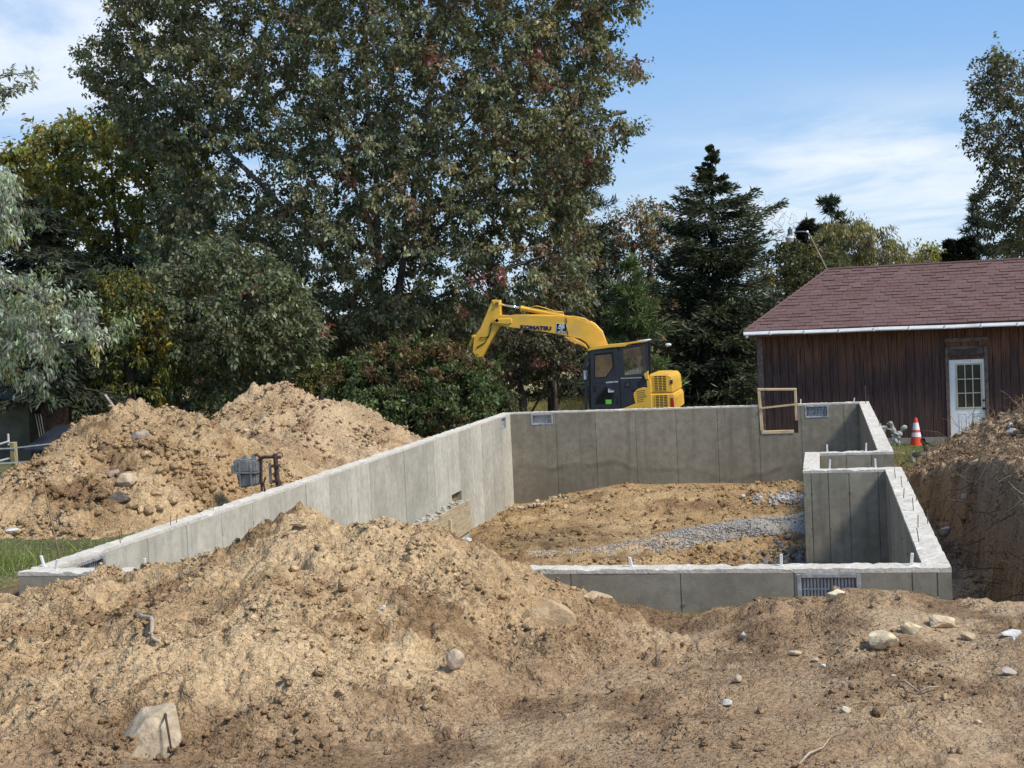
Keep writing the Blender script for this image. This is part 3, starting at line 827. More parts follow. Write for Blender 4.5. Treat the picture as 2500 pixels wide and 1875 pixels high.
# --- windows cast into the walls: galvanised frame, slotted plastic guard
M_GALV = simple('galvanised_steel', (0.50, 0.51, 0.52), 0.45, 0.6, 0.2, 14)
M_ALU = simple('aluminium_sill', (0.75, 0.77, 0.79), 0.3, 0.8, 0.08, 9)
def guard_mat():
    t = NT('clear_plastic')
    a = t.principled(t.mix(t.rng(t.noise(t.pos(), 9, 4), .3, .7), (0.33, 0.31, 0.31), (0.45, 0.43, 0.42)), 0.25, 0, 0.5)
    return t.done(a)
M_GUARD = guard_mat()
M_BAR = simple('ribbed_plastic', (0.46, 0.445, 0.44), 0.35)
M_DARK = simple('near_black', (0.02, 0.02, 0.022), 0.6)
def basement_window(axis_, h, t0, t1, side, nbars, dark_pane=False, fw=0.03, two_rows=True):
    """h = (a0, a1, z0, z1); visible face at t0 (side -1) or t1 (side +1)"""
    a0, a1, z0, z1 = h
    tf = t0 if side < 0 else t1
    def B(mb, A, Bb, d0, d1, Z, W):
        q0, q1 = (tf + d0, tf + d1) if side < 0 else (tf - d1, tf - d0)
        if axis_ == 'x': mb.box(A, Bb, q0, q1, Z, W)
        else: mb.box(q0, q1, A, Bb, Z, W)
    ctr = ((a0 + a1) / 2, tf, z0) if axis_ == 'x' else (tf, (a0 + a1) / 2, z0)
    win = bpy.data.objects.new('window', None); COL.objects.link(win); win.parent = found
    win.location = Vector(ctr) - wloc(found)
    m = MB()
    B(m, a0 - .004, a0 + fw, -.008, .09, z0, z1); B(m, a1 - fw, a1 + .004, -.008, .09, z0, z1)
    B(m, a0 + fw + .001, a1 - fw - .001, -.008, .09, z1 - fw, z1 + .004); B(m, a0 + fw + .001, a1 - fw - .001, -.006, .09, z0 - .004, z0 + fw * .8)
    m.build('frame', M_GALV, win, 0.003)
    m = MB(); B(m, a0 + fw + .001, a1 - fw - .001, .062, .072, z0 + fw * .8 + .001, z1 - fw - .001); m.build('pane', M_DARK if dark_pane else M_GUARD, win)
    ia0, ia1, iz0, iz1 = a0 + fw + .012, a1 - fw - .012, z0 + fw + .01, z1 - fw - .012
    step = (ia1 - ia0) / nbars
    rows = [(iz0, (iz0 + iz1) / 2 - .006), ((iz0 + iz1) / 2 + .006, iz1)] if two_rows else [(iz0, iz1)]
    for zz0, zz1 in rows:
        for k in range(nbars):
            m = MB(); B(m, ia0 + step * (k + .2), ia0 + step * (k + .78), .038, .05, zz0, zz1); m.build('bar', M_BAR if not dark_pane else M_GALV, win)
    m = MB()
    for zz in ([iz0 - .012, (iz0 + iz1) / 2, iz1 + .012] if two_rows else [iz0 - .012, iz1 + .012]): B(m, ia0 - .006, ia1 + .006, .036, .052, zz - .007, zz + .007)
    m.build('rail', M_BAR if not dark_pane else M_GALV, win)
    return win
basement_window('x', WIN_L, Y2, Y2 + TH, -1, 13)
basement_window('x', WIN_R, Y2, Y2 + TH, -1, 13, True)
wf = basement_window('x', WIN_F, Y1, Y1 + TH, -1, 15)
m = MB(); m.box(-.236, .186, Y1 - .012, Y1 + .05, -.294, -.272); m.build('sill', M_ALU, wf, .003)
basement_window('y', WIN_L1, XL - TH, XL, 1, 12, True)
basement_window('y', WIN_L2, XL - TH, XL, 1, 10)
# ------------------------------------------------------------------ barn
YB = 33.8
barn = thing('barn', 'dark brown wooden barn with a reddish shingle hip roof and white gutter', 'barn', (3.0, 36.0, -1.3))
def siding():
    t = NT('stained_siding')
    p = t.pos(); ps = t.pos((26, 26, 1.1)); r = t.rand()
    sep = t.new('ShaderNodeSeparateXYZ'); t.l.new(p, sep.inputs[0])
    off = t.new('ShaderNodeVectorMath', operation='ADD'); t.l.new(ps, off.inputs[0])
    cmb = t.new('ShaderNodeCombineXYZ'); t.l.new(t.math('MULTIPLY', r, 37.0), cmb.inputs['Z']); t.l.new(cmb.outputs[0], off.inputs[1])
    grain = t.noise(off.outputs[0], 1.0, 6, 0.7, 1.2)
    fine = t.noise(t.pos((90, 90, 3.0)), 1.0, 4, 0.7)
    blot = t.noise(t.pos((3.2, 3.2, 1.0)), 1.0, 5, 0.6)
    c = t.mix(t.rng(grain, 0.36, 0.64), (0.064, 0.031, 0.021), (0.235, 0.112, 0.065))
    # water stain: dark lower down, ragged by board
    edge = t.math('ADD', t.math('ADD', sep.outputs['Z'], t.math('MULTIPLY', grain, -1.5)), t.math('ADD', t.math('MULTIPLY', r, -0.7), t.math('MULTIPLY', blot, 0.9)))
    st = t.rng(edge, 0.45, -0.15)
    c = t.mix(t.math('MULTIPLY', st, 0.85), c, t.mix(t.rng(grain, 0.3, 0.7), (0.030, 0.021, 0.020), (0.100, 0.064, 0.056)))
    c = t.mix(t.rng(fine, 0.55, 0.75, 0, 0.5), c, (0.025, 0.016, 0.016))
    red = t.rng(t.noise(t.pos((2.2, 2.2, .8), off=(3, 1, 9)), 1.0, 4, 0.6), 0.52, 0.70, 0, 0.4)
    c = t.mix(red, c, (0.125, 0.060, 0.046))
    n = t.bump(grain, 0.5, 0.008)
    return t.done(t.principled(c, 0.85, 0, 0.2, n))
M_SIDE = siding()
M_TRIM = simple('weathered_trim', (0.19, 0.125, 0.098), 0.85, 0, 0.22, 9, 0.004)
M_WHITE = simple('white_paint', (0.84, 0.82, 0.77), 0.45, 0, 0.03, 5, 0, 0.4, (0.55, 0.54, 0.5))
M_DOOR = simple('door_paint', (0.92, 0.895, 0.84), 0.4, 0, 0.02, 4, 0, 0.4)
M_PUTTY = simple('yellowed_putty', (0.62, 0.56, 0.38), 0.5, 0, 0.06)
M_BLACK = simple('black_metal', (0.02, 0.02, 0.02), 0.4, 0.5)
M_BASE = simple('block_base', (0.30, 0.28, 0.24), 0.9, 0, 0.12, 5, 0.004)
def glass_dark(name, col=(0.03, 0.03, 0.028)):
    t = NT(name)
    return t.done(t.principled(col, 0.06, 0, 0.6))
M_GLASSD = glass_dark('dark_window_glass', (0.05, 0.048, 0.04))

X0, X1 = -1.56, 9.0
m = MB()
m.box(X0 + .02, 2.80, YB + .03, YB + .12, -1.1, 1.52); m.box(3.74, X1, YB + .03, YB + .12, -1.1, 1.52); m.box(2.80, 3.74, YB + .03, YB + .12, 1.05, 1.52)
m.box(X0, X0 + .1, YB + .12, 37.2, -1.1, 1.52); m.box(X1 - .1, X1, YB + .12, 37.2, -1.1, 1.52); m.box(X0, X1, 37.2, 37.3, -1.1, 1.52)
m.build('wall', M_SIDE, barn)
m = MB(); m.box(X0 + .01, 2.79, YB - .005, YB + .14, -1.6, -1.102); m.box(3.75, X1, YB - .005, YB + .14, -1.6, -1.102); m.box(X0 + .01, X0 + .15, YB + .14, 37.25, -1.6, -1.102); m.box(X0 + .01, X1, 37.25, 37.4, -1.6, -1.102)
m.build('base', M_BASE, barn)
x = X0 + .125; k = 0
while x < X1 - .05:
    w = .196
    a, b = x + .005, min(x + w - .005, X1)
    def pl(z0, z1):
        q = MB(); q.box(a, b, YB, YB + .028, z0, z1); q.build('plank', M_SIDE, barn, .003)
    if b <= 2.79 or a >= 3.75: pl(-1.10 + .006 * math.sin(k * 7.1), 1.50)
    elif a >= 2.79 and b <= 3.75: pl(1.235, 1.50)
    else:
        if a < 2.79: b = 2.785
        else: a = 3.755
        if b - a > .03: pl(-1.10, 1.50)
    x += w; k += 1
m = MB(); m.box(X0 - .012, X0 + .122, YB - .022, YB + .026, -1.12, 1.5); m.box(X0 - .024, X0 - .002, YB - .02, YB + .12, -1.12, 1.5)
m.build('corner_trim', M_TRIM, barn, .003)
# door frame
for nm, (xa, xb, za, zb) in (('jamb', (2.79, 2.868, -1.32, 1.02)), ('jamb', (3.672, 3.75, -1.32, 1.02)), ('header', (2.79, 3.76, 1.135, 1.232))):
    m = MB(); m.box(xa, xb, YB - .028, YB + .09, za, zb); m.build(nm, M_TRIM, barn, .004)
m = MB(); m.box(2.80, 3.75, YB - .006, YB + .05, 1.03, 1.134); m.build('header_gap_board', M_SIDE, barn, .003)
def ply():
    t = NT('plywood')
    p = t.pos((1.2, 1, 3.2)); wv = t.new('ShaderNodeTexWave', wave_type='RINGS', rings_direction='X')
    t.l.new(p, wv.inputs['Vector']); wv.inputs['Scale'].default_value = 3.0; wv.inputs['Distortion'].default_value = 5.0; wv.inputs['Detail'].default_value = 3
    c = t.mix(wv.outputs['Fac'], (0.075, 0.055, 0.048), (0.20, 0.155, 0.13))
    return t.done(t.principled(c, 0.8, 0, 0.2))
m = MB(); m.box(2.87, 3.67, YB + .02, YB + .05, .79, 1.028); m.build('transom_panel', ply(), barn, .002)
m = MB(); m.box(2.87, 3.67, YB + .0, YB + .06, .722, .788); m.build('head_jamb', M_SIDE, barn, .003)
# door
DX0, DX1, DZ0, DZ1 = 2.875, 3.665, -1.29, .715
door = MB()
LX0, LX1, LZ0, LZ1 = 3.045, 3.585, -.425, .595
dy0, dy1 = YB + .022, YB + .062
door.box(DX0, LX0, dy0, dy1, DZ0, DZ1); door.box(LX1, DX1, dy0, dy1, DZ0, DZ1); door.box(LX0, LX1, dy0, dy1, LZ1, DZ1); door.box(LX0, LX1, dy0, dy1, DZ0, LZ0)
door = door.build('door', M_DOOR, barn, merge=True)
m = MB()
for (a, b, c, d) in ((LX0 - .03, LX0 + .012, LZ0 - .03, LZ1 + .03), (LX1 - .012, LX1 + .03, LZ0 - .03, LZ1 + .03)): m.box(a, b, dy0 - .014, dy0 + .02, c, d)
for (a, b, c, d) in ((LX0 + .012, LX1 - .012, LZ1 - .012, LZ1 + .03), (LX0 + .012, LX1 - .012, LZ0 - .03, LZ0 + .012)): m.box(a, b, dy0 - .013, dy0 + .02, c, d)
m.build('lite_frame', M_PUTTY, door, .004)
pw, ph = (LX1 - LX0 - .024) / 3, (LZ1 - LZ0 - .024) / 3
for i in (1, 2):
    m = MB(); m.box(LX0 + .012 + pw * i - .011, LX0 + .012 + pw * i + .011, dy0 - .008, dy0 + .018, LZ0 + .012, LZ1 - .012); m.build('muntin', M_PUTTY, door)
    m = MB(); m.box(LX0 + .012, LX1 - .012, dy0 - .0065, dy0 + .018, LZ0 + .012 + ph * i - .011, LZ0 + .012 + ph * i + .011); m.build('muntin', M_PUTTY, door)
for i in range(3):
    for j in range(3):
        m = MB(); m.box(LX0 + .012 + pw * i + .011, LX0 + .012 + pw * (i + 1) - .011, dy0 + .008, dy0 + .013, LZ0 + .012 + ph * j + .011, LZ0 + .012 + ph * (j + 1) - .011); m.build('pane', M_GLASSD, door)
for a, b in ((3.07, 3.25), (3.38, 3.56)):
    m = MB()
    for (p, q, r_, s_) in ((a, a + .022, -1.16, -.55), (b - .022, b, -1.16, -.55), (a + .022, b - .022, -.572, -.55), (a + .022, b - .022, -1.16, -1.138)): m.box(p, q, dy0 - .009, dy0 + .002, r_, s_)
    m.box(a + .045, b - .045, dy0 - .007, dy0 + .002, -1.115, -.595)
    m.build('raised_panel', M_DOOR, door, .004)
for z, r_, nm in ((-.455, .034, 'door_knob'), (-.26, .028, 'deadbolt')):
    m = MB(); m.tube([(3.63, dy0, z), (3.63, dy0 - .035, z)], r_ * .45, 10); m.ball((3.63, dy0 - .048, z), (r_, r_ * .7, r_), 10, 6); m.build(nm, M_BLACK, door, smooth=True)
m = MB()
for q in range(5): m.box(3.17 + q * .055, 3.19 + q * .055 + .02, dy0 - .002, dy0 + .001, .665 + .008 * (q % 3), .672 + .009 * (q % 2))
m.build('scuff', simple('scuffed_paint', (0.16, 0.13, 0.10), .8), door)
# roof
EY, EZ, RY, RZ, HX0, HX1 = 33.35, 1.60, 35.5, 3.04, -1.85, 0.18
m = MB()
v = [(HX0, EY, EZ), (X1 + .3, EY, EZ), (X1 + .3, RY, RZ), (HX1, RY, RZ), (HX0, 2 * RY - EY, EZ), (X1 + .3, 2 * RY - EY, EZ)]
lo = [(a, b, c - .05) for a, b, c in v]
m.add(v + lo, [(0, 1, 2, 3), (3, 2, 5, 4), (0, 3, 4), (6, 9, 8, 7), (9, 10, 11, 8), (6, 10, 9), (0, 6, 7, 1), (4, 5, 11, 10), (0, 4, 10, 6), (1, 7, 8, 2), (2, 8, 11, 5)])
M_DECK = simple('roof_deck', (0.055, 0.033, 0.03), 0.9)
roof = m.build('roof', M_DECK, barn)
m = MB(); m.box(HX0 + .03, X1, EY + .03, YB + .0, 1.497, 1.512); m.build('soffit', M_SIDE, barn)
def shingle_mat(attr):
    t = NT('shingle_' + ('joined' if attr else 'single'))
    p = t.pos()
    rr = t.attr('FCol', 'Fac') if attr else t.rand()
    c = t.new('ShaderNodeValToRGB')
    e = c.color_ramp.elements
    e[0].color = (0.115, 0.062, 0.054, 1); e[1].color = (0.150, 0.090, 0.080, 1); e.new(0.35).color = (0.140, 0.077, 0.066, 1); e.new(0.7).color = (0.125, 0.078, 0.072, 1)
    t.l.new(rr, c.inputs[0])
    g = t.noise(p, 130, 3, 0.6); w = t.noise(p, 1.1, 5, 0.6)
    cc = t.mix(t.rng(g, .35, .7, 0, .35), c.outputs[0], (0.21, 0.14, 0.13))
    cc = t.mix(t.rng(w, .45, .7, 0, .2), cc, (0.085, 0.052, 0.05))
    return t.done(t.principled(cc, 0.92, 0, 0.15, t.bump(g, .5, .004)))
M_SHIN, M_SHINJ = shingle_mat(False), shingle_mat(True)
NR = 20
sl = Vector((0, RY - EY, RZ - EZ)); SLEN = sl.length; sl.normalize(); nrm = Vector((0, -sl.z, sl.y))
ex = SLEN / NR
WS = .30
def shingle_verts(w, th=.013, L=None):
    L = L or ex * 1.25
    b = [(-w / 2, 0, 0), (w / 2, 0, 0), (w / 2, 0, 1), (-w / 2, 0, 1)]
    f0 = [Vector((-w / 2, 0, 0)) + nrm * th, Vector((w / 2, 0, 0)) + nrm * th, Vector((w / 2, 0, 0)) + sl * L + nrm * .003, Vector((-w / 2, 0, 0)) + sl * L + nrm * .003]
    f1 = [Vector((-w / 2, 0, 0)) + nrm * .001, Vector((w / 2, 0, 0)) + nrm * .001]
    return f0 + f1
SF = [(0, 1, 2, 3), (4, 5, 1, 0), (4, 0, 3), (5, 2, 1)]
singles, joined = [], []
rs = random.Random(4)
for r in range(NR):
    hipx = HX0 + (HX1 - HX0) * (r / NR)
    xs = hipx + .02; first = True
    off = (r % 2) * .15 + rs.uniform(-.02, .02) + (r * .07) % .1
    x = math.floor((hipx - off) / WS) * WS + off
    while x < X1 + .3:
        a, b = max(x, hipx + .01), min(x + WS - .007, X1 + .3)
        if b - a > .04:
            p = Vector(((a + b) / 2, EY, EZ)) + sl * (ex * r - .01)
            (singles if (x < 5.2 and len(singles) < 300 and r < 18) else joined).append((p, b - a, r))
        x += WS
cache = {}
rl = wloc(roof)
for p, w, r in singles:
    key = (round(w, 2), rs.randrange(3))
    if key not in cache:
        me = bpy.data.meshes.new('shingle'); th = (.010, .018, .026)[key[1]]
        me.from_pydata([tuple(q) for q in shingle_verts(w, th)], [], SF); me.materials.append(M_SHIN); cache[key] = me
    link('shingle', cache[key], roof, p - rl)
V, F, FC = [], [], []
for p, w, r in joined:
    n = len(V); V += [tuple(q + p - rl) for q in shingle_verts(w, rs.choice((.010, .018, .026)))]; F += [tuple(i + n for i in f) for f in SF]; FC += [rs.random()] * len(SF)
me = bpy.data.meshes.new('shingles'); me.from_pydata(V, [], F); me.materials.append(M_SHINJ)
at = me.attributes.new('FCol', 'FLOAT_COLOR', 'FACE'); at.data.foreach_set('color', np.repeat(np.array(FC, np.float32), 4))
o = link('shingles', me, roof); o['kind'] = 'stuff'
m = MB(); m.tube([(HX1 - .05, RY, RZ + .012), (X1 + .3, RY, RZ + .012)], .035, 6); m.build('ridge_cap', M_SHIN, roof)
m = MB(); m.tube([(HX0, EY, EZ + .012), (HX1, RY, RZ + .014)], .03, 6); m.build('hip_cap', M_SHIN, roof)
# fascia and gutter
m = MB(); m.box(HX0 + .01, X1 + .3, EY + .012, EY + .03, 1.455, 1.565); m.build('fascia', M_SIDE, barn)
gut = MB()
prof = [(0, 0), (0, -.012), (-.06, -.02), (-.075, -.075), (-.066, -.098), (0, -.1), (.004, -.1), (.004, 0)]
N = 14
vs = []
for i in range(N + 1):
    xx = HX0 - .01 + (X1 + .3 - HX0) * i / N
    zz = 1.603 - .007 * (xx - HX0) + .006 * math.sin(i * 1.9)
    vs += [(xx, EY + .005 + a, zz + b) for a, b in prof]
npf = len(prof)
fs = [(i * npf + k, i * npf + (k + 1) % npf, (i + 1) * npf + (k + 1) % npf, (i + 1) * npf + k) for i in range(N) for k in range(npf)] + [tuple(range(npf)), tuple(range(N * npf, N * npf + npf))]
gut.add(vs, fs); gutter = gut.build('gutter', M_WHITE, barn)
for i in range(9):
    xx = HX0 + .62 + i * .8; zz = 1.603 - .007 * (xx - HX0)
    m = MB(); m.box(xx - .012, xx + .012, EY - .079, EY - .055, zz - .1, zz - .012); m.build('gutter_hanger', M_WHITE, gutter)
m = MB(); m.box(HX0 + .04, HX0 + .1, EY - .05, EY, 1.455, 1.503); m.build('outlet', M_WHITE, gutter)

# ------------------------------------------------------------------ yard light on a leaning pipe fixed behind the hip
lamp = thing('yard_light', 'grey yard light on a leaning pipe above the barn roof', 'yard light', (.2, 35.75, 2.6))
M_PIPE = simple('rusty_pale_pipe', (0.30, 0.24, 0.16), 0.7, 0.2, 0.2, 12)
M_GREYP = simple('grey_lamp_paint', (0.13, 0.135, 0.14), 0.5, 0.2, .1, 12)
m = MB(); m.tube([(.22, 35.75, 2.5), (.15, 35.75, 3.05), (-.12, 35.75, 3.66), (-.25, 35.75, 3.95), (-.30, 35.75, 4.03)], .022, 8); m.build('pipe', M_PIPE, lamp, smooth=True)
m = MB(); m.ball((-.30, 35.75, 4.03), .035, 8, 6); m.build('elbow', M_WHITE, lamp, smooth=True)
m = MB(); m.tube([(-.32, 35.75, 4.03), (-.5, 35.75, 4.05), (-.63, 35.75, 4.03)], .017, 8); m.build('arm', M_GREYP, lamp, smooth=True)
m = MB(); m.tube([(-.73, 35.75, 4.13), (-.73, 35.75, 3.98)], [.062, .066], 14); m.tube([(-.73, 35.75, 4.18), (-.73, 35.75, 4.129)], [.026, .032], 10); m.tube([(-.73, 35.75, 3.981), (-.745, 35.75, 3.94)], [.066, .10], 14); m.build('housing', M_GREYP, lamp)
m = MB(); m.tube([(-.745, 35.75, 3.941), (-.745, 35.75, 3.90)], [.10, .108], 16); m.build('reflector', M_WHITE, lamp, smooth=False)
m = MB(); m.tube([(-.745, 35.75, 3.899), (-.745, 35.75, 3.80)], [.108, .088], 16); m.build('lens', simple('lamp_lens', (0.42, 0.40, 0.35), .25), lamp)
# ------------------------------------------------------------------ excavator
M_YEL = simple('yellow_paint', (0.88, 0.50, 0.06), 0.38, 0, 0.04, 3, 0, 0.45, (0.66, 0.43, 0.11))
M_CAB = simple('charcoal_paint', (0.030, 0.033, 0.041), 0.42, 0, 0.12, 4, 0, 0.45)
M_RUB = simple('black_rubber', (0.015, 0.015, 0.017), 0.55)
M_CHROME = simple('chrome_rod', (0.78, 0.79, 0.8), 0.12, 1.0, 0.04)
M_STEEL = simple('worn_steel', (0.22, 0.19, 0.16), 0.55, 0.6, 0.3, 9)
M_BLUE = simple('navy_lettering', (0.018, 0.022, 0.085), 0.45)
M_STICK = simple('white_sticker', (0.85, 0.85, 0.85), 0.4)
M_GRN = simple('green_sticker', (0.18, 0.62, 0.06), 0.4)
M_RED = simple('red_lens', (0.45, 0.03, 0.02), 0.3)
def cab_glass():
    t = NT('tinted_glass')
    tr = t.new('ShaderNodeBsdfTransparent'); tr.inputs[0].default_value = (0.78, 0.84, 0.82, 1)
    gl = t.new('ShaderNodeBsdfGlossy'); gl.inputs['Roughness'].default_value = 0.04
    fr = t.new('ShaderNodeFresnel'); fr.inputs['IOR'].default_value = 1.5
    mx = t.new('ShaderNodeMixShader')
    t.l.new(t.math('ADD', t.math('MULTIPLY', fr.outputs[0], 1.2), 0.12), mx.inputs[0]); t.l.new(tr.outputs[0], mx.inputs[1]); t.l.new(gl.outputs[0], mx.inputs[2])
    return t.done(mx.outputs[0])
M_GLASS = cab_glass()
exc = thing('excavator', 'yellow excavator with charcoal cab and folded boom, parked behind the foundation', 'excavator', (-5.2, 37.3, -1.36))
# boom: two side plates joined by top and bottom
BO = [(-9.0, 2.10), (-8.93, 2.22), (-8.76, 2.31), (-8.48, 2.275), (-7.6, 2.225), (-6.98, 2.165), (-6.62, 2.12), (-6.37, 2.04), (-6.15, 1.93), (-5.98, 1.78), (-5.86, 1.60), (-5.79, 1.40), (-5.72, 0.9), (-5.7, -.1), (-6.15, -.1),
      (-6.16, .95), (-6.22, 1.27), (-6.34, 1.43), (-6.50, 1.54), (-6.85, 1.63), (-7.62, 1.80), (-8.56, 1.955), (-8.9, 2.04)]
m = MB(); m.prism(BO, 37.06, 37.36); boom = m.build('boom', M_YEL, exc, .012, seg=2)
m = MB(); m.prism([(-6.95, 1.62), (-6.7, 1.585), (-6.55, 1.50), (-6.36, 1.38), (-6.30, 1.26), (-6.42, 1.34), (-6.6, 1.42), (-6.75, 1.46), (-6.85, 1.55)], 37.02, 37.4); m.build('boom_cylinder_bracket', M_YEL, boom, .006)
m = MB(); m.tube([(-6.62, 36.985, 1.46), (-6.62, 37.43, 1.46)], .055, 12); m.build('pin', M_YEL, boom)
m = MB(); m.tube([(-8.82, 37.03, 2.15), (-8.82, 37.39, 2.15)], .05, 12); m.build('pin', M_STEEL, boom)
m = MB(); m.prism([(-8.9, 2.19), (-8.58, 2.19), (-8.40, 2.18), (-8.40, 2.06), (-8.52, 2.03), (-8.88, 2.07)], 37.03, 37.39); m.build('boom_tip', M_YEL, boom, .012)
for dz, dx, y in ((.03, 0, 37.1), (.045, .05, 37.16), (.03, .02, 37.3)):
    m = MB(); m.tube([(-8.4 + dx, y, 2.24 + dz), (-7.6, y, 2.2 + dz), (-6.98, y, 2.15 + dz), (-6.6, y, 2.11 + dz), (-6.35, y, 2.04 + dz), (-6.1, y, 1.9 + dz), (-5.9, y, 1.68 + dz), (-5.79, y, 1.38)], .016, 7); m.build('hydraulic_line', M_YEL if y < 37.2 else M_RUB, boom, smooth=True)
for k, (a, b) in enumerate((((-6.9, 2.25), (-6.2, 2.02)), ((-7.0, 2.28), (-6.25, 2.07)))):
    m = MB(); m.tube([(a[0], 37.12 + .08 * k, a[1] - .02), ((a[0] + b[0]) / 2, 37.12 + .08 * k, (a[1] + b[1]) / 2 + .12), (b[0], 37.12 + .08 * k, b[1])], .014, 7); m.build('hose', M_RUB, boom, smooth=True)
m = MB(); m.tube([(-6.87, 37.054, 2.14), (-6.86, 37.05, 2.05), (-6.88, 37.05, 1.9), (-6.83, 37.054, 1.65)], .011, 6); m.build('hose', M_RUB, boom, smooth=True)
# bucket arm
AR = [(-8.955, 2.715), (-8.90, 2.73), (-8.735, 2.71), (-8.725, 2.31), (-8.70, 2.12), (-8.76, 2.0), (-9.02, 1.62), (-9.28, 1.2), (-9.5, .82), (-9.66, .86), (-9.6, 1.1), (-9.56, 1.45), (-9.52, 1.72), (-9.33, 1.95)]
m = MB(); m.prism(AR, 37.10, 37.32); arm = m.build('dipper_arm', M_YEL, exc, .012, seg=2)
m = MB(); m.prism([(-8.965, 2.72), (-8.73, 2.715), (-8.73, 2.56), (-8.85, 2.54)], 37.08, 37.34); m.build('ear', M_YEL, arm, .008)
m = MB(); m.tube([(-8.81, 37.05, 2.62), (-8.81, 37.37, 2.62)], .045, 12); m.build('pin', M_STEEL, arm)
m = MB(); m.tube([(-8.79, 37.095, 2.25), (-8.92, 37.088, 2.22), (-9.0, 37.085, 2.05), (-9.05, 37.085, 1.8), (-9.2, 37.085, 1.55), (-9.45, 37.088, 1.42)], .013, 7); m.build('hose', M_RUB, arm, smooth=True)
m = MB(); m.tube([(-9.35, 37.085, 1.70), (-9.2, 37.08, 1.69), (-9.05, 37.085, 1.74)], .011, 7); m.build('hose', M_RUB, arm, smooth=True)
m = MB(); m.tube([(-9.52, 37.21, 1.74), (-9.72, 37.21, 1.40)], .05, 12); m.build('bucket_cylinder', M_YEL, arm, smooth=False)
m = MB(); m.tube([(-9.53, 37.05, 1.74), (-9.53, 37.37, 1.74)], .042, 10); m.build('pin', M_YEL, arm)
m = MB(); m.tube([(-9.72, 37.21, 1.40), (-9.86, 37.21, 1.08)], .026, 10); m.build('bucket_rod', M_CHROME, arm, smooth=True)
bk = [(-9.62, .9), (-9.5, .78), (-9.3, .35), (-9.42, -.1), (-9.75, -.4), (-10.1, -.42), (-10.02, -.32), (-9.72, -.28), (-9.55, -.05), (-9.5, .3), (-9.72, .7), (-9.86, 1.08)]
m = MB(); m.prism(bk, 36.9, 37.5); m.prism([(-9.5, .75), (-9.3, .35), (-9.42, -.1), (-9.75, -.4), (-10.1, -.42), (-10.0, .1)], 36.9, 36.93); m.prism([(-9.5, .75), (-9.3, .35), (-9.42, -.1), (-9.75, -.4), (-10.1, -.42), (-10.0, .1)], 37.47, 37.5)
bucket = m.build('bucket', M_STEEL, exc)
for k in range(5):
    m = MB(); m.prism([(-10.08, -.44), (-10.3, -.42), (-10.08, -.36)], 36.92 + k * .13, 36.98 + k * .13); m.build('tooth', M_STEEL, bucket)
# arm cylinder on top of the boom
m = MB(); m.tube([(-8.15, 37.21, 2.455), (-6.96, 37.21, 2.19)], .066, 14); cyl = m.build('arm_cylinder', M_YEL, exc, .006)
m = MB(); m.tube([(-8.80, 37.21, 2.615), (-8.15, 37.21, 2.455)], .032, 12); m.build('rod', M_CHROME, cyl, smooth=True)
m = MB(); m.tube([(-8.16, 37.21, 2.457), (-8.08, 37.21, 2.44)], .078, 14); m.build('gland', M_YEL, cyl)
m = MB(); m.tube([(-7.86, 37.17, 2.47), (-7.7, 37.16, 2.50), (-7.5, 37.16, 2.44), (-7.2, 37.16, 2.33), (-6.95, 37.16, 2.29)], .014, 7); m.build('hose', M_YEL, cyl, smooth=True)
# lettering
def text(body, size, loc, rot, mat, name, parent, ext=.002, bold=0.0, align='LEFT', sx=1.0):
    c = bpy.data.curves.new(name, 'FONT'); c.body = body; c.size = size; c.extrude = ext; c.offset = bold; c.align_x = align
    c.materials.append(mat)
    tmp = bpy.data.objects.new('tmp', c); COL.objects.link(tmp)
    me = bpy.data.meshes.new_from_object(tmp.evaluated_get(bpy.context.evaluated_depsgraph_get()))
    bpy.data.objects.remove(tmp); bpy.data.curves.remove(c)
    me.name = name
    o = bpy.data.objects.new(name, me); COL.objects.link(o); o.parent = parent
    o.location = Vector(loc) - wloc(parent); o.rotation_euler = rot; o.scale = (sx, 1, 1)
    return o
text('KOMATSU', .135, (-8.17, 37.055, 1.895), (R(90), R(5.3), 0), M_BLUE, 'lettering', boom, .002, .0095, sx=1.38)
m = MB(); m.prism([(-7.14, 1.99), (-6.87, 1.965), (-6.885, 1.715), (-7.155, 1.74)], 37.05, 37.062); dec = m.build('decal', M_RUB, boom, .004)
m = MB(); m.prism([(-7.152, 2.002), (-6.858, 1.977), (-6.872, 1.703), (-7.167, 1.728)], 37.0535, 37.0615); m.build('decal_border', M_STICK, dec)
text('AIS', .12, (-7.005, 37.048, 1.885), (R(90), R(5), 0), M_STICK, 'lettering', dec, .001, .004, 'CENTER', 1.0)
for x0, x1, z0, z1, sk in ((-7.11, -6.92, 1.868, 1.878, 0), (-7.10, -6.93, 1.85, 1.862, 0), (-7.06, -6.97, 1.80, 1.82, 0), (-7.12, -7.05, 1.752, 1.775, 0), (-7.03, -6.97, 1.748, 1.77, 0), (-6.955, -6.905, 1.742, 1.765, 0)):
    m = MB(); m.box(x0, x1, 37.0475, 37.051, z0 - .006, z1 - .006); m.build('decal_stripe', M_STICK, dec)
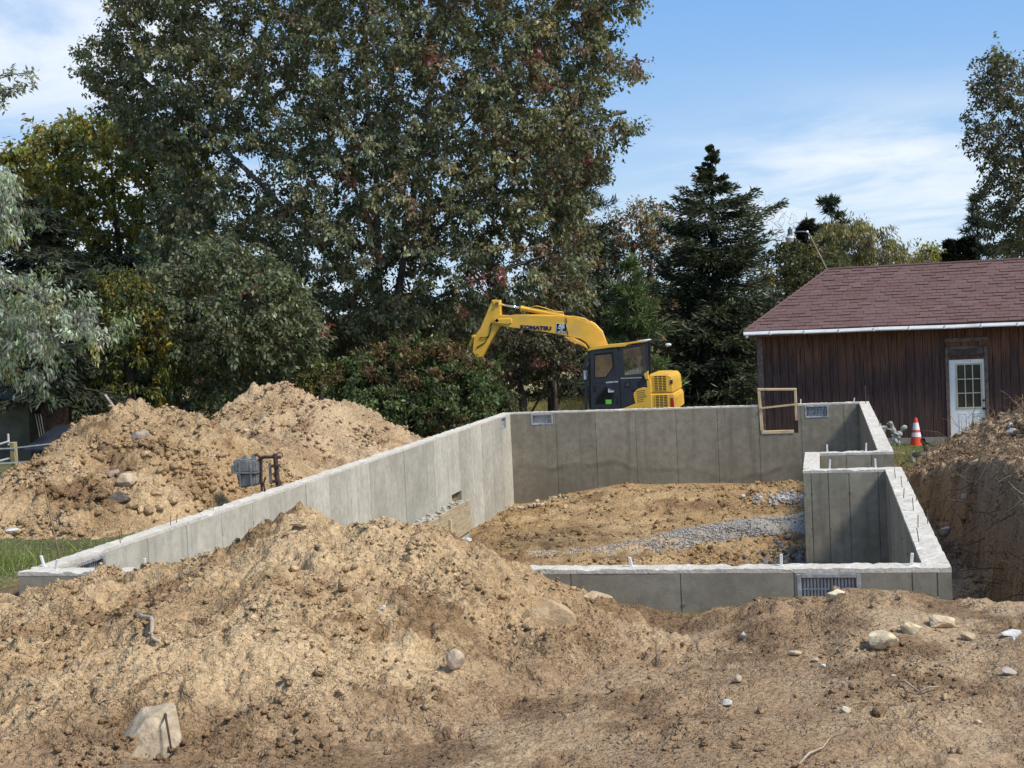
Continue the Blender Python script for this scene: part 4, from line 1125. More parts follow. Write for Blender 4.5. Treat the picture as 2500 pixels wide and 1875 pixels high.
# ---- cab
cabf = MB()
def ring(mb, outer, inner, y0, y1):
    n = len(outer)
    v = [(p[0], y0, p[1]) for p in outer] + [(p[0], y0, p[1]) for p in inner] + [(p[0], y1, p[1]) for p in outer] + [(p[0], y1, p[1]) for p in inner]
    f = []
    for i in range(n):
        j = (i + 1) % n
        f += [(i, j, n + j, n + i), (2 * n + i, 3 * n + i, 3 * n + j, 2 * n + j), (i, 2 * n + i, 2 * n + j, j), (n + i, n + j, 3 * n + j, 3 * n + i)]
    mb.add(v, f)
CY0, CY1 = 36.2, 37.02
far_out = [(-6.3, -.36), (-6.26, .9), (-6.1, 1.24), (-4.6, 1.40), (-4.56, -.36)]; far_in = [(-5.62, .35), (-5.62, .86), (-5.60, 1.16), (-4.72, 1.26), (-4.7, .4)]
ring(cabf, far_out, far_in, CY1 - .05, CY1)
cabf.box(-4.62, -4.56, CY0 + .04, CY0 + .12, .4, 1.38); cabf.box(-4.62, -4.56, CY1 - .12, CY1 - .051, .4, 1.38); cabf.box(-4.62, -4.57, CY0 + .05, CY1 - .05, -.36, .46)
cabf.box(-6.25, -4.62, CY0 + .05, CY1 - .05, -.42, -.36)
cabf.prism([(-6.31, -.36), (-6.27, .92), (-6.11, 1.25), (-6.05, 1.24), (-6.2, .9), (-6.25, -.36)], CY0 + .0, CY0 + .07)
cabf.prism([(-6.31, -.36), (-6.27, .92), (-6.11, 1.25), (-6.05, 1.24), (-6.2, .9), (-6.25, -.36)], CY1 - .12, CY1 - .051)
cab = cabf.build('cab', M_CAB, exc)
m = MB()
m.prism([(-6.17, 1.205), (-6.13, 1.27), (-6.02, 1.335), (-5.5, 1.37), (-5.2, 1.385), (-4.62, 1.45), (-4.575, 1.44), (-4.58, 1.395), (-5.05, 1.355), (-5.14, 1.30), (-5.5, 1.285), (-6.06, 1.235)], CY0 - .03, CY1 + .02)
m.build('roof', M_YEL, cab, .012, seg=2)
m = MB(); m.prism([(-4.83, 1.435), (-4.6, 1.46), (-4.53, 1.44), (-4.58, 1.41)], CY0 - .02, CY1); m.build('roof_hatch', M_STICK, cab, .006)
dr = MB()
ring(dr, [(-6.09, 1.225), (-5.355, 1.27), (-5.34, .62), (-5.34, .335), (-6.12, .335)], [(-6.0, 1.13), (-5.49, 1.165), (-5.455, .77), (-5.69, .47), (-6.03, .455)], CY0 - .012, CY0 + .035)
ring(dr, [(-6.12, .334), (-5.72, .334), (-5.34, .334), (-5.34, -.35), (-6.13, -.35)], [(-6.0, -.03), (-5.72, .235), (-5.485, .13), (-5.56, -.26), (-6.045, -.25)], CY0 - .012, CY0 + .035)
cdoor = dr.build('door', M_CAB, cab, .004)
m = MB(); m.prism([(-6.01, 1.14), (-5.48, 1.175), (-5.445, .77), (-5.685, .46), (-6.04, .445)], CY0 + .008, CY0 + .014); m.build('window', M_GLASS, cdoor)
m = MB(); m.prism([(-6.01, -.03), (-5.72, .245), (-5.475, .14), (-5.55, -.27), (-6.055, -.26)], CY0 + .008, CY0 + .014); m.build('window', M_GLASS, cdoor)
for outer, inner in (([(-6.005, 1.135), (-5.485, 1.17), (-5.45, .77), (-5.69, .465), (-6.035, .45)], [(-5.965, 1.085), (-5.53, 1.115), (-5.50, .78), (-5.705, .515), (-5.99, .505)]),
                     ([(-6.005, -.03), (-5.72, .24), (-5.48, .135), (-5.555, -.265), (-6.05, -.255)], [(-5.955, -.045), (-5.715, .18), (-5.535, .10), (-5.6, -.215), (-6.0, -.205)])):
    m = MB(); ring(m, outer, inner, CY0 + .0, CY0 + .0075); m.build('window_seal', M_RUB, cdoor)
m = MB(); m.box(-6.06, -5.96, CY0 - .018, CY0 - .011, .12, .29); m.build('door_handle', M_RUB, cdoor, .004)
m = MB(); m.box(-5.43, -5.385, CY0 - .018, CY0 - .011, -.22, -.04); m.build('grab_slot', M_RUB, cdoor, .004)
m = MB(); m.box(-5.655, -5.49, CY0 - .001, CY0 + .0045, .09, .215); st = m.build('sticker', M_STICK, cdoor)
for k in range(3):
    m = MB(); m.box(-5.63 + .01 * k, -5.53 - .012 * k, CY0 - .003, CY0 - .0015, .125 + .027 * k, .135 + .027 * k); m.build('sticker_print', M_CAB, st)
m = MB(); m.box(-5.735, -5.575, CY0 - .001, CY0 + .0045, -.225, -.105); m.build('sticker', M_GRN, cdoor)
text('KOMATSU', .058, (-5.70, CY0 - .0135, .335), (R(90), R(-2.5), 0), M_STICK, 'lettering', cdoor, .001, .001, sx=1.2)
# rear side window and lower panel
rw = MB()
ring(rw, [(-5.325, 1.285), (-4.605, 1.39), (-4.575, .46), (-5.325, .425)], [(-5.215, 1.22), (-4.74, 1.285), (-4.735, .56), (-5.19, .53)], CY0, CY0 + .03)
rear = rw.build('rear_side_frame', M_CAB, cab, .004)
m = MB(); m.prism([(-5.225, 1.23), (-4.73, 1.295), (-4.725, .55), (-5.2, .52)], CY0 + .008, CY0 + .013); m.build('window', M_GLASS, rear)
m = MB(); m.prism([(-4.725, 1.30), (-4.62, 1.315), (-4.60, .5), (-4.72, .5)], CY0 - .007, CY0 - .001); m.build('rear_glass', M_GLASSD, rear)
for z in (.98, .66):
    m = MB(); ring(m, [(-4.79, z + .055), (-4.70, z + .06), (-4.70, z - .03), (-4.79, z - .035)], [(-4.775, z + .04), (-4.715, z + .045), (-4.715, z - .015), (-4.775, z - .02)], CY0 - .02, CY0 - .008); m.build('hinge', M_STEEL, rear)
m = MB(); m.box(-5.30, -4.74, CY0 - .012, CY0 - .002, .445, .462); m.build('chrome_strip', M_CHROME, rear)
m = MB(); m.prism([(-5.325, .42), (-4.575, .452), (-4.58, .20), (-4.80, .185), (-5.0, .09), (-4.96, -.24), (-5.15, -.30), (-5.325, -.36)], CY0 - .008, CY0 + .03); lp = m.build('side_panel', M_CAB, exc, .006)
m = MB(); m.box(-5.19, -5.05, CY0 - .013, CY0 - .007, .21, .36); em = m.build('emblem', M_RUB, lp, .004)
m = MB(); m.prism([(-5.165, .27), (-5.12, .335), (-5.08, .27), (-5.10, .27), (-5.12, .30), (-5.145, .27)], CY0 - .016, CY0 - .0125); m.prism([(-5.17, .25), (-5.075, .25), (-5.075, .262), (-5.17, .262)], CY0 - .016, CY0 - .0125); m.build('emblem_mark', M_STEEL, em)
m = MB(); m.box(-4.86, -4.78, CY0 - .014, CY0 - .007, .23, .36); m.build('latch', M_RUB, lp, .006)
# yellow side vent and deck
m = MB(); m.prism([(-4.575, .60), (-4.66, .52), (-4.62, .40), (-4.60, .18), (-4.72, .19), (-4.86, .15), (-4.97, .06), (-4.98, -.0), (-4.94, -.235), (-5.2, -.33), (-5.35, -.38), (-4.5, -.38), (-4.5, .3)], CY0 - .015, CY0 + .03); sp = m.build('side_vent_panel', M_YEL, exc, .008)
for k in range(7):
    z = .125 - .048 * k; xa = -4.90 + .003 * k; xb = -4.655 - (.05 if k > 3 else 0)
    m = MB(); m.prism([(xa, z - .03), (xb, z), (xb, z - .012), (xa, z - .042)], CY0 - .0185, CY0 - .0145); m.build('vent_slot', M_RUB, sp)
m = MB(); m.tube([(-4.655, CY0 - .019, -.05), (-4.655, CY0 - .014, -.05)], .022, 10); m.build('lock', M_STEEL, sp)
m = MB(); m.box(-6.3, -4.0, 36.22, 38.42, -.56, -.43); m.build('deck', M_YEL, exc, .02)
m = MB(); m.prism([(-5.35, -.36), (-4.62, -.335), (-4.62, -.43), (-5.35, -.43)], CY0 - .012, CY0 + .1); m.build('deck_edge', M_YEL, exc, .006)
# engine cover / counterweight
m = MB(); m.prism([(-4.55, .535), (-4.2, .53), (-4.02, .515), (-3.95, .47), (-3.92, .35), (-3.905, .02), (-4.55, .03)], 36.22, 38.42); ec = m.build('engine_cover', M_YEL, exc, .03, seg=3)
m = MB(); m.prism([(-4.53, .024), (-3.90, .014), (-3.865, -.1), (-3.86, -.45), (-4.53, -.45)], 36.2, 38.44); cw = m.build('counterweight', M_YEL, exc, .03, seg=3)
def grille(parent, x0, x1, z0, z1, nr, ncol, y):
    m = MB(); m.box(x0, x1, y - .003, y + .01, z0, z1); g = m.build('grille', M_RUB, parent)
    for k in range(nr + 1):
        z = z0 + (z1 - z0) * k / nr
        m = MB(); m.box(x0 - .005, x1 + .005, y - .011, y - .002, z - .007, z + .007); m.build('slat', M_YEL, g)
    for k in range(ncol + 1):
        xx = x0 + (x1 - x0) * k / ncol
        m = MB(); m.box(xx - .009, xx + .009, y - .0125, y - .0021, z0, z1); m.build('slat', M_YEL, g)
grille(ec, -4.42, -4.09, .085, .485, 9, 3, 36.22); grille(cw, -4.40, -4.07, -.42, -.03, 9, 3, 36.20)
m = MB(); m.prism([(-4.0, -.1), (-3.93, -.12), (-3.91, -.25), (-3.91, -.38), (-4.0, -.38)], 36.19, 36.21); m.build('tail_lamp', M_RED, cw, .004)
m = MB(); m.box(-3.99, -3.925, 36.208, 36.222, .26, .36); m.build('badge', M_CAB, ec)
m = MB(); m.prism([(-4.675, .54), (-4.57, .62), (-4.55, .63), (-4.555, .40), (-4.64, .41)], 36.14, 36.2); m.build('grab_fairing', M_YEL, exc, .01)
# mirror on a stalk, handrail and wiper
m = MB(); m.tube([(-4.6, 36.4, 1.43), (-4.1, 36.4, 1.44), (-4.05, 36.4, 1.40)], .008, 6); mi = m.build('mirror_stalk', M_STEEL, exc)
m = MB(); m.ball((-4.02, 36.4, 1.29), (.085, .03, .045), 10, 6); m.build('mirror', M_STICK, mi, smooth=True)
m = MB(); m.tube([(-6.17, 36.17, .9), (-6.22, 36.15, .75), (-6.2, 36.15, .35), (-6.2, 36.15, -.1), (-6.15, 36.17, -.33)], .012, 7); m.build('handrail', M_RUB, exc, smooth=True)
m = MB(); m.box(-6.29, -6.20, 36.165, 36.175, .46, .70); m.build('reflector', M_STICK, exc)
m = MB(); m.tube([(-5.17, 36.4, 1.36), (-5.155, 36.4, 1.62)], .006, 5); m.build('aerial', M_RUB, exc)
# seat
m = MB(); m.box(-5.35, -4.95, 36.4, 36.85, .0, .12); m.prism([(-5.05, .12), (-4.93, .12), (-4.86, .82), (-4.95, .84)], 36.4, 36.85); m.box(-5.3, -4.98, 36.45, 36.8, -.36, .0); m.build('seat', M_CAB, exc, .03)
# slew ring and tracks
m = MB(); m.tube([(-5.2, 37.3, -.8), (-5.2, 37.3, -.56)], .6, 24); m.box(-5.75, -4.65, 36.7, 37.9, -1.1, -.82); m.build('undercarriage', M_CAB, exc)
for y0 in (36.25, 37.9):
    cap = [(-6.35 + .33 * math.cos(a) , -1.0 + .33 * math.sin(a)) for a in np.linspace(math.pi / 2, 3 * math.pi / 2, 9)] + [(-4.05 + .33 * math.cos(a), -1.0 + .33 * math.sin(a)) for a in np.linspace(-math.pi / 2, math.pi / 2, 9)]
    m = MB(); m.prism(cap, y0, y0 + .45); tr = m.build('track', M_RUB, exc)
    for xx in (-6.35, -4.05):
        m = MB(); m.tube([(xx, y0 - .02, -1.0), (xx, y0 + .47, -1.0)], .24, 18); m.build('wheel', M_STEEL, tr)
    for k in range(5):
        m = MB(); m.tube([(-5.9 + .36 * k, y0 - .015, -1.2), (-5.9 + .36 * k, y0 + .465, -1.2)], .09, 12); m.build('roller', M_STEEL, tr)
m = MB(); m.prism([(-6.5, -.9), (-6.95, -.75), (-7.0, -1.1), (-6.95, -1.33), (-6.9, -1.1), (-6.85, -.85), (-6.5, -1.0)], 36.2, 38.4); m.build('dozer_blade', M_YEL, exc)
# ------------------------------------------------------------------ things around the foundation
def wood(name, a, b, scale=(30, 30, 2.0)):
    t = NT(name)
    g = t.noise(t.pos(scale, obj=False), 1.0, 5, 0.65, 0.8); n = t.noise(t.pos(), 6, 4)
    c = t.mix(t.rng(g, .3, .7), a, b); c = t.mix(t.rng(n, .52, .72, 0, .5), c, tuple(q * .6 for q in a))
    return t.done(t.principled(c, .8, 0, .25, t.bump(g, .3, .003)))
M_LUM = wood('raw_lumber', (0.50, 0.36, 0.19), (0.68, 0.53, 0.33))
M_LUMH = wood('raw_lumber_rail', (0.50, 0.36, 0.19), (0.68, 0.53, 0.33), (2.0, 30, 30))
M_LUMY = wood('form_lumber', (0.30, 0.24, 0.15), (0.50, 0.40, 0.25), (30, 2.0, 30))
M_GREYW = wood('grey_wood', (0.22, 0.18, 0.14), (0.42, 0.36, 0.28))
buck = thing('window_frame', 'raw lumber window frame standing in the notch of the back wall', 'window frame', (-1.02, Y2 + .08, -.64))
def board(nm, pts, y0, y1, mat, parent):
    q = MB(); q.prism(pts, y0, y1); return q.build(nm, mat, parent, .003)
yb0, yb1 = Y2 - .012, Y2 + .14
board('stud', [(-1.455, .325), (-1.395, .325), (-1.36, -.57), (-1.42, -.57)], yb0, yb1, M_LUM, buck)
board('stud', [(-.665, .30), (-.61, .30), (-.61, -.36), (-.665, -.355)], yb0, yb1, M_LUM, buck)
board('top_rail', [(-1.455, .37), (-.61, .345), (-.61, .302), (-1.455, .327)], yb0 - .004, yb1 + .004, M_LUMH, buck)
board('sill_rail', [(-1.40, -.575), (-.70, -.568), (-.70, -.638), (-1.40, -.638)], yb0 - .003, yb1, M_LUMH, buck)
board('brace', [(-1.40, -.045), (-.665, .015), (-.665, -.025), (-1.40, -.085)], yb0 - .03, yb0 - .006, M_LUMH, buck)
# form boards left under the left wall
fb = thing('form_boards', 'leftover lumber form boards along the foot of the left wall', 'form boards', (-7.0, 23.8, -1.9))
m = MB(); m.box(XL + .012, XL + .26, 21.3, 25.55, -2.2, -1.36); m.build('footing', M_CONC_L, fb, .02)
for a, b, z0, z1, o_ in ((21.3, 23.35, -1.92, -1.33, 0), (23.37, 25.5, -1.90, -1.30, .008)):
    q = MB(); q.box(XL + .262 + o_, XL + .30 + o_, a, b, z0, z1); q.build('plank', M_LUMY, fb, .004)
for yy in (22.4, 23.9):
    q = MB(); q.box(XL + .315, XL + .36, yy, yy + .05, -2.1, -1.42 - .04 * (yy > 23)); q.build('stake', M_LUM, fb, .004)
rgq = np.random.default_rng(5)
P3 = np.stack([rgq.uniform(XL + .03, XL + .24, 60), rgq.uniform(21.4, 25.4, 60), np.full(60, -1.33)], 1)
V, F = lumps(P3, rgq.uniform(.03, .09, 60), rgq, ICO, .6)
o = np_mesh('spilled_concrete', V, F, M_CONC_L, parent=fb); o['kind'] = 'stuff'
# anchor bolts and pins in the tops of the walls
M_BOLT = simple('white_sleeve', (0.66, 0.65, 0.61), .5, 0, .05)
M_REB = simple('rebar_rust', (0.16, 0.12, 0.09), .8, .3, .25, 30)
for (bx, by, h, lean) in ((-.40, 11.28, .095, .004), (.62, 11.26, .10, .012), (0.0, 20.20, .11, .0), (.54, 20.2, .12, .01), (.02, 18.10, .12, .012), (.60, 18.10, .12, -.004), (-.53, 30.72, .10, 0), (.60, 30.72, .09, .02), (-6.08, 11.27, .10, .008), (-6.96, 11.24, .10, .03), (-7.2, 11.45, .1, -.03), (-1.62, 11.27, .08, -.02)):
    m = MB(); m.prism([(bx - .012, -.02), (bx + .012, -.02), (bx + .012 + lean, h), (bx - .012 + lean, h)], by - .012, by + .012); m.box(bx - .018, bx + .018, by - .018, by + .018, -.01, .006)
    m.build('anchor_bolt', M_BOLT, found, .003)
for (bx, by, h) in ((-7.1, 12.7, .13), (-7.22, 12.95, .13), (-7.15, 13.9, .12), (-7.2, 15.1, .12), (-7.18, 14.1, .1), (.80, 13.2, .12), (.83, 14.3, .13), (.78, 15.2, .11), (.82, 16.1, .13), (.79, 17.0, .12), (.76, 12.4, .12), (.84, 30.1, .38), (.9, 30.7, .12), (.90, 24.4, .12), (-7.15, 27.2, .14), (-7.2, 28.9, .14), (-4.0, 30.7, .08), (-2.2, 30.7, .07), (-6.3, 30.7, .06), (.905, 16.6, .13), (.9, 15.0, .14), (.9, 13.4, .14)):
    m = MB(); m.tube([(bx, by, -.03), (bx + random.uniform(-.02, .02), by + random.uniform(-.02, .02), h)], .0045 if h < .3 else .008, 5); m.build('rebar_pin', M_REB, found)
def rod(name, label, cat, pts, r, mat, n=7, smooth=True, radii=None):
    q = MB(); q.tube(pts, radii or r, n)
    return tag(q.build(name, mat, None, smooth=smooth, loc=tuple(pts[0])), label, cat)
rod('marker_rod', 'thin rusty rod leaning beside the front left corner of the foundation', 'rod', [(-7.40, 12.05, -.3), (-7.42, 12.05, .05), (-7.55, 12.1, .62)], .008, simple('bent_rod', (0.20, 0.14, 0.07), .7))
rod('wooden_stake', 'weathered wooden stake leaning at the top of the left soil pile', 'stake', [(-10.32, 18.8, .85), (-10.62, 18.8, 1.27)], .022, M_GREYW, 4, False)

# gas meter on its riser
meter = thing('gas_meter', 'grey gas meter on rusty riser pipes behind the left wall', 'gas meter', (-7.5, 17.6, -.4))
M_RUST = simple('rusty_pipe', (0.085, 0.05, 0.04), .8, .2, .25, 20, .002)
M_GREYM = simple('grey_meter', (0.185, 0.188, 0.180), .5, .1, .12, 10, 0, .4, (0.34, 0.32, 0.28))
def mt(x, z, y=18.4): return (x, y, z)
q = MB(); q.tube([mt(-7.98, -.5), mt(-7.995, -.1), mt(-8.01, .29)], .035, 10); q.build('riser_pipe', M_RUST, meter)
q = MB(); q.tube([mt(-8.26, -.5), mt(-8.25, -.1), mt(-8.24, .20)], .020, 8); q.build('support_pipe', M_RUST, meter)
q = MB(); q.tube([mt(-8.18, -.45), mt(-8.22, -.15), mt(-8.18, -.05)], .014, 6); q.build('brace', M_RUST, meter)
q = MB(); q.tube([mt(-8.27, .20), mt(-8.2, .245), mt(-8.0, .245), mt(-7.92, .235)], .026, 8); q.build('cross_pipe', M_RUST, meter)
q = MB()
ringp = [(-7.94 + .05 * math.cos(a), 18.4, .26 + .05 * math.sin(a)) for a in np.linspace(-.5, math.pi, 8)]
q.tube(ringp, .008, 5); q.build('lock_ring', M_RUST, meter)
q = MB(); q.box(-8.07, -7.95, 18.35, 18.45, .09, .13); q.box(-8.06, -7.96, 18.355, 18.445, -.14, -.10); q.build('clamp', M_RUST, meter, .004)
q = MB(); q.box(-8.12, -8.085, 18.38, 18.42, -.16, .16); q.build('regulator', M_GREYM, meter, .006)
q = MB(); q.prism([(-8.62, .235), (-8.26, .20), (-8.27, .03), (-8.60, .04)], 18.24, 18.54); q.build('upper_case', M_GREYM, meter, .02, seg=2)
q = MB(); q.prism([(-8.595, .028), (-8.275, .018), (-8.29, -.165), (-8.555, -.20)], 18.255, 18.525); q.build('lower_case', M_GREYM, meter, .025, seg=2)
q = MB(); q.prism([(-8.615, .05), (-8.262, .038), (-8.264, .012), (-8.612, .022)], 18.23, 18.55); q.build('flange', M_GREYM, meter, .004)
for xx in (-8.54, -8.36):
    q = MB(); q.prism([(xx, .2), (xx + .03, .2), (xx + .03, -.17), (xx, -.17)], 18.232, 18.25); q.build('rib', M_GREYM, meter, .004)
q = MB(); q.box(-8.70, -8.625, 18.32, 18.46, .02, .14); q.build('index_cover', simple('cloudy_plastic', (.42, .42, .36), .3), meter, .01)
for xx in (-8.5, -8.36):
    q = MB(); q.tube([mt(xx, .2), mt(xx + .01, .28)], .03, 9); q.build('union_nut', M_GREYM, meter)
q = MB(); q.tube([mt(-8.36, .27), mt(-8.30, .285), mt(-8.25, .24)], .022, 8); q.build('swivel', M_RUST, meter)

_k = 17.6 / 19.0
for o in list(meter.children):                 # built at 19 m, set nearer the wall
    for v in o.data.vertices:
        w = v.co + Vector((-7.5, 17.6, -.4))
        v.co = Vector((w.x * _k, 17.6 + (w.y - 18.4) * _k, CAM.z + (w.z - CAM.z) * _k)) - Vector((-7.5, 17.6, -.4))
# traffic cone
cone = thing('traffic_cone', 'orange traffic cone with two white bands beside the barn wall', 'traffic cone', (2.03, 33.0, -1.29))
M_ORG = simple('cone_orange', (0.80, 0.075, 0.025), .5, 0, .05, 8)
M_BAND = simple('white_band', (0.78, 0.78, 0.80), .35, 0, .06, 20)
def cz(z): return .153 - (z + 1.26) * .172
q = MB(); q.box(1.82, 2.23, 32.81, 33.19, -1.292, -1.262); q.build('base', simple('cone_base', (0.62, 0.09, 0.04), .7, 0, .15, 8), cone, .006)
q = MB(); q.tube([(2.03, 33, z) for z in (-1.264, -.60, -.572, -.565)], [cz(-1.264), cz(-.6), .033, .02], 20); q.build('body', M_ORG, cone)
for z0, z1 in ((-1.005, -.905), (-.845, -.68)):
    q = MB(); q.tube([(2.03, 33, z0), (2.03, 33, z1)], [cz(z0) + .003, cz(z1) + .003], 20); q.build('band', M_BAND, cone)
# garden statue: boy lifting a dog to a fountain
statue = thing('garden_statue', 'grey garden statue of a boy lifting a dog to a fountain', 'statue', (1.5, 33.0, -1.27))
M_STONE = simple('cast_stone', (0.40, 0.39, 0.35), .85, 0, .14, 14, .006, .3, (0.24, 0.26, 0.23))
q = MB(); q.tube([(1.23, 33, z) for z in (-1.24, -1.2, -1.12, -1.0, -.96, -.9, -.80, -.775, -.765, -.74, -.735)], [.13, .12, .10, .095, .125, .105, .135, .15, .155, .155, .12], 14); q.build('fountain', M_STONE, statue)
q = MB(); q.tube([(1.21, 33, -.735), (1.22, 33, -.70), (1.26, 33, -.695)], .02, 8); q.build('spout', M_STONE, statue)
q = MB(); q.box(1.08, 1.74, 32.86, 33.16, -1.292, -1.235); q.build('plinth', M_STONE, statue, .015)
def blob(nm, balls, parent, vox=.011):
    q = MB()
    for c, r, *t in balls:
        q.ball(c, r, 12, 8, Matrix.Rotation(R(t[0]), 3, 'Y') if t else None)
    o = q.build(nm, M_STONE, parent, smooth=True)
    rm = o.modifiers.new('join', 'REMESH'); rm.mode = 'VOXEL'; rm.voxel_size = vox; rm.use_smooth_shade = True
    sm = o.modifiers.new('smooth', 'SMOOTH'); sm.iterations = 2; sm.factor = .5
    return o
blob('dog', [((1.46, 33, -.675), (.055, .048, .05)), ((1.405, 33, -.69), (.04, .026, .024)), ((1.375, 33, -.695), (.017, .017, .015)), ((1.50, 32.962, -.72), (.022, .014, .06), 12), ((1.50, 33.038, -.72), (.022, .014, .06), 12), ((1.49, 33, -.76), (.052, .05, .08), -14),
             ((1.52, 33, -.86), (.07, .062, .10), -14), ((1.545, 33, -.96), (.075, .07, .09)), ((1.44, 32.965, -.82), (.07, .02, .02), 20), ((1.44, 33.035, -.82), (.07, .02, .02), 20), ((1.385, 32.965, -.80), (.026, .02, .02)), ((1.385, 33.035, -.80), (.026, .02, .02)),
             ((1.49, 32.95, -1.03), (.028, .025, .07), 10), ((1.49, 33.05, -1.03), (.028, .025, .07), 10), ((1.60, 33, -.99), (.045, .018, .018), -30)], statue)
blob('boy', [((1.745, 33, -.805), (.068, .064, .066)), ((1.69, 33, -.80), (.02, .02, .02)), ((1.77, 33, -.785), (.066, .07, .062)), ((1.70, 33, -.865), (.035, .035, .03)), ((1.655, 33, -.93), (.075, .075, .075)), ((1.615, 33, -1.0), (.07, .075, .08)), ((1.58, 32.93, -.925), (.075, .024, .024), 25), ((1.58, 33.07, -.925), (.075, .024, .024), 25),
             ((1.50, 32.94, -.965), (.055, .02, .02), 35), ((1.50, 33.06, -.965), (.055, .02, .02), 35), ((1.56, 32.955, -1.09), (.05, .045, .08), -18), ((1.60, 33.05, -1.09), (.048, .045, .085), 14), ((1.53, 32.955, -1.17), (.034, .034, .06)), ((1.64, 33.05, -1.17), (.034, .034, .07), 20),
             ((1.50, 32.955, -1.222), (.058, .032, .024)), ((1.635, 33.05, -1.222), (.06, .032, .024))], statue)
# drain pipes dug up by the trench
def pipe_mat():
    t = NT('muddy_plastic_pipe')
    c = t.mix(t.rng(t.noise(t.pos(), 7, 5), .35, .65), (0.11, 0.10, 0.08), (0.33, 0.29, 0.20))
    return t.done(t.principled(c, .6, 0, .3))
M_MUDP = pipe_mat()
def hollow(name, label, pts, r):
    root = thing(name, label, 'drain pipe', tuple(pts[0]))
    q = MB(); q.tube(pts, r, 12, cap=False); q.tube(pts, r * .8, 12, cap=False)
    q.build('pipe_wall', M_MUDP, root, smooth=True)
    q = MB(); q.tube([Vector(pts[0]) + (Vector(pts[1]) - Vector(pts[0])).normalized() * .02, Vector(pts[0]) + (Vector(pts[1]) - Vector(pts[0])).normalized() * .03], r * .79, 12); q.build('bore_shade', M_DARK, root)  # near-black disc inside the mouth: the pipe's inner shade put in as colour
    return root
hollow('drain_pipe', 'open ended pipe sticking up beside the traffic cone', [(1.93, 29.3, -.74), (1.96, 29.42, -.80), (2.02, 29.6, -.98), (2.05, 29.6, -1.3)], .055)
rod('drain_pipe', 'muddy pipe lying level at the bank edge, left of the other pipes', 'drain pipe', [(1.72, 29.5, -1.06), (1.95, 29.52, -1.05), (2.30, 29.55, -1.03)], .055, M_MUDP, 10)
rod('drain_pipe', 'muddy bent pipe running up from the bank toward the door', 'drain pipe', [(1.94, 29.3, -1.17), (2.10, 29.35, -1.08), (2.22, 29.4, -.99), (2.36, 29.5, -.93)], .05, M_MUDP, 10)
rod('drain_hose', 'thin dark hose sloping down from the open pipe end', 'hose', [(1.97, 29.25, -.78), (2.15, 29.28, -.86), (2.36, 29.3, -.95), (2.42, 29.4, -.9)], .022, M_RUB, 8)
rod('drain_pipe', 'short curved pipe at the lip of the trench', 'drain pipe', [(1.70, 29.3, -1.1), (1.74, 29.1, -1.2), (1.90, 29.0, -1.26), (2.0, 29.05, -1.22)], .045, M_MUDP, 10)

# fence with white electric tape at the far left
fpost = thing('fence', 'wooden fence post strung with white tape and rails at far left', 'fence', (-16.9, 26.0, -.56))
M_POST = wood('fence_post', (0.26, 0.21, 0.10), (0.45, 0.37, 0.19))
q = MB(); q.box(-16.97, -16.85, 25.94, 26.06, -.8, .02); q.build('post', M_POST, fpost, .012)
q = MB(); q.box(-17.03, -17.0, 25.98, 26.01, -.05, .20); q.build('insulator_stake', M_BOLT, fpost)
for pts, r_ in (([(-18.2, 25.7, -.17), (-17.3, 25.92, -.04), (-16.99, 25.98, .04)], .022), ([(-18.2, 25.7, -.52), (-17.3, 25.92, -.39), (-16.98, 25.98, -.32)], .022)):
    q = MB(); q.tube(pts, r_, 8); q.build('rail', M_BOLT, fpost)
for zz, sag in ((-.12, 0), (-.43, 0)):
    q = MB(); q.prism([(-18.5, zz - .02), (-16.9, zz - .0), (-14.2, zz + .22 if zz > -.2 else zz + .1), (-14.2, zz + .245 if zz > -.2 else zz + .13), (-16.9, zz + .028), (-18.5, zz + .01)], 25.925, 25.932); q.build('tape', simple('faded_tape', (.55, .55, .56), .5), fpost)
# shed corner, leaning boards and little dark roof behind the fence
shed = thing('shed', 'tan plywood shed wall in the shade behind the fence', 'shed', (-20.5, 30.6, -.7))
q = MB(); q.box(-23, -19.36, 30.5, 32.5, -.9, .75); q.build('wall', simple('tan_plywood', (0.12, 0.11, 0.075), .85, 0, .15, 3), shed)
q = MB(); q.box(-23.2, -19.2, 30.3, 32.7, .752, .82); q.build('roof', M_CAB, shed)
tag(MB().prism([(-18.92, .55), (-18.2, .52), (-18.2, .05), (-18.35, -.2), (-18.6, -.72), (-18.8, -.72)], 30.35, 30.39).build('plywood_sheet', simple('rusty_osb', (0.085, 0.045, 0.026), .85, 0, .3, 16), None, loc=(-18.6, 30.37, -.7)), 'rust coloured board leaning in the shade beside the little dark roof', 'board')
for k, (lbl, xo) in enumerate((('thin leaning stake nearest the dark tree trunk', 0), ('thin leaning stake between two others by the rust coloured board', .07), ('thin leaning stake closest to the rust coloured board', .14))):
    rod('leaning_stake', lbl, 'stake', [(-18.98 + xo, 30.2, .36), (-18.62 + xo * .8, 29.9, -.75)], .014, M_GREYW, 5, False)
hut = thing('doghouse', 'little doghouse with dark slate roof half hidden by the soil pile', 'doghouse', (-17.8, 29.6, -.7))
q = MB(); q.add([(-18.75, 29.2, -.42), (-16.3, 29.2, -.42), (-16.3, 30.1, .10), (-18.38, 30.1, .08), (-18.75, 29.2, -.47), (-16.3, 29.2, -.47), (-16.3, 30.1, .05), (-18.38, 30.1, .03)], [(0, 1, 2, 3), (4, 7, 6, 5), (0, 4, 5, 1), (1, 5, 6, 2), (2, 6, 7, 3), (3, 7, 4, 0)])
q.build('roof', simple('dark_slate_roof', (0.022, 0.026, 0.036), .6, 0, .15, 5), hut)
q = MB(); q.box(-18.3, -16.5, 29.4, 30.0, -.8, -.40); q.build('wall', M_GREYW, hut)

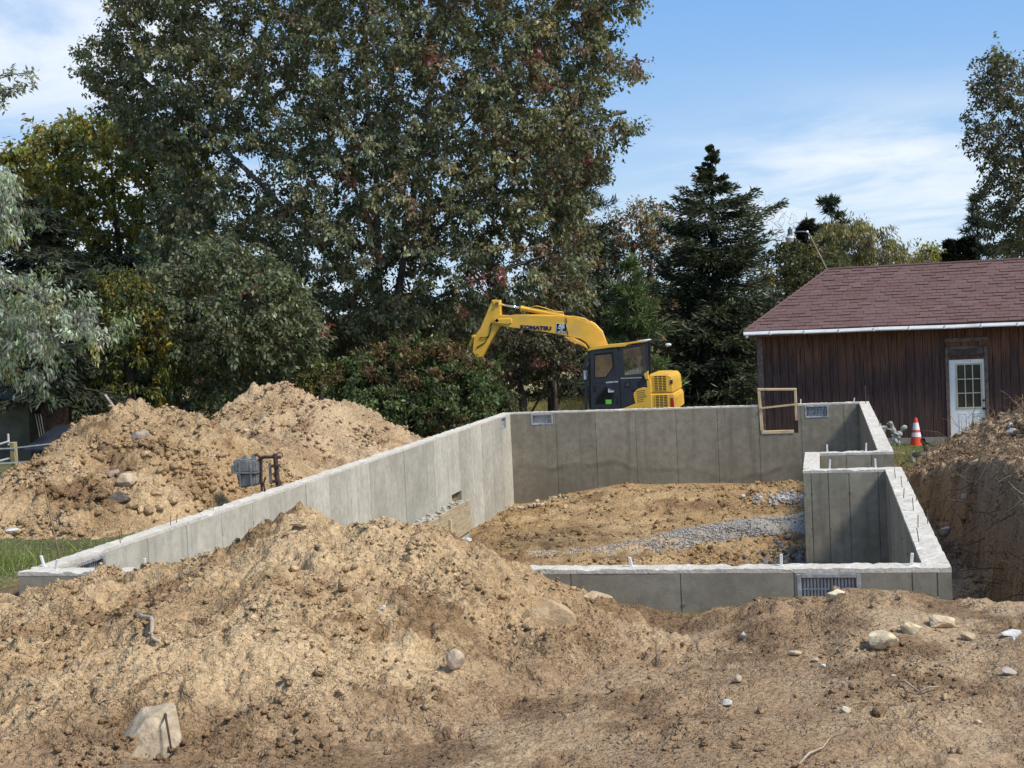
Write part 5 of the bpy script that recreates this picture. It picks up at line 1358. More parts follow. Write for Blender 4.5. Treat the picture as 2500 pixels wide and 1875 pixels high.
# ------------------------------------------------------------------ gravel
M_GRAV = dirt_material('gravel_stone', 0.6, 0.5)
GXs, GYs = np.meshgrid(axis([(-5.4, -.34, .05)]), axis([(22.0, 27.2, .05)]))
GZs = gravel_h(GXs, GYs)
n_ = fbm(GXs, GYs, 3, 3, 9)[..., None]
gh = np_mesh('gravel_heap', np.stack([GXs, GYs, GZs], -1).reshape(-1, 3), grid_faces(GXs.shape[1], GXs.shape[0]), M_GRAV, col=(lambda w: (np.array([.27, .26, .24]) * w + np.array([.44, .31, .175]) * (1 - w)) * (1 + .2 * n_))(np.clip(sstep(GXs, -3.6, -1.5) + .5 * fbm(GXs, GYs, 1.5, 3, 19), 0, 1)[..., None]).reshape(-1, 3), smooth=True, loc=(-2, 24.5, -1.9))
tag(gh, 'heap of grey crushed gravel spread on the dug floor', 'gravel heap')
rgq = np.random.default_rng(15)
zf = ground_h(GXs, GYs)[0]
idx = np.nonzero(((GZs - zf) > -.045).ravel())[0]
wgt = (.12 + .88 * sstep(GXs.ravel()[idx], -3.8, -1.6)) * np.clip(.5 + fbm(GXs.ravel()[idx], GYs.ravel()[idx], 1.6, 3, 29), .03, 1)
pk = rgq.choice(idx, 11000, p=wgt / wgt.sum())
P3 = np.stack([GXs.ravel()[pk] + rgq.normal(0, .03, 11000), GYs.ravel()[pk] + rgq.normal(0, .03, 11000), GZs.ravel()[pk] + .008], 1)
sz = .010 * 2.6 ** rgq.uniform(0, 1, 11000)
V, F = lumps(P3, sz, rgq, OCT, .8)
col = np.repeat(np.array([.37, .345, .305])[None] * rgq.uniform(.55, 1.4, (11000, 1)), 6, 0)
o = np_mesh('gravel', V, F, M_GRAV, parent=gh, col=col); o['kind'] = 'stuff'
def rubble(name, label, cx, cy, rx, ry, n, smin, smax, c0, seed, cat='rubble'):
    rg = np.random.default_rng(seed)
    xs = cx + rg.normal(0, rx, n); ys = cy + rg.normal(0, ry, n)
    zs = ground_h(xs, ys)[0] + .03
    s = smin * (smax / smin) ** rg.uniform(0, 1, n)
    V, F = lumps(np.stack([xs, ys, zs + s * .4], 1), s, rg, ICO, .8)
    col = np.repeat(np.array(c0)[None] * rg.uniform(.6, 1.4, (n, 1)), 12, 0)
    o = np_mesh(name, V, F, M_GRAV, col=col, loc=(cx, cy, float(zs.mean())))
    tag(o, label, cat, kind='stuff')
rubble('gravel_patch', 'small scatter of gravel near the back right of the floor', -.75, 28.3, .35, .25, 260, .02, .06, (.40, .39, .37), 3)
rubble('rubble', 'dark broken stones at the foot of the inner corner', -.65, 21.5, .25, 1.0, 220, .03, .09, (.17, .15, .13), 4)
rubble('rubble', 'pale rubble at the left end of the back wall', -6.3, 29.7, .4, .25, 70, .03, .075, (.40, .32, .22), 5)

# ------------------------------------------------------------------ single rocks
def _bvh(o, sel):
    me = o.data; w = np.array(wloc(o))
    v = np.empty(len(me.vertices) * 3, np.float32); me.vertices.foreach_get('co', v); v = v.reshape(-1, 3) + w
    f = np.empty(len(me.loops), np.int32); me.loops.foreach_get('vertex_index', f); f = f.reshape(-1, 4)
    f = f[sel(v[f[:, 0], 0], v[f[:, 0], 1])]
    return BVHTree.FromPolygons(v.tolist(), f.tolist())
_BV = [_bvh(front_mound, lambda x, y: y < 11.2), _bvh(ground, lambda x, y: (y > 5.5) & (y < 11.4) & (x > -9) & (x < 4))]
def gz(x, y):
    if y < 11.3:                                # drop onto the soil as built
        zs = [h[0].z for h in (b.ray_cast(Vector((x, y, 5)), Vector((0, 0, -1))) for b in _BV) if h[0] is not None]
        if zs: return max(zs)
    a = np.array([float(x)]); b = np.array([float(y)])
    if x < -7.32 and 13.6 < y < 28: return float(max(ground_h(a, b)[0][0], pile1_h(a, b)[0] if y < 23 else -9, pile2_h(a, b)[0] if y > 21.4 else -9))
    return float(max(ground_h(a, b)[0][0], mound_h(a, b)[0][0] if (-8.6 < x < -.3 and 4.6 < y < 11.1) else -9, bankpile_h(a, b)[0] if (1.3 < x < 8.5 and 24.3 < y < 31.5) else -9))

def rock_mat():
    t = NT('rock')
    p = t.pos(); col = t.attr('Col')
    n1 = t.noise(p, 14, 6, .65); n2 = t.noise(p, 60, 4, .6)
    c = t.mix(t.rng(n1, .35, .68), (0.7, .68, .64), (1.2, 1.2, 1.2)); c = t.mix(1.0, col, c, 'MULTIPLY')
    c = t.mix(t.rng(t.noise(p, 5, 5, .6), .5, .68, 0, .55), c, (.40, .285, .17))
    return t.done(t.principled(c, .9, 0, .2, t.bump(n2, .6, .01, t.bump(n1, .5, .03))))
M_ROCK = rock_mat()
def rock(label, x, y, z, size, col, seed, shape=(1, 1, .75), sink=.25, rot=0, cat='rock', angular=.3, name='rock', tilt=(0, 0)):
    if y < 11.2 or name == 'rock' and x < -7.3: z = gz(x, y)
    rg = random.Random(seed)
    bm = bmesh.new()
    if angular >= 1:
        for _ in range(13):
            d = Vector((rg.gauss(0, 1), rg.gauss(0, 1), rg.gauss(0, 1))).normalized() * rg.uniform(.8, 1.05)
            bm.verts.new(d)
        bmesh.ops.convex_hull(bm, input=list(bm.verts))
        bmesh.ops.delete(bm, geom=[v for v in bm.verts if not v.link_faces], context='VERTS')
        bmesh.ops.bevel(bm, geom=list(bm.edges), offset=.06, segments=1, affect='EDGES')
        bmesh.ops.triangulate(bm, faces=list(bm.faces))
        bmesh.ops.subdivide_edges(bm, edges=list(bm.edges), cuts=2, use_grid_fill=True)
        for v in bm.verts:
            c = v.co
            v.co = c * (1 + .035 * math.sin(c.x * 9 + seed) * math.sin(c.y * 8 + 2 * seed) + .025 * math.sin(c.z * 17 + seed) * math.sin(c.x * 15))
    else: bmesh.ops.create_icosphere(bm, subdivisions=3, radius=1)
    planes = [] if angular >= 1 else [(Vector((rg.gauss(0, 1), rg.gauss(0, 1), rg.gauss(0, 1))).normalized(), rg.uniform(.52, .9)) for _ in range(11)]
    for v in bm.verts:
        for n, d in planes:
            k = v.co.dot(n)
            if k > d: v.co -= n * (k - d) * (1 - .25 * (1 - angular))
        c = v.co
        if angular >= 1: continue
        nn = math.sin(c.x * 5 + seed) * math.sin(c.y * 6.1 + seed * 2) * math.sin(c.z * 5.3)
        v.co *= 1 + .05 * nn
    mt_ = Matrix.Rotation(rot, 4, 'Z') @ Matrix.Rotation(tilt[0], 4, 'X') @ Matrix.Rotation(tilt[1], 4, 'Y') @ Matrix.Diagonal((shape[0] * size / 1.5, shape[1] * size / 1.5, shape[2] * size / 1.5, 1))
    bmesh.ops.transform(bm, matrix=mt_, verts=bm.verts)
    me = bpy.data.meshes.new(name); bm.to_mesh(me); bm.free(); me.materials.append(M_ROCK)
    a = me.color_attributes.new('Col', 'FLOAT_COLOR', 'POINT'); a.data.foreach_set('color', np.tile(np.array(list(col) + [1], np.float32), len(me.vertices)))
    o = link(name, me, None, (x, y, z + size * shape[2] / 1.5 * (1 - 2 * sink)))
    return tag(o, label, cat)
CREAM, WHT, TANR, GRY, DKG = (.43, .345, .235), (.62, .61, .58), (.50, .385, .265), (.42, .41, .39), (.16, .135, .115)
rock('big cream limestone slab half buried in the front mound at bottom left', -3.82, 6.98, gz(-3.82, 6.98), .33, (.44, .35, .235), 8, (1.1, 1.3, .6), .52, .6, angular=1, tilt=(.45, -.35))
rock('round tan cobble low on the front mound', -2.37, 8.36, -.28, .105, (.52, .42, .31), 2, (.95, .8, 1.1), .12)
rock('flat pale slab on the right shoulder of the front mound, against the grey wall', -1.78, 10.25, -.10,   .22, (.44, .34, .21), 3, (1.1, .7, .35), .5, angular=1)
rock('clay boulder set in the right flank of the front mound', -2.02, 9.5, -.16, .36, (.42, .30, .175), 4, (1.0, .7, .75), .66, angular=.8)
rock('cream oval boulder, lowest of the three on the right ground', .33, 9.56, -.21, .17, (.60, .50, .33), 5, (1.15, .8, .65), .28)
rock('cream pointed boulder between the oval boulder and the split slab', .53, 9.9, -.18, .15, (.60, .49, .31), 6, (1.0, .8, .85), .35, angular=1)
rock('tan split slab leaning at the crest on the right', .76, 10.2, -.18, .175, (.56, .44, .29), 7, (1.1, .8, .6), .25, .3, angular=1, tilt=(.25, .1))
rock('pale rock standing on the crest just below the front window', .02, 10.85, -.15, .115, (.64, .54, .38), 8, (1.15, .8, .75), .2, angular=1)
rock('half buried tan rock right of the cream boulders', .91, 9.9, -.23, .12, (.55, .43, .28), 9, (.8, .7, .8), .42, angular=1)
rock('white broken concrete lump at the right edge', 1.21, 9.92, -.25, .10, WHT, 10, (1.2, .8, .5), .2, angular=1)
rock('small white stone touching the broken concrete lump', 1.19, 9.80, -.26, .04, WHT, 11, (1, 1, 1), .15)
rock('white grey stone lying below the broken concrete at right', 1.07, 9.05, -.285, .075, WHT, 12, (1.1, .8, .6), .15)
rock('white flat stone on the brown ground at lower centre', -.65, 8.29, -.29, .062, WHT, 13, (1.1, .8, .55), .15, .4)
rock('pale grey green stone at lower right centre', .05, 8.21, -.30, .05, (.62, .60, .48), 14, (1, .9, .8), .15)
rock('small tan pebble at far lower right', .79, 8.15, -.34, .036, (.6, .5, .36), 15)
rock('tiny white pebble left of centre on the right ground', -.08, 9.23, -.26, .034, WHT, 16, (1, .8, .6), .15)
rock('tan egg shaped stone at the foot of the front mound', -.61, 8.82, -.29, .055, (.6, .49, .33), 17, (.8, 1.1, .8), .2)
rock('grey broken stone below the front wall seam', -.64, 9.94, -.22, .06, (.45, .41, .36), 18, (1, .8, .9), .2, angular=1)
rock('tan flat stone on the ground in front of the window', -.26, 9.47, -.23, .058, (.5, .39, .27), 19, (1.2, .9, .5), .2)
rock('tiny white chip under the cream oval boulder', .37, 9.01, -.25, .03, WHT, 20)
rock('small tan stone beside a tiny white pebble', -.13, 9.37, -.25, .042, (.57, .46, .33), 21)
rock('white plaster chip on the front mound', -3.02, 8.9, .04, .05, (.85, .85, .83), 22, (1.3, .7, .6), .1, -.3, angular=1)
rock('rounded clod perched near the left end of the front mound', -6.05, 8.9, -.05, .16, (.44, .30, .17), 23, (1, .9, .9), .25)
rock('flat earth slab below the peak of the front mound', -3.95, 9.75, .46, .10, (.56, .42, .27), 24, (1.3, .9, .4), .2, angular=1)
rock('dark grey clod low on the left soil pile', -9.09, 16.25, -.06, .25, DKG, 25, (1.1, .8, .75), .25, angular=.8)
rock('small dark stone on the left flank of the left soil pile', -10.17, 16.45, .18, .12, (.17, .16, .16), 26, (1, .9, .9), .25)
rock('grey boulder high on the left soil pile', -9.65, 18.0, .62, .20, (.34, .29, .23), 27, (1.1, .9, .7), .3)
rock('dark topped slab halfway up the left soil pile', -9.5, 16.85, .21, .21, (.33, .26, .19), 28, (1.1, .9, .6), .3, angular=1)
rock('pale lump above the dark clod on the left soil pile', -9.2, 16.7, .1, .23, (.5, .39, .26), 29, (1.1, .9, .8), .3)
rock('cream stone on the slope of the back soil pile', -10.55, 23.7, .32, .10, (.66, .52, .34), 30)
rock('white grey rubble lump at the left foot of the soil pile', -9.99, 15.25, -.27, .16, (.6, .58, .54), 31, (1.3, .9, .5), .25, angular=1)
rock('white rock on the floor beside the form boards', -6.6, 24.3, -1.95, .19, WHT, 32, (1.25, .8, .55), .15, angular=1)
rock('white rock lying in the trench beside the right wall', 1.72, 21.6, -1.42, .15, (.72, .68, .66), 33, (1, .8, .8), .15, angular=1)
rock('grey stone lump on the soil pile by the door, lower one', 3.40, 27.1, -.47, .17, (.46, .43, .39), 34, (1.1, .8, .8), .25)
rock('grey stone lump on the soil pile by the door, upper one', 3.42, 27.35, -.36, .15, (.44, .41, .37), 35, (1.1, .8, .7), .25)
rock('small pale stone high in the trench bank', 1.93, 20.8, -.78, .09, (.5, .42, .36), 36)
# ------------------------------------------------------------------ sticks and roots
M_ROOT = wood('dry_root', (0.30, 0.23, 0.15), (0.50, 0.40, 0.28), (12, 12, 12))
M_TWIG = simple('dark_twig', (0.07, 0.045, 0.03), .9)
def stick(name, label, cat, xy, r, mat, lift=.02, zz=None):
    pts = [(x, y, gz(x, y) + lift + .012 * math.sin(i * 2.3)) for i, (x, y) in enumerate(xy)]
    if zz: pts = [(x, y, z) for (x, y), z in zip(xy, zz)]
    rod(name, label, cat, pts, r, mat, 6, True, [r * (1 - .45 * i / (len(pts) - 1)) for i in range(len(pts))])
stick('dead_branch', 'pale dead branch lying down the face of the front mound', 'branch', [(-4.75, 8.66), (-4.62, 8.5), (-4.5, 8.4), (-4.42, 8.26), (-4.37, 8.15), (-4.31, 8.05), (-4.22, 7.95)], .020, M_ROOT, .022)
stick('twig', 'dark twig lying across the limestone slab', 'twig', [(-3.84, 7.25), (-3.74, 7.08), (-3.66, 6.93), (-3.56, 6.78)], .010, M_TWIG, .03, [gz(-3.84, 7.25) + .05, gz(-3.74, 7.08) + .14, gz(-3.66, 6.93) + .16, gz(-3.56, 6.78) + .06])
stick('root', 'thin curved root on the brown ground at right', 'root', [(.36, 8.79), (.42, 8.72), (.5, 8.64), (.56, 8.63), (.62, 8.66)], .008, M_ROOT, .03)
stick('twig', 'pale twig near the bottom edge, right of centre', 'twig', [(-.2, 7.15), (-.15, 7.3), (-.08, 7.44), (-.04, 7.55)], .007, M_ROOT, .03)
stick('root', 'straight pale root poking out of the trench bank', 'root', [(1.75, 21.2), (1.95, 21.2), (2.2, 21.2)], .014, M_ROOT, .03, [-.86, -.88, -.9])
stick('wood_scrap', 'splintered pale wood scrap at the lip of the bank', 'wood scrap', [(1.98, 20.5), (2.12, 20.5), (2.35, 20.6)], .035, M_LUM, .03, [-.25, -.19, -.13])
stick('dead_branch', 'pale stick on top of the soil pile by the barn door', 'branch', [(3.25, 28.0), (3.36, 28.0), (3.5, 28.05)], .03, M_ROOT, .05)
# hair roots and straw on the cut bank and the rooty pile
def strands(name, label, n, fn, L, r, cols, seed):
    rg = np.random.default_rng(seed)
    V, F, Cc = [], [], []
    P0 = fn(rg, n)
    for i in range(n):
        p = P0[i].copy(); d = rg.normal(size=3) * np.array([1, 1, .55]); d /= np.linalg.norm(d)
        ln = L * rg.uniform(.35, 1.6); k = 4
        pts = [p.copy()]
        for _ in range(k):
            d = d + rg.normal(size=3) * .35 + np.array([0, 0, -.12]); d /= np.linalg.norm(d)
            p = p + d * ln / k; pts.append(p.copy())
        a = np.cross(d, [0, 0, 1.0]); a /= np.linalg.norm(a) + 1e-9; b = np.cross(d, a)
        base = len(V); rr = r * rg.uniform(.5, 1.6)
        for j, q in enumerate(pts):
            w = rr * (1 - .6 * j / k)
            V += [q + a * w, q - a * w * .5 + b * w * .87, q - a * w * .5 - b * w * .87]
        for j in range(k):
            for s in range(3):
                F.append((base + j * 3 + s, base + j * 3 + (s + 1) % 3, base + j * 3 + 3 + (s + 1) % 3, base + j * 3 + 3 + s))
        Cc += [np.array(cols[rg.integers(len(cols))]) * rg.uniform(.7, 1.25)] * (3 * (k + 1))
    o = np_mesh(name, np.array(V), np.array(F), M_ROCK, col=np.array(Cc))
    return tag(o, label, 'roots', kind='stuff')
RC = [(.17, .115, .07), (.24, .17, .105), (.32, .24, .15), (.11, .075, .045)]
def on_bank(rg, n):
    y = rg.uniform(12.5, 26.5, n); u = rg.uniform(0, 1, n)
    e = trench_edge(y); x = e - .25 + u * .9 + rg.normal(0, .05, n)
    g = ground_h(x, y)[0]
    return np.stack([x, y, g + .03], 1)
strands('root_hairs', 'tangled hair roots hanging from the cut bank', 1300, on_bank, .38, .006, RC, 1)
def on_pile(rg, n):
    x = rg.uniform(2.0, 4.8, n); y = rg.uniform(24.8, 28.8, n)
    return np.stack([x, y, np.maximum(bankpile_h(x, y), ground_h(x, y)[0]) + .04], 1)
strands('root_hairs', 'matted roots and straw over the soil pile by the door', 1200, on_pile, .42, .007, RC, 2)
def on_fg(rg, n):
    x = rg.uniform(-2.2, 2.0, n); y = rg.uniform(6.8, 10.6, n)
    return np.stack([x, y, ground_h(x, y)[0] + .012], 1)
strands('straw', 'bits of straw and fine roots on the brown ground in front', 420, on_fg, .09, .0018, [(.36, .28, .17), (.22, .15, .09), (.5, .41, .27)], 3)
def on_m(rg, n):
    x = rg.uniform(-6.5, -1.6, n); y = rg.uniform(7.2, 10.1, n)
    return np.stack([x, y, mound_h(x, y)[0] + .012], 1)
strands('straw', 'bits of straw and fine roots on the front mound', 200, on_m, .10, .002, [(.36, .28, .17), (.22, .15, .09)], 4)
# ------------------------------------------------------------------ trees
def leaf_mat(name, under=(1.7, 1.75, 1.7), trans=0.34, gloss=0.32):
    t = NT(name)
    col = t.attr('FCol')
    bf = t.new('ShaderNodeNewGeometry').outputs['Backfacing']
    pale = t.mix(1.0, col, tuple(under), 'MULTIPLY')
    c = t.mix(bf, col, pale)
    p = t.principled(c, 0.5, 0, gloss)
    tr = t.new('ShaderNodeBsdfTranslucent'); t.l.new(t.mix(1.0, col, (1.5, 1.5, .8), 'MULTIPLY'), tr.inputs[0])
    mx = t.new('ShaderNodeMixShader'); mx.inputs[0].default_value = trans
    t.l.new(p, mx.inputs[1]); t.l.new(tr.outputs[0], mx.inputs[2])
    return t.done(mx.outputs[0])
M_LEAF = leaf_mat('leaf')
M_LEAFS = leaf_mat('silver_leaf', (2.3, 2.3, 2.4), 0.3)
M_NEEDLE = leaf_mat('needle', (1, 1, 1), 0.1, .25)
def bark(name, a, b):
    t = NT(name)
    g = t.noise(t.pos((9, 9, 1.6)), 1.0, 6, .65, .5)
    return t.done(t.principled(t.mix(t.rng(g, .35, .65), a, b), .9, 0, .15, t.bump(g, .8, .03)))
M_BARKG = bark('grey_bark', (0.07, 0.062, 0.055), (0.20, 0.185, 0.165))
M_BARKD = bark('dark_bark', (0.035, 0.028, 0.024), (0.10, 0.082, 0.07))

def in_poly(px, pz, poly):
    poly = np.asarray(poly); n = len(poly); ins = np.zeros(px.shape, bool); dmin = np.full(px.shape, 1e9)
    for i in range(n):
        x1, z1 = poly[i]; x2, z2 = poly[(i + 1) % n]
        c = ((z1 > pz) != (z2 > pz)) & (px < (x2 - x1) * (pz - z1) / (z2 - z1 + 1e-12) + x1)
        ins ^= c
        dx, dz = x2 - x1, z2 - z1
        t = np.clip(((px - x1) * dx + (pz - z1) * dz) / (dx * dx + dz * dz + 1e-12), 0, 1)
        dmin = np.minimum(dmin, np.hypot(px - x1 - t * dx, pz - z1 - t * dz))
    return ins, dmin
def crown_points(rg, poly, y0, depth, n, holes=(), shell=.55, zmin=None):
    """cluster centres in a rounded volume whose front outline is poly"""
    poly = np.asarray(poly); lo, hi = poly.min(0), poly.max(0)
    out = []; got = 0
    while got < n:
        m = n * 4
        x = rg.uniform(lo[0], hi[0], m); z = rg.uniform(lo[1], hi[1], m)
        ins, d = in_poly(x, z, poly)
        T = depth * np.sqrt(np.clip(1 - (1 - np.clip(d / (depth * 1.0), 0, 1)) ** 2, 0, 1))
        u = rg.uniform(-1, 1, m)
        keep = ins & (rg.uniform(0, 1, m) < np.clip(.25 + T / depth, 0, 1))
        r = np.maximum(np.abs(u), 1 - d / depth)
        keep &= rg.uniform(0, 1, m) < (1 - shell + shell * r ** 2)
        for hx, hz, hr, hd in holes:
            keep &= ~((np.hypot(x - hx, z - hz) < hr) & (rg.uniform(0, 1, m) > hd))
        P = np.stack([x, y0 + u * T, z], 1)[keep]
        out.append(P); got += len(P)
    return np.concatenate(out)[:n]
def grow(stems, pts, step=.55, up=.25):
    """branches: each cluster joins the nearest grown wood, nearest clusters first"""
    pos, par = [], []
    stem_r = {}
    for s in stems:
        r0, poly = s[0], [np.array(q, float) for q in s[1]]
        prev = -1
        if pos:
            P = np.array(pos); j = int(np.argmin(((P - poly[0]) ** 2).sum(1)))
            if ((P[j] - poly[0]) ** 2).sum() < 4: prev = j
        for a, b in zip(poly[:-1], poly[1:]):
            n = max(1, int(np.linalg.norm(b - a) / step))
            for k in range(n + (1 if b is poly[-1] else 0)):
                pos.append(a + (b - a) * k / n + np.array([math.sin(len(pos) * 1.7), math.cos(len(pos) * 2.3), 0]) * .03); par.append(prev); prev = len(pos) - 1
                stem_r[prev] = r0
    cap = len(pos) + len(pts) * 14
    A = np.zeros((cap, 3)); A[:len(pos)] = pos; n = len(pos)
    d0 = np.min(((pts[:, None, :] - A[None, :n:3]) ** 2).sum(2), 1)
    tips = []
    for i in np.argsort(d0):
        c = pts[i]
        D = A[:n] - c
        cost = (D ** 2).sum(1) * (1 + up * (D[:, 2] > 0.15))
        j = int(np.argmin(cost)); a = A[j].copy(); L = math.sqrt(((a - c) ** 2).sum())
        k = min(12, max(1, int(L / step)))
        prev = j
        for q in range(1, k + 1):
            t = q / k
            p = a + (c - a) * t; p[2] += .10 * L * math.sin(t * math.pi) * (1 if c[2] > a[2] - .3 else .3)
            A[n] = p; par.append(prev); prev = n; n += 1
        tips.append(prev)
    return A[:n], np.array(par), stem_r, np.array(tips)
def radii(pos, par, stem_r, tip=.010, rmax=.3):
    n = len(pos); a = np.zeros(n)
    ch = np.zeros(n, bool)
    order = range(n - 1, -1, -1)
    a2 = np.full(n, 0.0)
    for i in order:
        if a2[i] == 0: a2[i] = tip ** 2.3
        if par[i] >= 0: a2[par[i]] += a2[i]
    return np.minimum(a2 ** (1 / 2.3), rmax)
def branch_mesh(pos, par, rad, minr=.0, sides=(3, 5, 8)):
    V, F = [], []
    base = 0
    for lo, hi, s in ((0, .02, 3), (.02, .07, 5), (.07, 9, 8)):
        idx = np.nonzero((par >= 0) & (rad >= max(lo, minr)) & (rad < hi))[0]
        if not len(idx): continue
        a, b = pos[par[idx]], pos[idx]
        ra = np.minimum(rad[par[idx]], rad[idx] * 1.35); rb = rad[idx]
        d = b - a; L = np.linalg.norm(d, axis=1)[:, None] + 1e-9; d = d / L
        ref = np.where(np.abs(d[:, 2:3]) < .9, np.array([[0, 0, 1.0]]), np.array([[1.0, 0, 0]]))
        u = np.cross(d, ref); u /= np.linalg.norm(u, axis=1)[:, None]; v = np.cross(d, u)
        th = np.arange(s) * 2 * np.pi / s
        rng_ = np.cos(th)[None, :, None] * u[:, None] + np.sin(th)[None, :, None] * v[:, None]
        A = a[:, None] + rng_ * ra[:, None, None]; B = b[:, None] + rng_ * rb[:, None, None]
        V.append(np.concatenate([A, B], 1).reshape(-1, 3))
        k = np.arange(s); k2 = (k + 1) % s
        f = np.stack([k, k2, k2 + s, k + s], 1)[None] + (np.arange(len(idx)) * 2 * s)[:, None, None] + base
        F.append(f.reshape(-1, 4)); base += len(idx) * 2 * s
    return np.concatenate(V), np.concatenate(F)
def leaves(rg, centres, per, spread, size, droop=.5, aspect=.55, twigs=4, dirs=None, fold=.35, flat=.55):
    """leaf blades along small twigs around each centre: two triangles folded on the midrib"""
    n = len(centres)
    td = rg.normal(size=(n, twigs, 3)); td[..., 2] = td[..., 2] * .6 - droop * .6
    if dirs is not None: td = td * .8 + dirs[:, None] * 1.3
    td /= np.linalg.norm(td, axis=2)[..., None]
    w = rg.integers(0, twigs, (n, per)); s = rg.uniform(-.15, 1, (n, per))
    d = np.take_along_axis(td, w[..., None], 1)
    P = centres[:, None] + d * (s * spread)[..., None] * rg.uniform(.7, 1.2, (n, 1, 1)) + rg.normal(0, spread * .13, (n, per, 3))
    P = P.reshape(-1, 3); d = d.reshape(-1, 3); m = len(P)
    ax = d * .5 + rg.normal(0, .6, (m, 3)) + np.array([0, 0, -droop]); ax /= np.linalg.norm(ax, axis=1)[:, None]
    nr = rg.normal(0, flat, (m, 3)) + np.array([0, 0, 1.0]); sd = np.cross(ax, nr); sd /= np.linalg.norm(sd, axis=1)[:, None] + 1e-9
    nn = np.cross(sd, ax)
    L = (size * rg.uniform(.6, 1.25, m))[:, None]; W = L * aspect * .5
    v0 = P; v2 = P + ax * L; mid = P + ax * L * .42 + nn * (fold * W * -.6)
    v1 = mid + sd * W + nn * W * fold; v3 = mid - sd * W + nn * W * fold
    V = np.stack([v0, v1, v2, v3], 1).reshape(-1, 3)
    q = np.arange(m)[:, None] * 4
    F = np.concatenate([q + np.array([[0, 1, 2]]), q + np.array([[0, 2, 3]])], 1).reshape(-1, 3)
    return V, F, m
def leaf_cols(rg, centres, per, base, var, accents=(), acc_noise=.5):
    n = len(centres)
    c = np.array(base)[None] * (1 + rg.normal(0, var, (n, 1)))
    for col, frac, sel in accents:
        s = np.ones(n) if sel is None else sel(centres)
        pick = rg.uniform(0, 1, n) < frac * s
        c[pick] = np.array(col) * (1 + rg.normal(0, var, (pick.sum(), 1)))
    c = np.repeat(c, per, 0)
    c = c * np.clip(1 + rg.normal(0, .28, (len(c), 1)), .4, 2) * np.clip(1 + rg.normal(0, .08, (len(c), 3)), .7, 1.3)
    return np.repeat(np.clip(c, 0.003, 1), 2, 0)
def broadleaf(name, label, base, poly, y0, depth, n, per, spread, size, col, seed, stems=None, tr=.2, accents=(), droop=.5, aspect=.55, holes=(), shell=.55,
              mat=None, bk=None, group=None, cat='tree', var=.18, twig_r=.010, crown='crown', flat=.55, rmax=.3, step=.55):
    rg = np.random.default_rng(seed)
    root = thing(name, label, cat, base, group)
    pts = crown_points(rg, poly, y0, depth, n, holes, shell)
    if stems is None:
        pc = np.asarray(poly).mean(0); top = np.asarray(poly)[:, 1].max()
        stems = [(tr, [base, (base[0] * .8 + pc[0] * .2, y0, base[2] + .35 * (top - base[2])), (pc[0], y0, base[2] + .8 * (top - base[2]))])]
    pos, par, sr, tips = grow(stems, pts, step)
    rad = radii(pos, par, sr, twig_r, rmax)
    for i, r in sr.items(): rad[i] = max(rad[i], min(r, r * (1 - .75 * (pos[i, 2] - base[2]) / max(1, (np.asarray(poly)[:, 1].max() - base[2])))))
    V, F = branch_mesh(pos, par, rad)
    np_mesh('trunk', V, F, bk or M_BARKG, parent=root, smooth=True)
    dirs = pos[tips] - pos[par[tips]]; dirs /= np.linalg.norm(dirs, axis=1)[:, None] + 1e-9
    V, F, m = leaves(rg, pos[tips], per, spread, size, droop, aspect, dirs=dirs, flat=flat)
    fc = leaf_cols(rg, pos[tips], per, col, var, accents)
    np_mesh(crown, V, F, mat or M_LEAF, parent=root, fcol=fc)
    return root
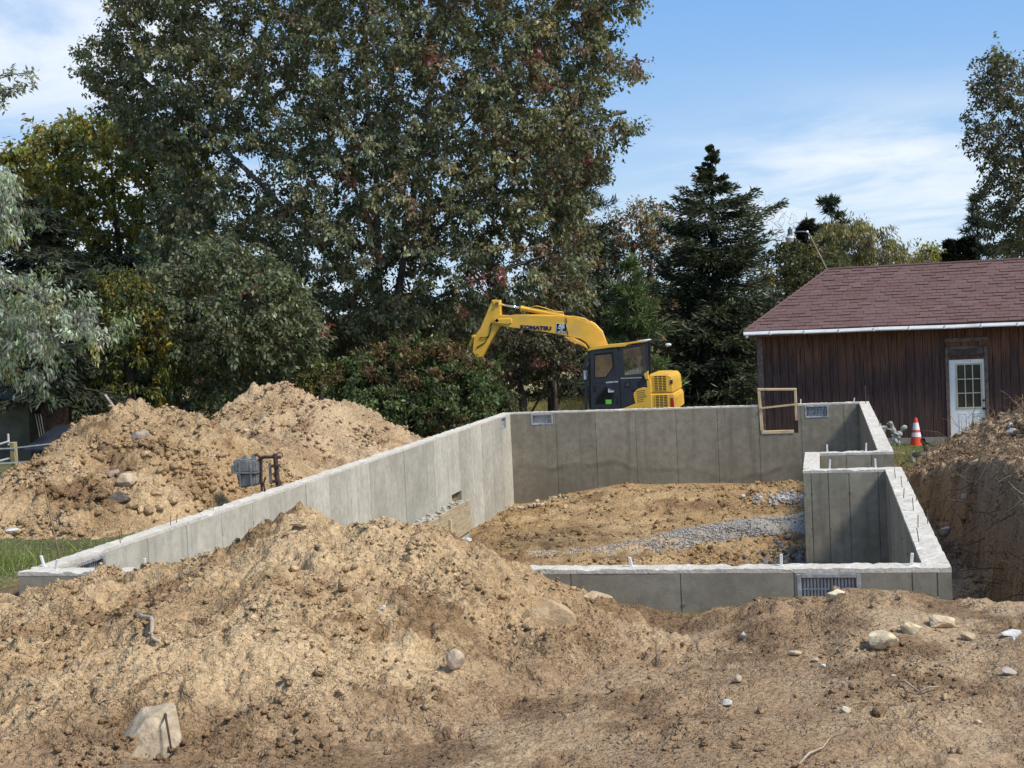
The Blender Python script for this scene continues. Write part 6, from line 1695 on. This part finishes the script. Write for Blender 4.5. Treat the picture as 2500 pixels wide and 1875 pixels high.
def conifer(name, label, base, h, rad, col, seed, whorls=26, per=9, needle=.16, nper=30, droop=.25, gap=0.04, width=.05, cat='tree', group=None, low=.06, upturn=.35, shape=1.0, lean=0.0, tuft=False, tcol=None, prof=None):
    rg = np.random.default_rng(seed)
    root = thing(name, label, cat, base, group)
    base = np.array(base, float)
    TV, TF, off = [], [], 0
    ztop = base + np.array([lean, 0, h])
    pos = [base + (ztop - base) * t for t in np.linspace(0, 1, 12)]; par = [-1] + list(range(11))
    r_ = list(.028 * h * (1 - np.linspace(0, 1, 12)) + .012)
    Pn, Dn, Cn, Ln = [], [], [], []
    for w in range(whorls):
        t = low + (1 - low) * (w + rg.uniform(-.6, .6)) / whorls
        t = min(max(t, low), .995)
        L0 = rad * (1 - t) ** shape * min(1.0, .35 + 6 * (1 - t)) * rg.uniform(.78, 1.15) + .02 * rad
        if prof is not None: L0 = float(np.interp(t, [q[0] for q in prof], [q[1] for q in prof])) * rg.uniform(.8, 1.12)
        k = max(3, int(per * (.45 + .55 * (1 - t))))
        ph = rg.uniform(0, 6.28)
        for b in range(k):
            a = ph + 6.283 * b / k + rg.normal(0, .25); L = L0 * rg.uniform(.55, 1.2)
            if rg.uniform() < gap: continue
            o = base + (ztop - base) * min(.997, max(low * .8, t + rg.normal(0, .8 / whorls)))
            hd = np.array([math.cos(a), math.sin(a), 0])
            seg = 6; p = o.copy(); j0 = int(t * 11); prev = min(j0, 11)
            cc = np.array(col) * (1 + rg.normal(0, .16))
            for q in range(1, seg + 1):
                s = q / seg
                zz = L * (.18 * (t - .35) * s - droop * s * s + upturn * droop * 1.4 * s ** 3)
                p2 = o + hd * L * s + np.array([0, 0, zz])
                pos.append(p2); par.append(prev); prev = len(pos) - 1; r_.append(max(.006, .012 * L * (1 - s) + .005))
                d = p2 - p; d /= np.linalg.norm(d) + 1e-9
                # side twigs carrying needles
                m = int(nper * (1 if s > .25 else .4))
                side = np.cross(d, [0, 0, 1.0]); side /= np.linalg.norm(side) + 1e-9
                u = rg.uniform(0, 1, (m, 1)); sg = rg.choice([-1, 1], (m, 1))
                reach = (.36 * L * (1 - .72 * s) + min(.09, .10 * L)) * rg.uniform(0, 1, (m, 1))
                pp = p + (p2 - p) * u + side * sg * reach + d * reach * .55 + np.array([0, 0, -1.0]) * (reach * rg.uniform(.1, .65, (m, 1))) + rg.normal(0, .02, (m, 3))
                dd = d * .9 + side * sg * .7 + np.array([0, 0, -.25]) + rg.normal(0, .35 if not tuft else .9, (m, 3))
                if tuft: dd[:, 2] += .7
                Pn.append(pp); Dn.append(dd); Ln.append(np.full(m, min(1.0, .42 + .45 * L) if prof is not None else 1.0)); Cn.append(np.repeat((cc if tcol is None or rg.uniform() > .3 else np.array(tcol))[None], m, 0))
                p = p2
    pos = np.array(pos); par = np.array(par); r_ = np.array(r_)
    V, F = branch_mesh(pos, par, r_)
    np_mesh('trunk', V, F, M_BARKD, parent=root, smooth=True)
    P = np.concatenate(Pn); D = np.concatenate(Dn); Ls = np.concatenate(Ln); C = np.concatenate(Cn); m = len(P)
    D /= np.linalg.norm(D, axis=1)[:, None]
    nr = rg.normal(0, .7, (m, 3)) + np.array([0, 0, 1.0]); sd = np.cross(D, nr); sd /= np.linalg.norm(sd, axis=1)[:, None]
    L = (needle * Ls * rg.uniform(.6, 1.3, m))[:, None]; W = width * .5 * rg.uniform(.7, 1.2, (m, 1))
    V = np.stack([P, P + D * L * .5 + sd * W, P + D * L, P + D * L * .5 - sd * W], 1).reshape(-1, 3)
    q = np.arange(m)[:, None] * 4
    F = np.concatenate([q + np.array([[0, 1, 2]]), q + np.array([[0, 2, 3]])], 1).reshape(-1, 3)
    fc = np.repeat(np.clip(C * np.clip(1 + rg.normal(0, .25, (m, 1)), .4, 2), .003, 1), 2, 0)
    np_mesh('crown', V, F, M_NEEDLE, parent=root, fcol=fc)
    return root

# --- the great maple behind the excavator arm
MP = [(-22.02, 15.85), (-19.36, 17.84), (-15.25, 18.54), (-11.39, 17.34), (-8.01, 15.35), (-5.89, 13.4), (-4.94, 11.81), (-5.17, 11.48), (-6.42, 11.31), (-5.86, 10.68), (-5.23, 10.05), (-5.41, 9.35), (-6.21, 9.27), (-6.39, 8.57), (-5.32, 7.84), (-6.59, 7.42), (-6.47, 6.69),
      (-7.17, 6.01), (-7.14, 4.84), (-7.03, 3.96), (-7.23, 2.79), (-7.72, 1.93), (-8.66, 1.08), (-9.6, .52), (-10.49, 1.16), (-11.4, 1.44), (-13.61, 1.39), (-15.22, 1.15), (-16.55, .68), (-17.58, .04), (-18.92, -.07), (-19.92, .28), (-21.14, 2.53), (-22.24, 4.16), (-21.78, 6.02),
      (-21.19, 7.24), (-21.98, 8.23), (-22.94, 9.55), (-23.65, 10.55), (-24.21, 11.39), (-23.98, 12.15), (-22.56, 12.65), (-22.68, 13.59)]
YM = 43.0
def st(r, pts, dy): return (r * .62, [(x + .16 * math.sin(k * 2.1 + r * 40), YM + dy * k / max(1, len(pts) - 1) + .25 * math.sin(k * 1.7), z) for k, (x, z) in enumerate(pts)])
m_st = [(.30, [(-14.0, YM, -1.4), (-14.0, YM, 1.5)]),
        st(.24, [(-14.05, 1.4), (-14.18, 4.35), (-14.27, 7.08), (-14.29, 9.79), (-14.25, 13.52), (-14.4, 16)], .6), st(.24, [(-13.9, 1.4), (-13.15, 4.29), (-12.71, 6.67), (-11.8, 9.14), (-10.9, 11.72), (-10.3, 14.59)], -1.6),
        st(.20, [(-14.1, 1.9), (-14.94, 3.63), (-16.15, 5.07), (-17.54, 6.53), (-18.78, 8.0), (-20.21, 9.34), (-21.83, 10.72)], -1.0), st(.16, [(-13.0, 4.5), (-11.02, 6.26), (-9.28, 7.47), (-7.58, 8.37), (-6.09, 8.69)], 1.2),
        st(.13, [(-14.15, 2.6), (-16.09, 3.03), (-17.73, 3.1), (-19.09, 2.45)], -2.0), st(.12, [(-13.5, 2.4), (-11.32, 3.29), (-9.45, 3.79), (-7.93, 4.0)], -2.2), st(.12, [(-12.6, 6.8), (-10.0, 9.6), (-7.6, 11.0), (-5.6, 11.7)], -1.0),
        st(.14, [(-14.2, 5.5), (-16.2, 9.0), (-18.0, 11.6), (-20.4, 14.0)], 1.8)]
m_holes = [(-18.79, 7.85, .9, .22), (-16.19, 4.46, .65, .25), (-17.59, 5.77, .75, .25), (-14.76, 3.92, .4, .3), (-18.36, 9.51, .6, .35), (-12.39, 3.65, .35, .3), (-16.86, 6.95, .7, .3), (-18.36, 3.96, .4, .4), (-15.2, 6.4, .4, .3), (-13.4, 6.9, .4, .3), (-20.2, 7.6, .5, .25), (-15.6, 2.4, .5, .3), (-16.7, 8.6, .5, .4), (-13.6, 9.5, .5, .4), (-11.0, 10.6, .4, .4)]
right_side = lambda c: .35 + 1.3 * sstep(c[:, 0], -15, -6) * (c[:, 2] < 12)
broadleaf('maple_tree', 'huge grey green maple with reddish leaf tips rising out of the frame behind the bush', (-14.0, YM, -1.4), MP, YM, 4.4, 4200, 78, .54, .158, (0.158, 0.158, 0.084), 31, m_st, accents=[((0.185, 0.155, 0.078), .12, None), ((0.22, 0.095, 0.072), .04, right_side), ((0.15, .105, .062), .12, right_side), ((0.120, 0.132, 0.076), .25, None)],
          holes=m_holes, shell=.5, mat=M_LEAFS, droop=.6, aspect=.56, twig_r=.0045, rmax=.3)
# --- trees on the left
broadleaf('maple_tree', 'smaller maple with a straight dark trunk, standing left of the huge one', (-17.07, 34, -.9), [(-18.45, 3.0), (-17.6, 4.0), (-15.9, 4.6), (-14.46, 4.2), (-13.47, 3.51), (-12.89, 2.27), (-13.48, 1.07), (-14.31, .24), (-15.78, .16), (-16.55, .81), (-17.76, .98), (-18.38, 2.01), (-18.72, 3.16)],
          34, 2.2, 460, 76, .5, .14, (0.115, 0.128, 0.066), 32, [(.16, [(-17.07, 34, -1.0), (-17.02, 34, 1.2), (-16.99, 34, 2.45), (-16.74, 34, 4.4)])], accents=[((0.20, .075, .065), .035, lambda c: 1.0 * (c[:, 0] > -15.5)), ((.10, .095, .04), .12, None)], mat=M_LEAFS, bk=M_BARKD)
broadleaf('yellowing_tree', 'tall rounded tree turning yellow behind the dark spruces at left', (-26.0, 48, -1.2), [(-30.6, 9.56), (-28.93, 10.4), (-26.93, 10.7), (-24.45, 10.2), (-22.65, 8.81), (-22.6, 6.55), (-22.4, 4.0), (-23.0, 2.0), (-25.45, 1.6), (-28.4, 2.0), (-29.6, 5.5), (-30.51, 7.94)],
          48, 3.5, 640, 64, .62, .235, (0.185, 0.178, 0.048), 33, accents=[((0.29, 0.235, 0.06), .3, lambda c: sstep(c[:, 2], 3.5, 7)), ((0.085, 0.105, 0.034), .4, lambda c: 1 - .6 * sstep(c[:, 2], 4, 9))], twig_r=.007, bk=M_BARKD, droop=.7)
for k, (x, y, h, rd, sd_, lbl) in enumerate(((-24.6, 39.5, 7.9, 3.2, 41, 'dark drooping spruce at the left edge behind the silvery branches'), (-22.3, 40.5, 6.3, 2.6, 42, 'dark drooping spruce between the silvery branches and the smaller maple'))):
    conifer('spruce_tree', lbl, (x, y, -1.1), h, rd, (0.052, 0.060, 0.036), sd_, whorls=26, per=12, needle=.26, nper=42, droop=.42, width=.065, low=.08 if k else .14, shape=.5, group=None)
# trunk of the spruce by the shed
conifer('spruce_tree', 'spruce with a thick bare lower trunk beside the shed', (-18.9, 30.9, -.9), 6.0, 2.6, (0.048, 0.056, 0.034), 43, whorls=15, per=9, needle=.24, nper=30, droop=.40, width=.055, low=.30, shape=.7)
broadleaf('cherry_tree', 'small tree with hanging yellow green leaves in front of the dark spruces', (-17.6, 32.5, -.9), [(-18.89, 3.75), (-17.68, 4.16), (-16.58, 3.16), (-16.29, 1.73), (-16.5, .4), (-17.92, -.2), (-18.72, .9), (-17.95, 2.04), (-18.81, 3.03)], 32.5, 1.0, 130, 60, .42, .14,
          (0.10, 0.105, 0.022), 34, accents=[((.20, .15, .025), .25, None), ((.05, .07, .025), .3, None)], droop=1.0, aspect=.42, bk=M_BARKD)
PO = [(-17.5, 5.9), (-15.4, 5.75), (-14.7, 5.35), (-14.45, 4.9), (-14.5, 4.35), (-15.1, 4.1), (-15.0, 3.55), (-14.43, 3.45), (-13.96, 3.3), (-13.51, 2.94), (-12.62, 2.42), (-12.95, 2.0), (-13.5, 2.2), (-13.62, 1.9), (-13.95, 1.75), (-14.2, 1.25), (-14.6, 1.3), (-15.1, 1.5), (-17.5, 1.4)]
broadleaf('silver_poplar', 'silvery white leaved poplar branches hanging in from the left edge', (-18.6, 22.6, -.6), PO, 23, 1.0, 400, 84, .42, .125, (0.30, 0.325, 0.255), 35,
          [(.2, [(-18.6, 22.6, -.7), (-18.4, 22.8, 3.0), (-17.8, 23, 6.5)]), (.07, [(-18.3, 22.9, 3.6), (-16.5, 23, 3.8), (-14.8, 23, 3.2), (-13.4, 23, 2.5)]), (.05, [(-18.2, 22.9, 5.0), (-16.4, 23, 5.4), (-14.7, 23, 5.0)])],
          accents=[((.15, .18, .10), .25, None), ((.27, .26, .11), .05, None)], droop=1.1, aspect=.34, var=.2, mat=M_LEAF, holes=[(-15.0, 3.9, .35, .1)])
broadleaf('silver_poplar', 'small silvery poplar sprig entering high on the left edge', (-17.6, 22.0, 6.0), [(-15.6, 7.05), (-14.6, 6.75), (-14.05, 7.16), (-14.4, 7.22), (-14.8, 7.1), (-14.75, 6.75), (-15.3, 6.5)], 23, .3, 26, 40, .28, .12, (0.26, 0.28, 0.21), 36,
          [(.03, [(-17.6, 22.8, 6.2), (-15.8, 23, 6.9), (-14.5, 23, 7.1)])], droop=.4, aspect=.42)
# --- behind the excavator
conifer('pine_tree', 'tall dark pine showing behind the right side of the huge maple', (-9.0, 52, -1.4), 11.9, 2.3, (0.040, 0.060, 0.038), 44, whorls=26, per=8, needle=.34, nper=26, droop=.04, upturn=.9, width=.05, low=.2, shape=.55, tuft=True)
broadleaf('autumn_tree', 'thin tan and rusty tree between the maple and the big spruce', (-7.0, 54, -1.4), [(-8.9, 5.0), (-7.83, 6.21), (-6.52, 6.67), (-5.4, 5.89), (-5.5, 3.0), (-6.4, .4), (-8.2, .4), (-8.9, 2.6)], 54, 1.5, 400, 46, .5, .15, (0.22, 0.175, 0.10), 37, accents=[((.24, .12, .085), .3, None), ((.13, .125, .06), .3, None)], shell=.3)
conifer('pine_tree', 'young soft green pine just above the excavator boom', (-6.0, 44, -1.3), 5.3, 1.5, (0.105, 0.145, 0.055), 45, whorls=15, per=8, needle=.30, nper=26, droop=.02, upturn=1.0, width=.04, low=.14, shape=.6, tuft=True, tcol=(.14, .18, .065))
conifer('spruce_tree', 'big dark spruce with a pointed top behind the excavator cab', (-3.5, 47, -1.4), 9.1, 3.6, (0.074, 0.088, 0.052), 46, whorls=33, per=13, needle=.24, nper=44, droop=.30, width=.06, low=.05, shape=.62, upturn=.9, gap=.12, tcol=(.095, .105, .052), prof=[(0, 2.2), (.3, 2.35), (.6, 2.15), (.75, 1.75), (.85, .85), (.91, .42), (.96, .18), (1, .05)])
conifer('pine_tree', 'dark pine with low branches right of the bush, under the maple', (-8.3, 41.5, -1.3), 3.6, 1.7, (0.042, 0.05, 0.03), 47, whorls=12, per=8, needle=.26, nper=24, droop=.08, upturn=.9, width=.04, low=.34, shape=.5, tuft=True)
broadleaf('leaning_tree', 'dark leaning tree with wine red leaves right of the round bush', (-8.75, 39.6, -1.3), [(-9.3, 1.6), (-8.4, 2.1), (-7.2, 1.9), (-7.1, .9), (-7.7, .3), (-8.2, .9), (-8.5, .2), (-9.0, .3)], 39.6, .9, 75, 54, .42, .13, (0.075, 0.070, 0.04), 38,
          [(.15, [(-8.75, 39.6, -1.4), (-8.8, 39.6, .2), (-8.6, 39.6, 1.5)]), (.05, [(-8.7, 39.5, -.9), (-8.2, 39.5, -.2), (-7.7, 39.5, .7)])], accents=[((.14, .07, .055), .18, None)], bk=M_BARKD, shell=.2)
rod('dead_tree', 'thin dark bare trunk between the bush and the excavator', 'tree', [(-7.98, 40.5, -1.4), (-7.97, 40.5, -.2), (-8.0, 40.5, 1.0)], .085, M_BARKD, 8)
broadleaf('bush', 'large round dark green bush turning russet on top, behind the back left corner', (-10.0, 33.6, -1.3), [(-12.55, .5), (-11.9, 1.35), (-10.6, 1.80), (-9.13, 1.52), (-8.25, .95), (-7.8, .3), (-7.72, -.3), (-8.1, -1.2), (-10, -1.4), (-12.0, -1.2), (-12.5, -.2)], 33.9, 2.1, 720, 74, .34, .125,
          (0.088, 0.112, 0.042), 39, [(.07, [(-10.2, 33.6, -1.3), (-10.8, 33.4, .2), (-11.2, 33.2, .8)]), (.07, [(-9.9, 33.6, -1.3), (-9.5, 33.8, .2), (-9.0, 33.5, .9)]), (.06, [(-10.1, 33.8, -1.3), (-10.2, 34.2, .8)])],
          accents=[((.145, .092, .045), .6, lambda c: sstep(c[:, 2], .55, 1.5)), ((.11, .075, .035), .14, None), ((.07, .095, .03), .25, None)], shell=.8, droop=.55, aspect=.5, cat='bush', mat=M_LEAF, bk=M_BARKD, step=.4)
broadleaf('shrub', 'small yellow green shrub between the back soil pile and the bush', (-14.1, 37, -1.2), [(-14.75, -.2), (-14.6, .8), (-14.1, 1.25), (-13.6, .9), (-13.4, -.3), (-14, -1.1)], 37, .6, 60, 60, .34, .10, (0.13, 0.125, 0.03), 50, accents=[((.2, .16, .04), .3, None)], cat='shrub', bk=M_BARKD, step=.4)
# --- right of the big spruce
conifer('spruce_tree', 'slim dark spruce behind the yard light', (-.45, 53, -1.5), 7.2, 1.9, (0.042, 0.05, 0.032), 51, whorls=26, per=10, needle=.24, nper=32, droop=.24, width=.055, low=.06, shape=.75, upturn=.8)
broadleaf('green_tree', 'low mixed green tree between the big spruce and the barn roof', (-1.2, 50, -1.5), [(-2.5, 2.6), (-2.0, 4.2), (-1.2, 4.6), (-.2, 4.1), (.6, 3.9), (1.6, 3.2), (2.4, 2.6), (2.4, -.6), (-2.4, -.6)], 50, 1.8, 400, 70, .5, .14, (0.075, 0.083, 0.034), 52, accents=[((.13, .115, .045), .3, None)], bk=M_BARKD, twig_r=.007)
broadleaf('willow_tree', 'rounded golden green willow beyond the barn roof', (1.0, 58, -1.6), [(-1.38, 3.2), (-.95, 4.8), (.39, 5.62), (1.1, 5.5), (1.68, 5.7), (2.93, 4.87), (3.5, 3.9), (3.3, 1.2), (-1.4, 1.2)], 58, 2.2, 460, 72, .62, .22, (0.185, 0.165, 0.062), 53, accents=[((.22, .19, .06), .3, lambda c: sstep(c[:, 2], 3, 5)), ((.10, .10, .045), .3, None), ((.12, .085, .055), .2, lambda c: 1.0 * (c[:, 0] > 1.4))], droop=1.6, aspect=.22, shell=.75)
conifer('pine_tree', 'dark pine top poking above the golden willow', (.55, 62, -1.6), 8.3, 1.7, (0.042, 0.06, 0.036), 54, whorls=15, per=7, needle=.36, nper=22, droop=.02, upturn=1.0, width=.06, low=.45, shape=.35, tuft=True)
def bare(name, label, base, poly, y0, n, seed, depth=1.2):
    rg = np.random.default_rng(seed)
    pts = crown_points(rg, poly, y0, depth, n, (), .4)
    pc = np.asarray(poly).mean(0)
    pos, par, sr, tips = grow([(.07, [base, (pc[0], y0, pc[1] - .8)])], pts, .35)
    rad = radii(pos, par, sr, .0045, .12)
    V, F = branch_mesh(pos, par, rad)
    return tag(np_mesh(name, V, F, M_BARKG, smooth=True, loc=base), label, 'tree')
bare('bare_tree', 'leafless grey tree showing beside the big spruce top', (-2.0, 60, -1.5), [(-3.4, 4.0), (-3.3, 6.6), (-2.4, 6.95), (-1.4, 6.9), (-.8, 6.0), (-1.2, 4.2), (-2, 3.0)], 60, 420, 61)
bare('bare_tree', 'leafless bush like tree right of the golden willow', (4.2, 63, -1.6), [(3.3, 2.6), (3.5, 4.6), (4.3, 4.9), (5.0, 3.9), (5.0, 2.6)], 63, 380, 62)
broadleaf('yellow_tree', 'bright yellow green tree top just above the barn ridge', (5.6, 75, -1.7), [(4.3, 3.0), (4.7, 4.3), (5.41, 5.0), (6.4, 4.75), (7.0, 3.8), (7.0, 1.8), (4.3, 1.8)], 75, 1.4, 120, 50, .6, .2, (0.19, 0.18, 0.04), 55, droop=.6)
for k, (x, h, lbl) in enumerate(((5.25, 6.2, 'narrow arborvitae above the barn ridge, leftmost of three'), (5.68, 6.35, 'narrow arborvitae above the barn ridge, middle of three'), (6.12, 6.2, 'narrow arborvitae above the barn ridge, rightmost of three'))):
    conifer('arborvitae', lbl, (x, 60, -1.6), h, .34, (0.026, 0.032, 0.02), 70 + k, whorls=34, per=9, needle=.24, nper=16, droop=-.5, upturn=0, width=.10, low=.02, shape=.3, group='arborvitae beyond the barn')
conifer('pine_tree', 'white pine with layered branches at right beyond the barn roof', (7.05, 66, -1.7), 8.5, 1.75, (0.042, 0.062, 0.042), 56, whorls=13, per=7, needle=.40, nper=24, droop=.0, upturn=1.0, width=.06, low=.4, shape=.5, tuft=True)
TL = [(4.56, 7.39), (4.85, 7.9), (4.95, 8.6), (5.18, 9.67), (5.61, 9.93), (6.45, 9.4), (8.0, 9.2), (8.6, 6), (8.4, 3.2), (6.4, 2.6), (5.75, 3.4), (5.3, 4.56), (4.94, 5.6), (5.3, 6.3), (4.9, 6.7)]
broadleaf('tall_tree', 'tall airy grey green tree at the right edge', (7.2, 46, -1.5), TL, 46, 1.7, 560, 54, .48, .135, (0.125, 0.122, 0.072), 57, [(.13, [(7.2, 46, -1.5), (7.0, 46, 3), (6.6, 46, 5.5), (6.2, 46, 7.6)]), (.07, [(7.0, 46, 3.5), (7.6, 46, 6), (7.7, 46, 8.5)])], accents=[((.14, .11, .065), .2, None)], shell=.25, bk=M_BARKD, twig_r=.005,
          holes=[(5.9, 7.4, .35, .3), (6.6, 5.6, .4, .3), (5.5, 5.4, .3, .3)])
broadleaf('green_tree', 'dark rounded evergreen at the right edge behind the barn ridge', (8.2, 56, -1.6), [(6.9, 2.5), (7.1, 4.4), (8.0, 5.4), (9.6, 5.2), (9.8, 2.2)], 56, 1.3, 130, 60, .5, .15, (0.045, 0.06, 0.024), 58, bk=M_BARKD)
# --- far undergrowth: one mass nobody could count
def mass(name, label, xs, ys, zf, n, size, cols, seed, dens=None):
    rg = np.random.default_rng(seed)
    x = rg.uniform(xs[0], xs[1], n); y = rg.uniform(ys[0], ys[1], n)
    if dens is not None:
        k = rg.uniform(0, 1, n) < dens(x, y); x, y = x[k], y[k]
    hz = zf(x, y); z = -1.5 + (hz + 1.5) * np.sqrt(rg.uniform(0, 1, len(x)))
    P = np.stack([x, y, z], 1)
    V, F, m = leaves(rg, P, 14, .6, size, .5, .6)
    fc = leaf_cols(rg, P, 14, cols[0], .2, [(c, 1.2 / len(cols), None) for c in cols[1:]])
    o = np_mesh(name, V, F, M_LEAF, fcol=fc)
    return tag(o, label, 'undergrowth', kind='stuff')
mass('undergrowth', 'dim thicket of shrubs beyond the trees', (-42, 0), (50, 60), lambda x, y: 1.2 + 1.6 * fbm(x, y * .3, .35, 3, 5) + 1.2 * sstep(x, -18, -30), 3300, .27, [(0.075, 0.088, 0.036), (0.115, 0.11, 0.045), (0.05, 0.062, 0.03), (.16, .13, .07)], 81,
     lambda x, y: 1 - .93 * np.exp(-((x + 10.4 + (y - 50) * .15) / 1.5) ** 2) - .6 * np.exp(-((x + 18.3) / .8) ** 2))
mass('undergrowth', 'dim weeds and saplings at the foot of the left trees', (-26, -13), (36, 44), lambda x, y: -.3 + .8 * fbm(x, y, .5, 3, 6), 900, .16, [(0.05, 0.062, 0.026), (0.10, 0.09, 0.04), (.15, .13, .07)], 82)
mass('far_woods', 'far hedgerow along the horizon', (-190, 190), (230, 250), lambda x, y: 5.0 + 3.0 * fbm(x, y * 0, .05, 4, 8), 1800, 2.6, [(0.075, 0.08, 0.035), (.12, .10, .045), (.055, .065, .03)], 83)
# --- grass
def grass(name, label, n, fn, h, cols, seed):
    rg = np.random.default_rng(seed)
    P = fn(rg, n); m = len(P)
    a = rg.uniform(0, 6.28, m); w = .004 + .004 * rg.uniform(0, 1, m); hh = h * rg.uniform(.4, 1.3, m)
    s = np.stack([np.cos(a), np.sin(a), 0 * a], 1) * w[:, None]
    tip = P + np.stack([rg.normal(0, .5, m) * hh, rg.normal(0, .5, m) * hh, hh], 1)
    V = np.stack([P - s, P + s, tip], 1).reshape(-1, 3)
    c = np.array(cols)[rg.integers(0, len(cols), m)] * rg.uniform(.7, 1.3, (m, 1))
    o = np_mesh(name, V, np.arange(m * 3).reshape(-1, 3), M_LEAF, fcol=c)
    return tag(o, label, 'grass', kind='stuff')
GC = [(0.13, 0.17, 0.055), (0.17, 0.19, 0.07), (0.30, 0.25, 0.13), (.10, .13, .04)]
def lawn_left(rg, n):
    y = 11.6 + 17 * rg.uniform(0, 1, n) ** 1.5; x = -7.4 - rg.uniform(0, 1, n) * (1.2 + (y - 11) * .75)
    g = ground_h(x, y)[0]; p = pile1_h(x, y)
    k = (g > p - .03) & ((x < -7.95) | (rg.uniform(0, 1, n) < .25))
    return np.stack([x, y, g], 1)[k]
grass('lawn_grass', 'patchy lawn grass left of the foundation', 36000, lawn_left, .017, GC, 91)
def lawn_right(rg, n):
    x = rg.uniform(.95, 2.9, n); y = rg.uniform(27.5, 33.7, n); g = ground_h(x, y)[0]
    k = (g > bankpile_h(x, y)) & (rg.uniform(0, 1, n) < .35 + .65 * sstep(y, 28.5, 31))
    return np.stack([x, y, g], 1)[k]
grass('lawn_grass', 'strip of lawn grass between the right wall and the barn', 16000, lawn_right, .03, GC, 92)
def weeds_l(rg, n):
    x = -9.2 + rg.normal(0, .55, n); y = 12.9 + rg.normal(0, .5, n)
    return np.stack([x, y, ground_h(x, y)[0]], 1)[x < -7.6]
grass('weeds', 'coarser weeds in the lawn near the front left corner', 1600, weeds_l, .15, [(.12, .16, .035), (.17, .19, .05)], 93)
def field(rg, n):
    x = rg.uniform(-16, -3, n); y = rg.uniform(42, 52, n)
    return np.stack([x, y, ground_h(x, y)[0]], 1)
grass('field_grass', 'dry tan field grass beyond the trees', 16000, field, .35, [(.42, .34, .16), (.34, .29, .12), (.22, .22, .08)], 94)
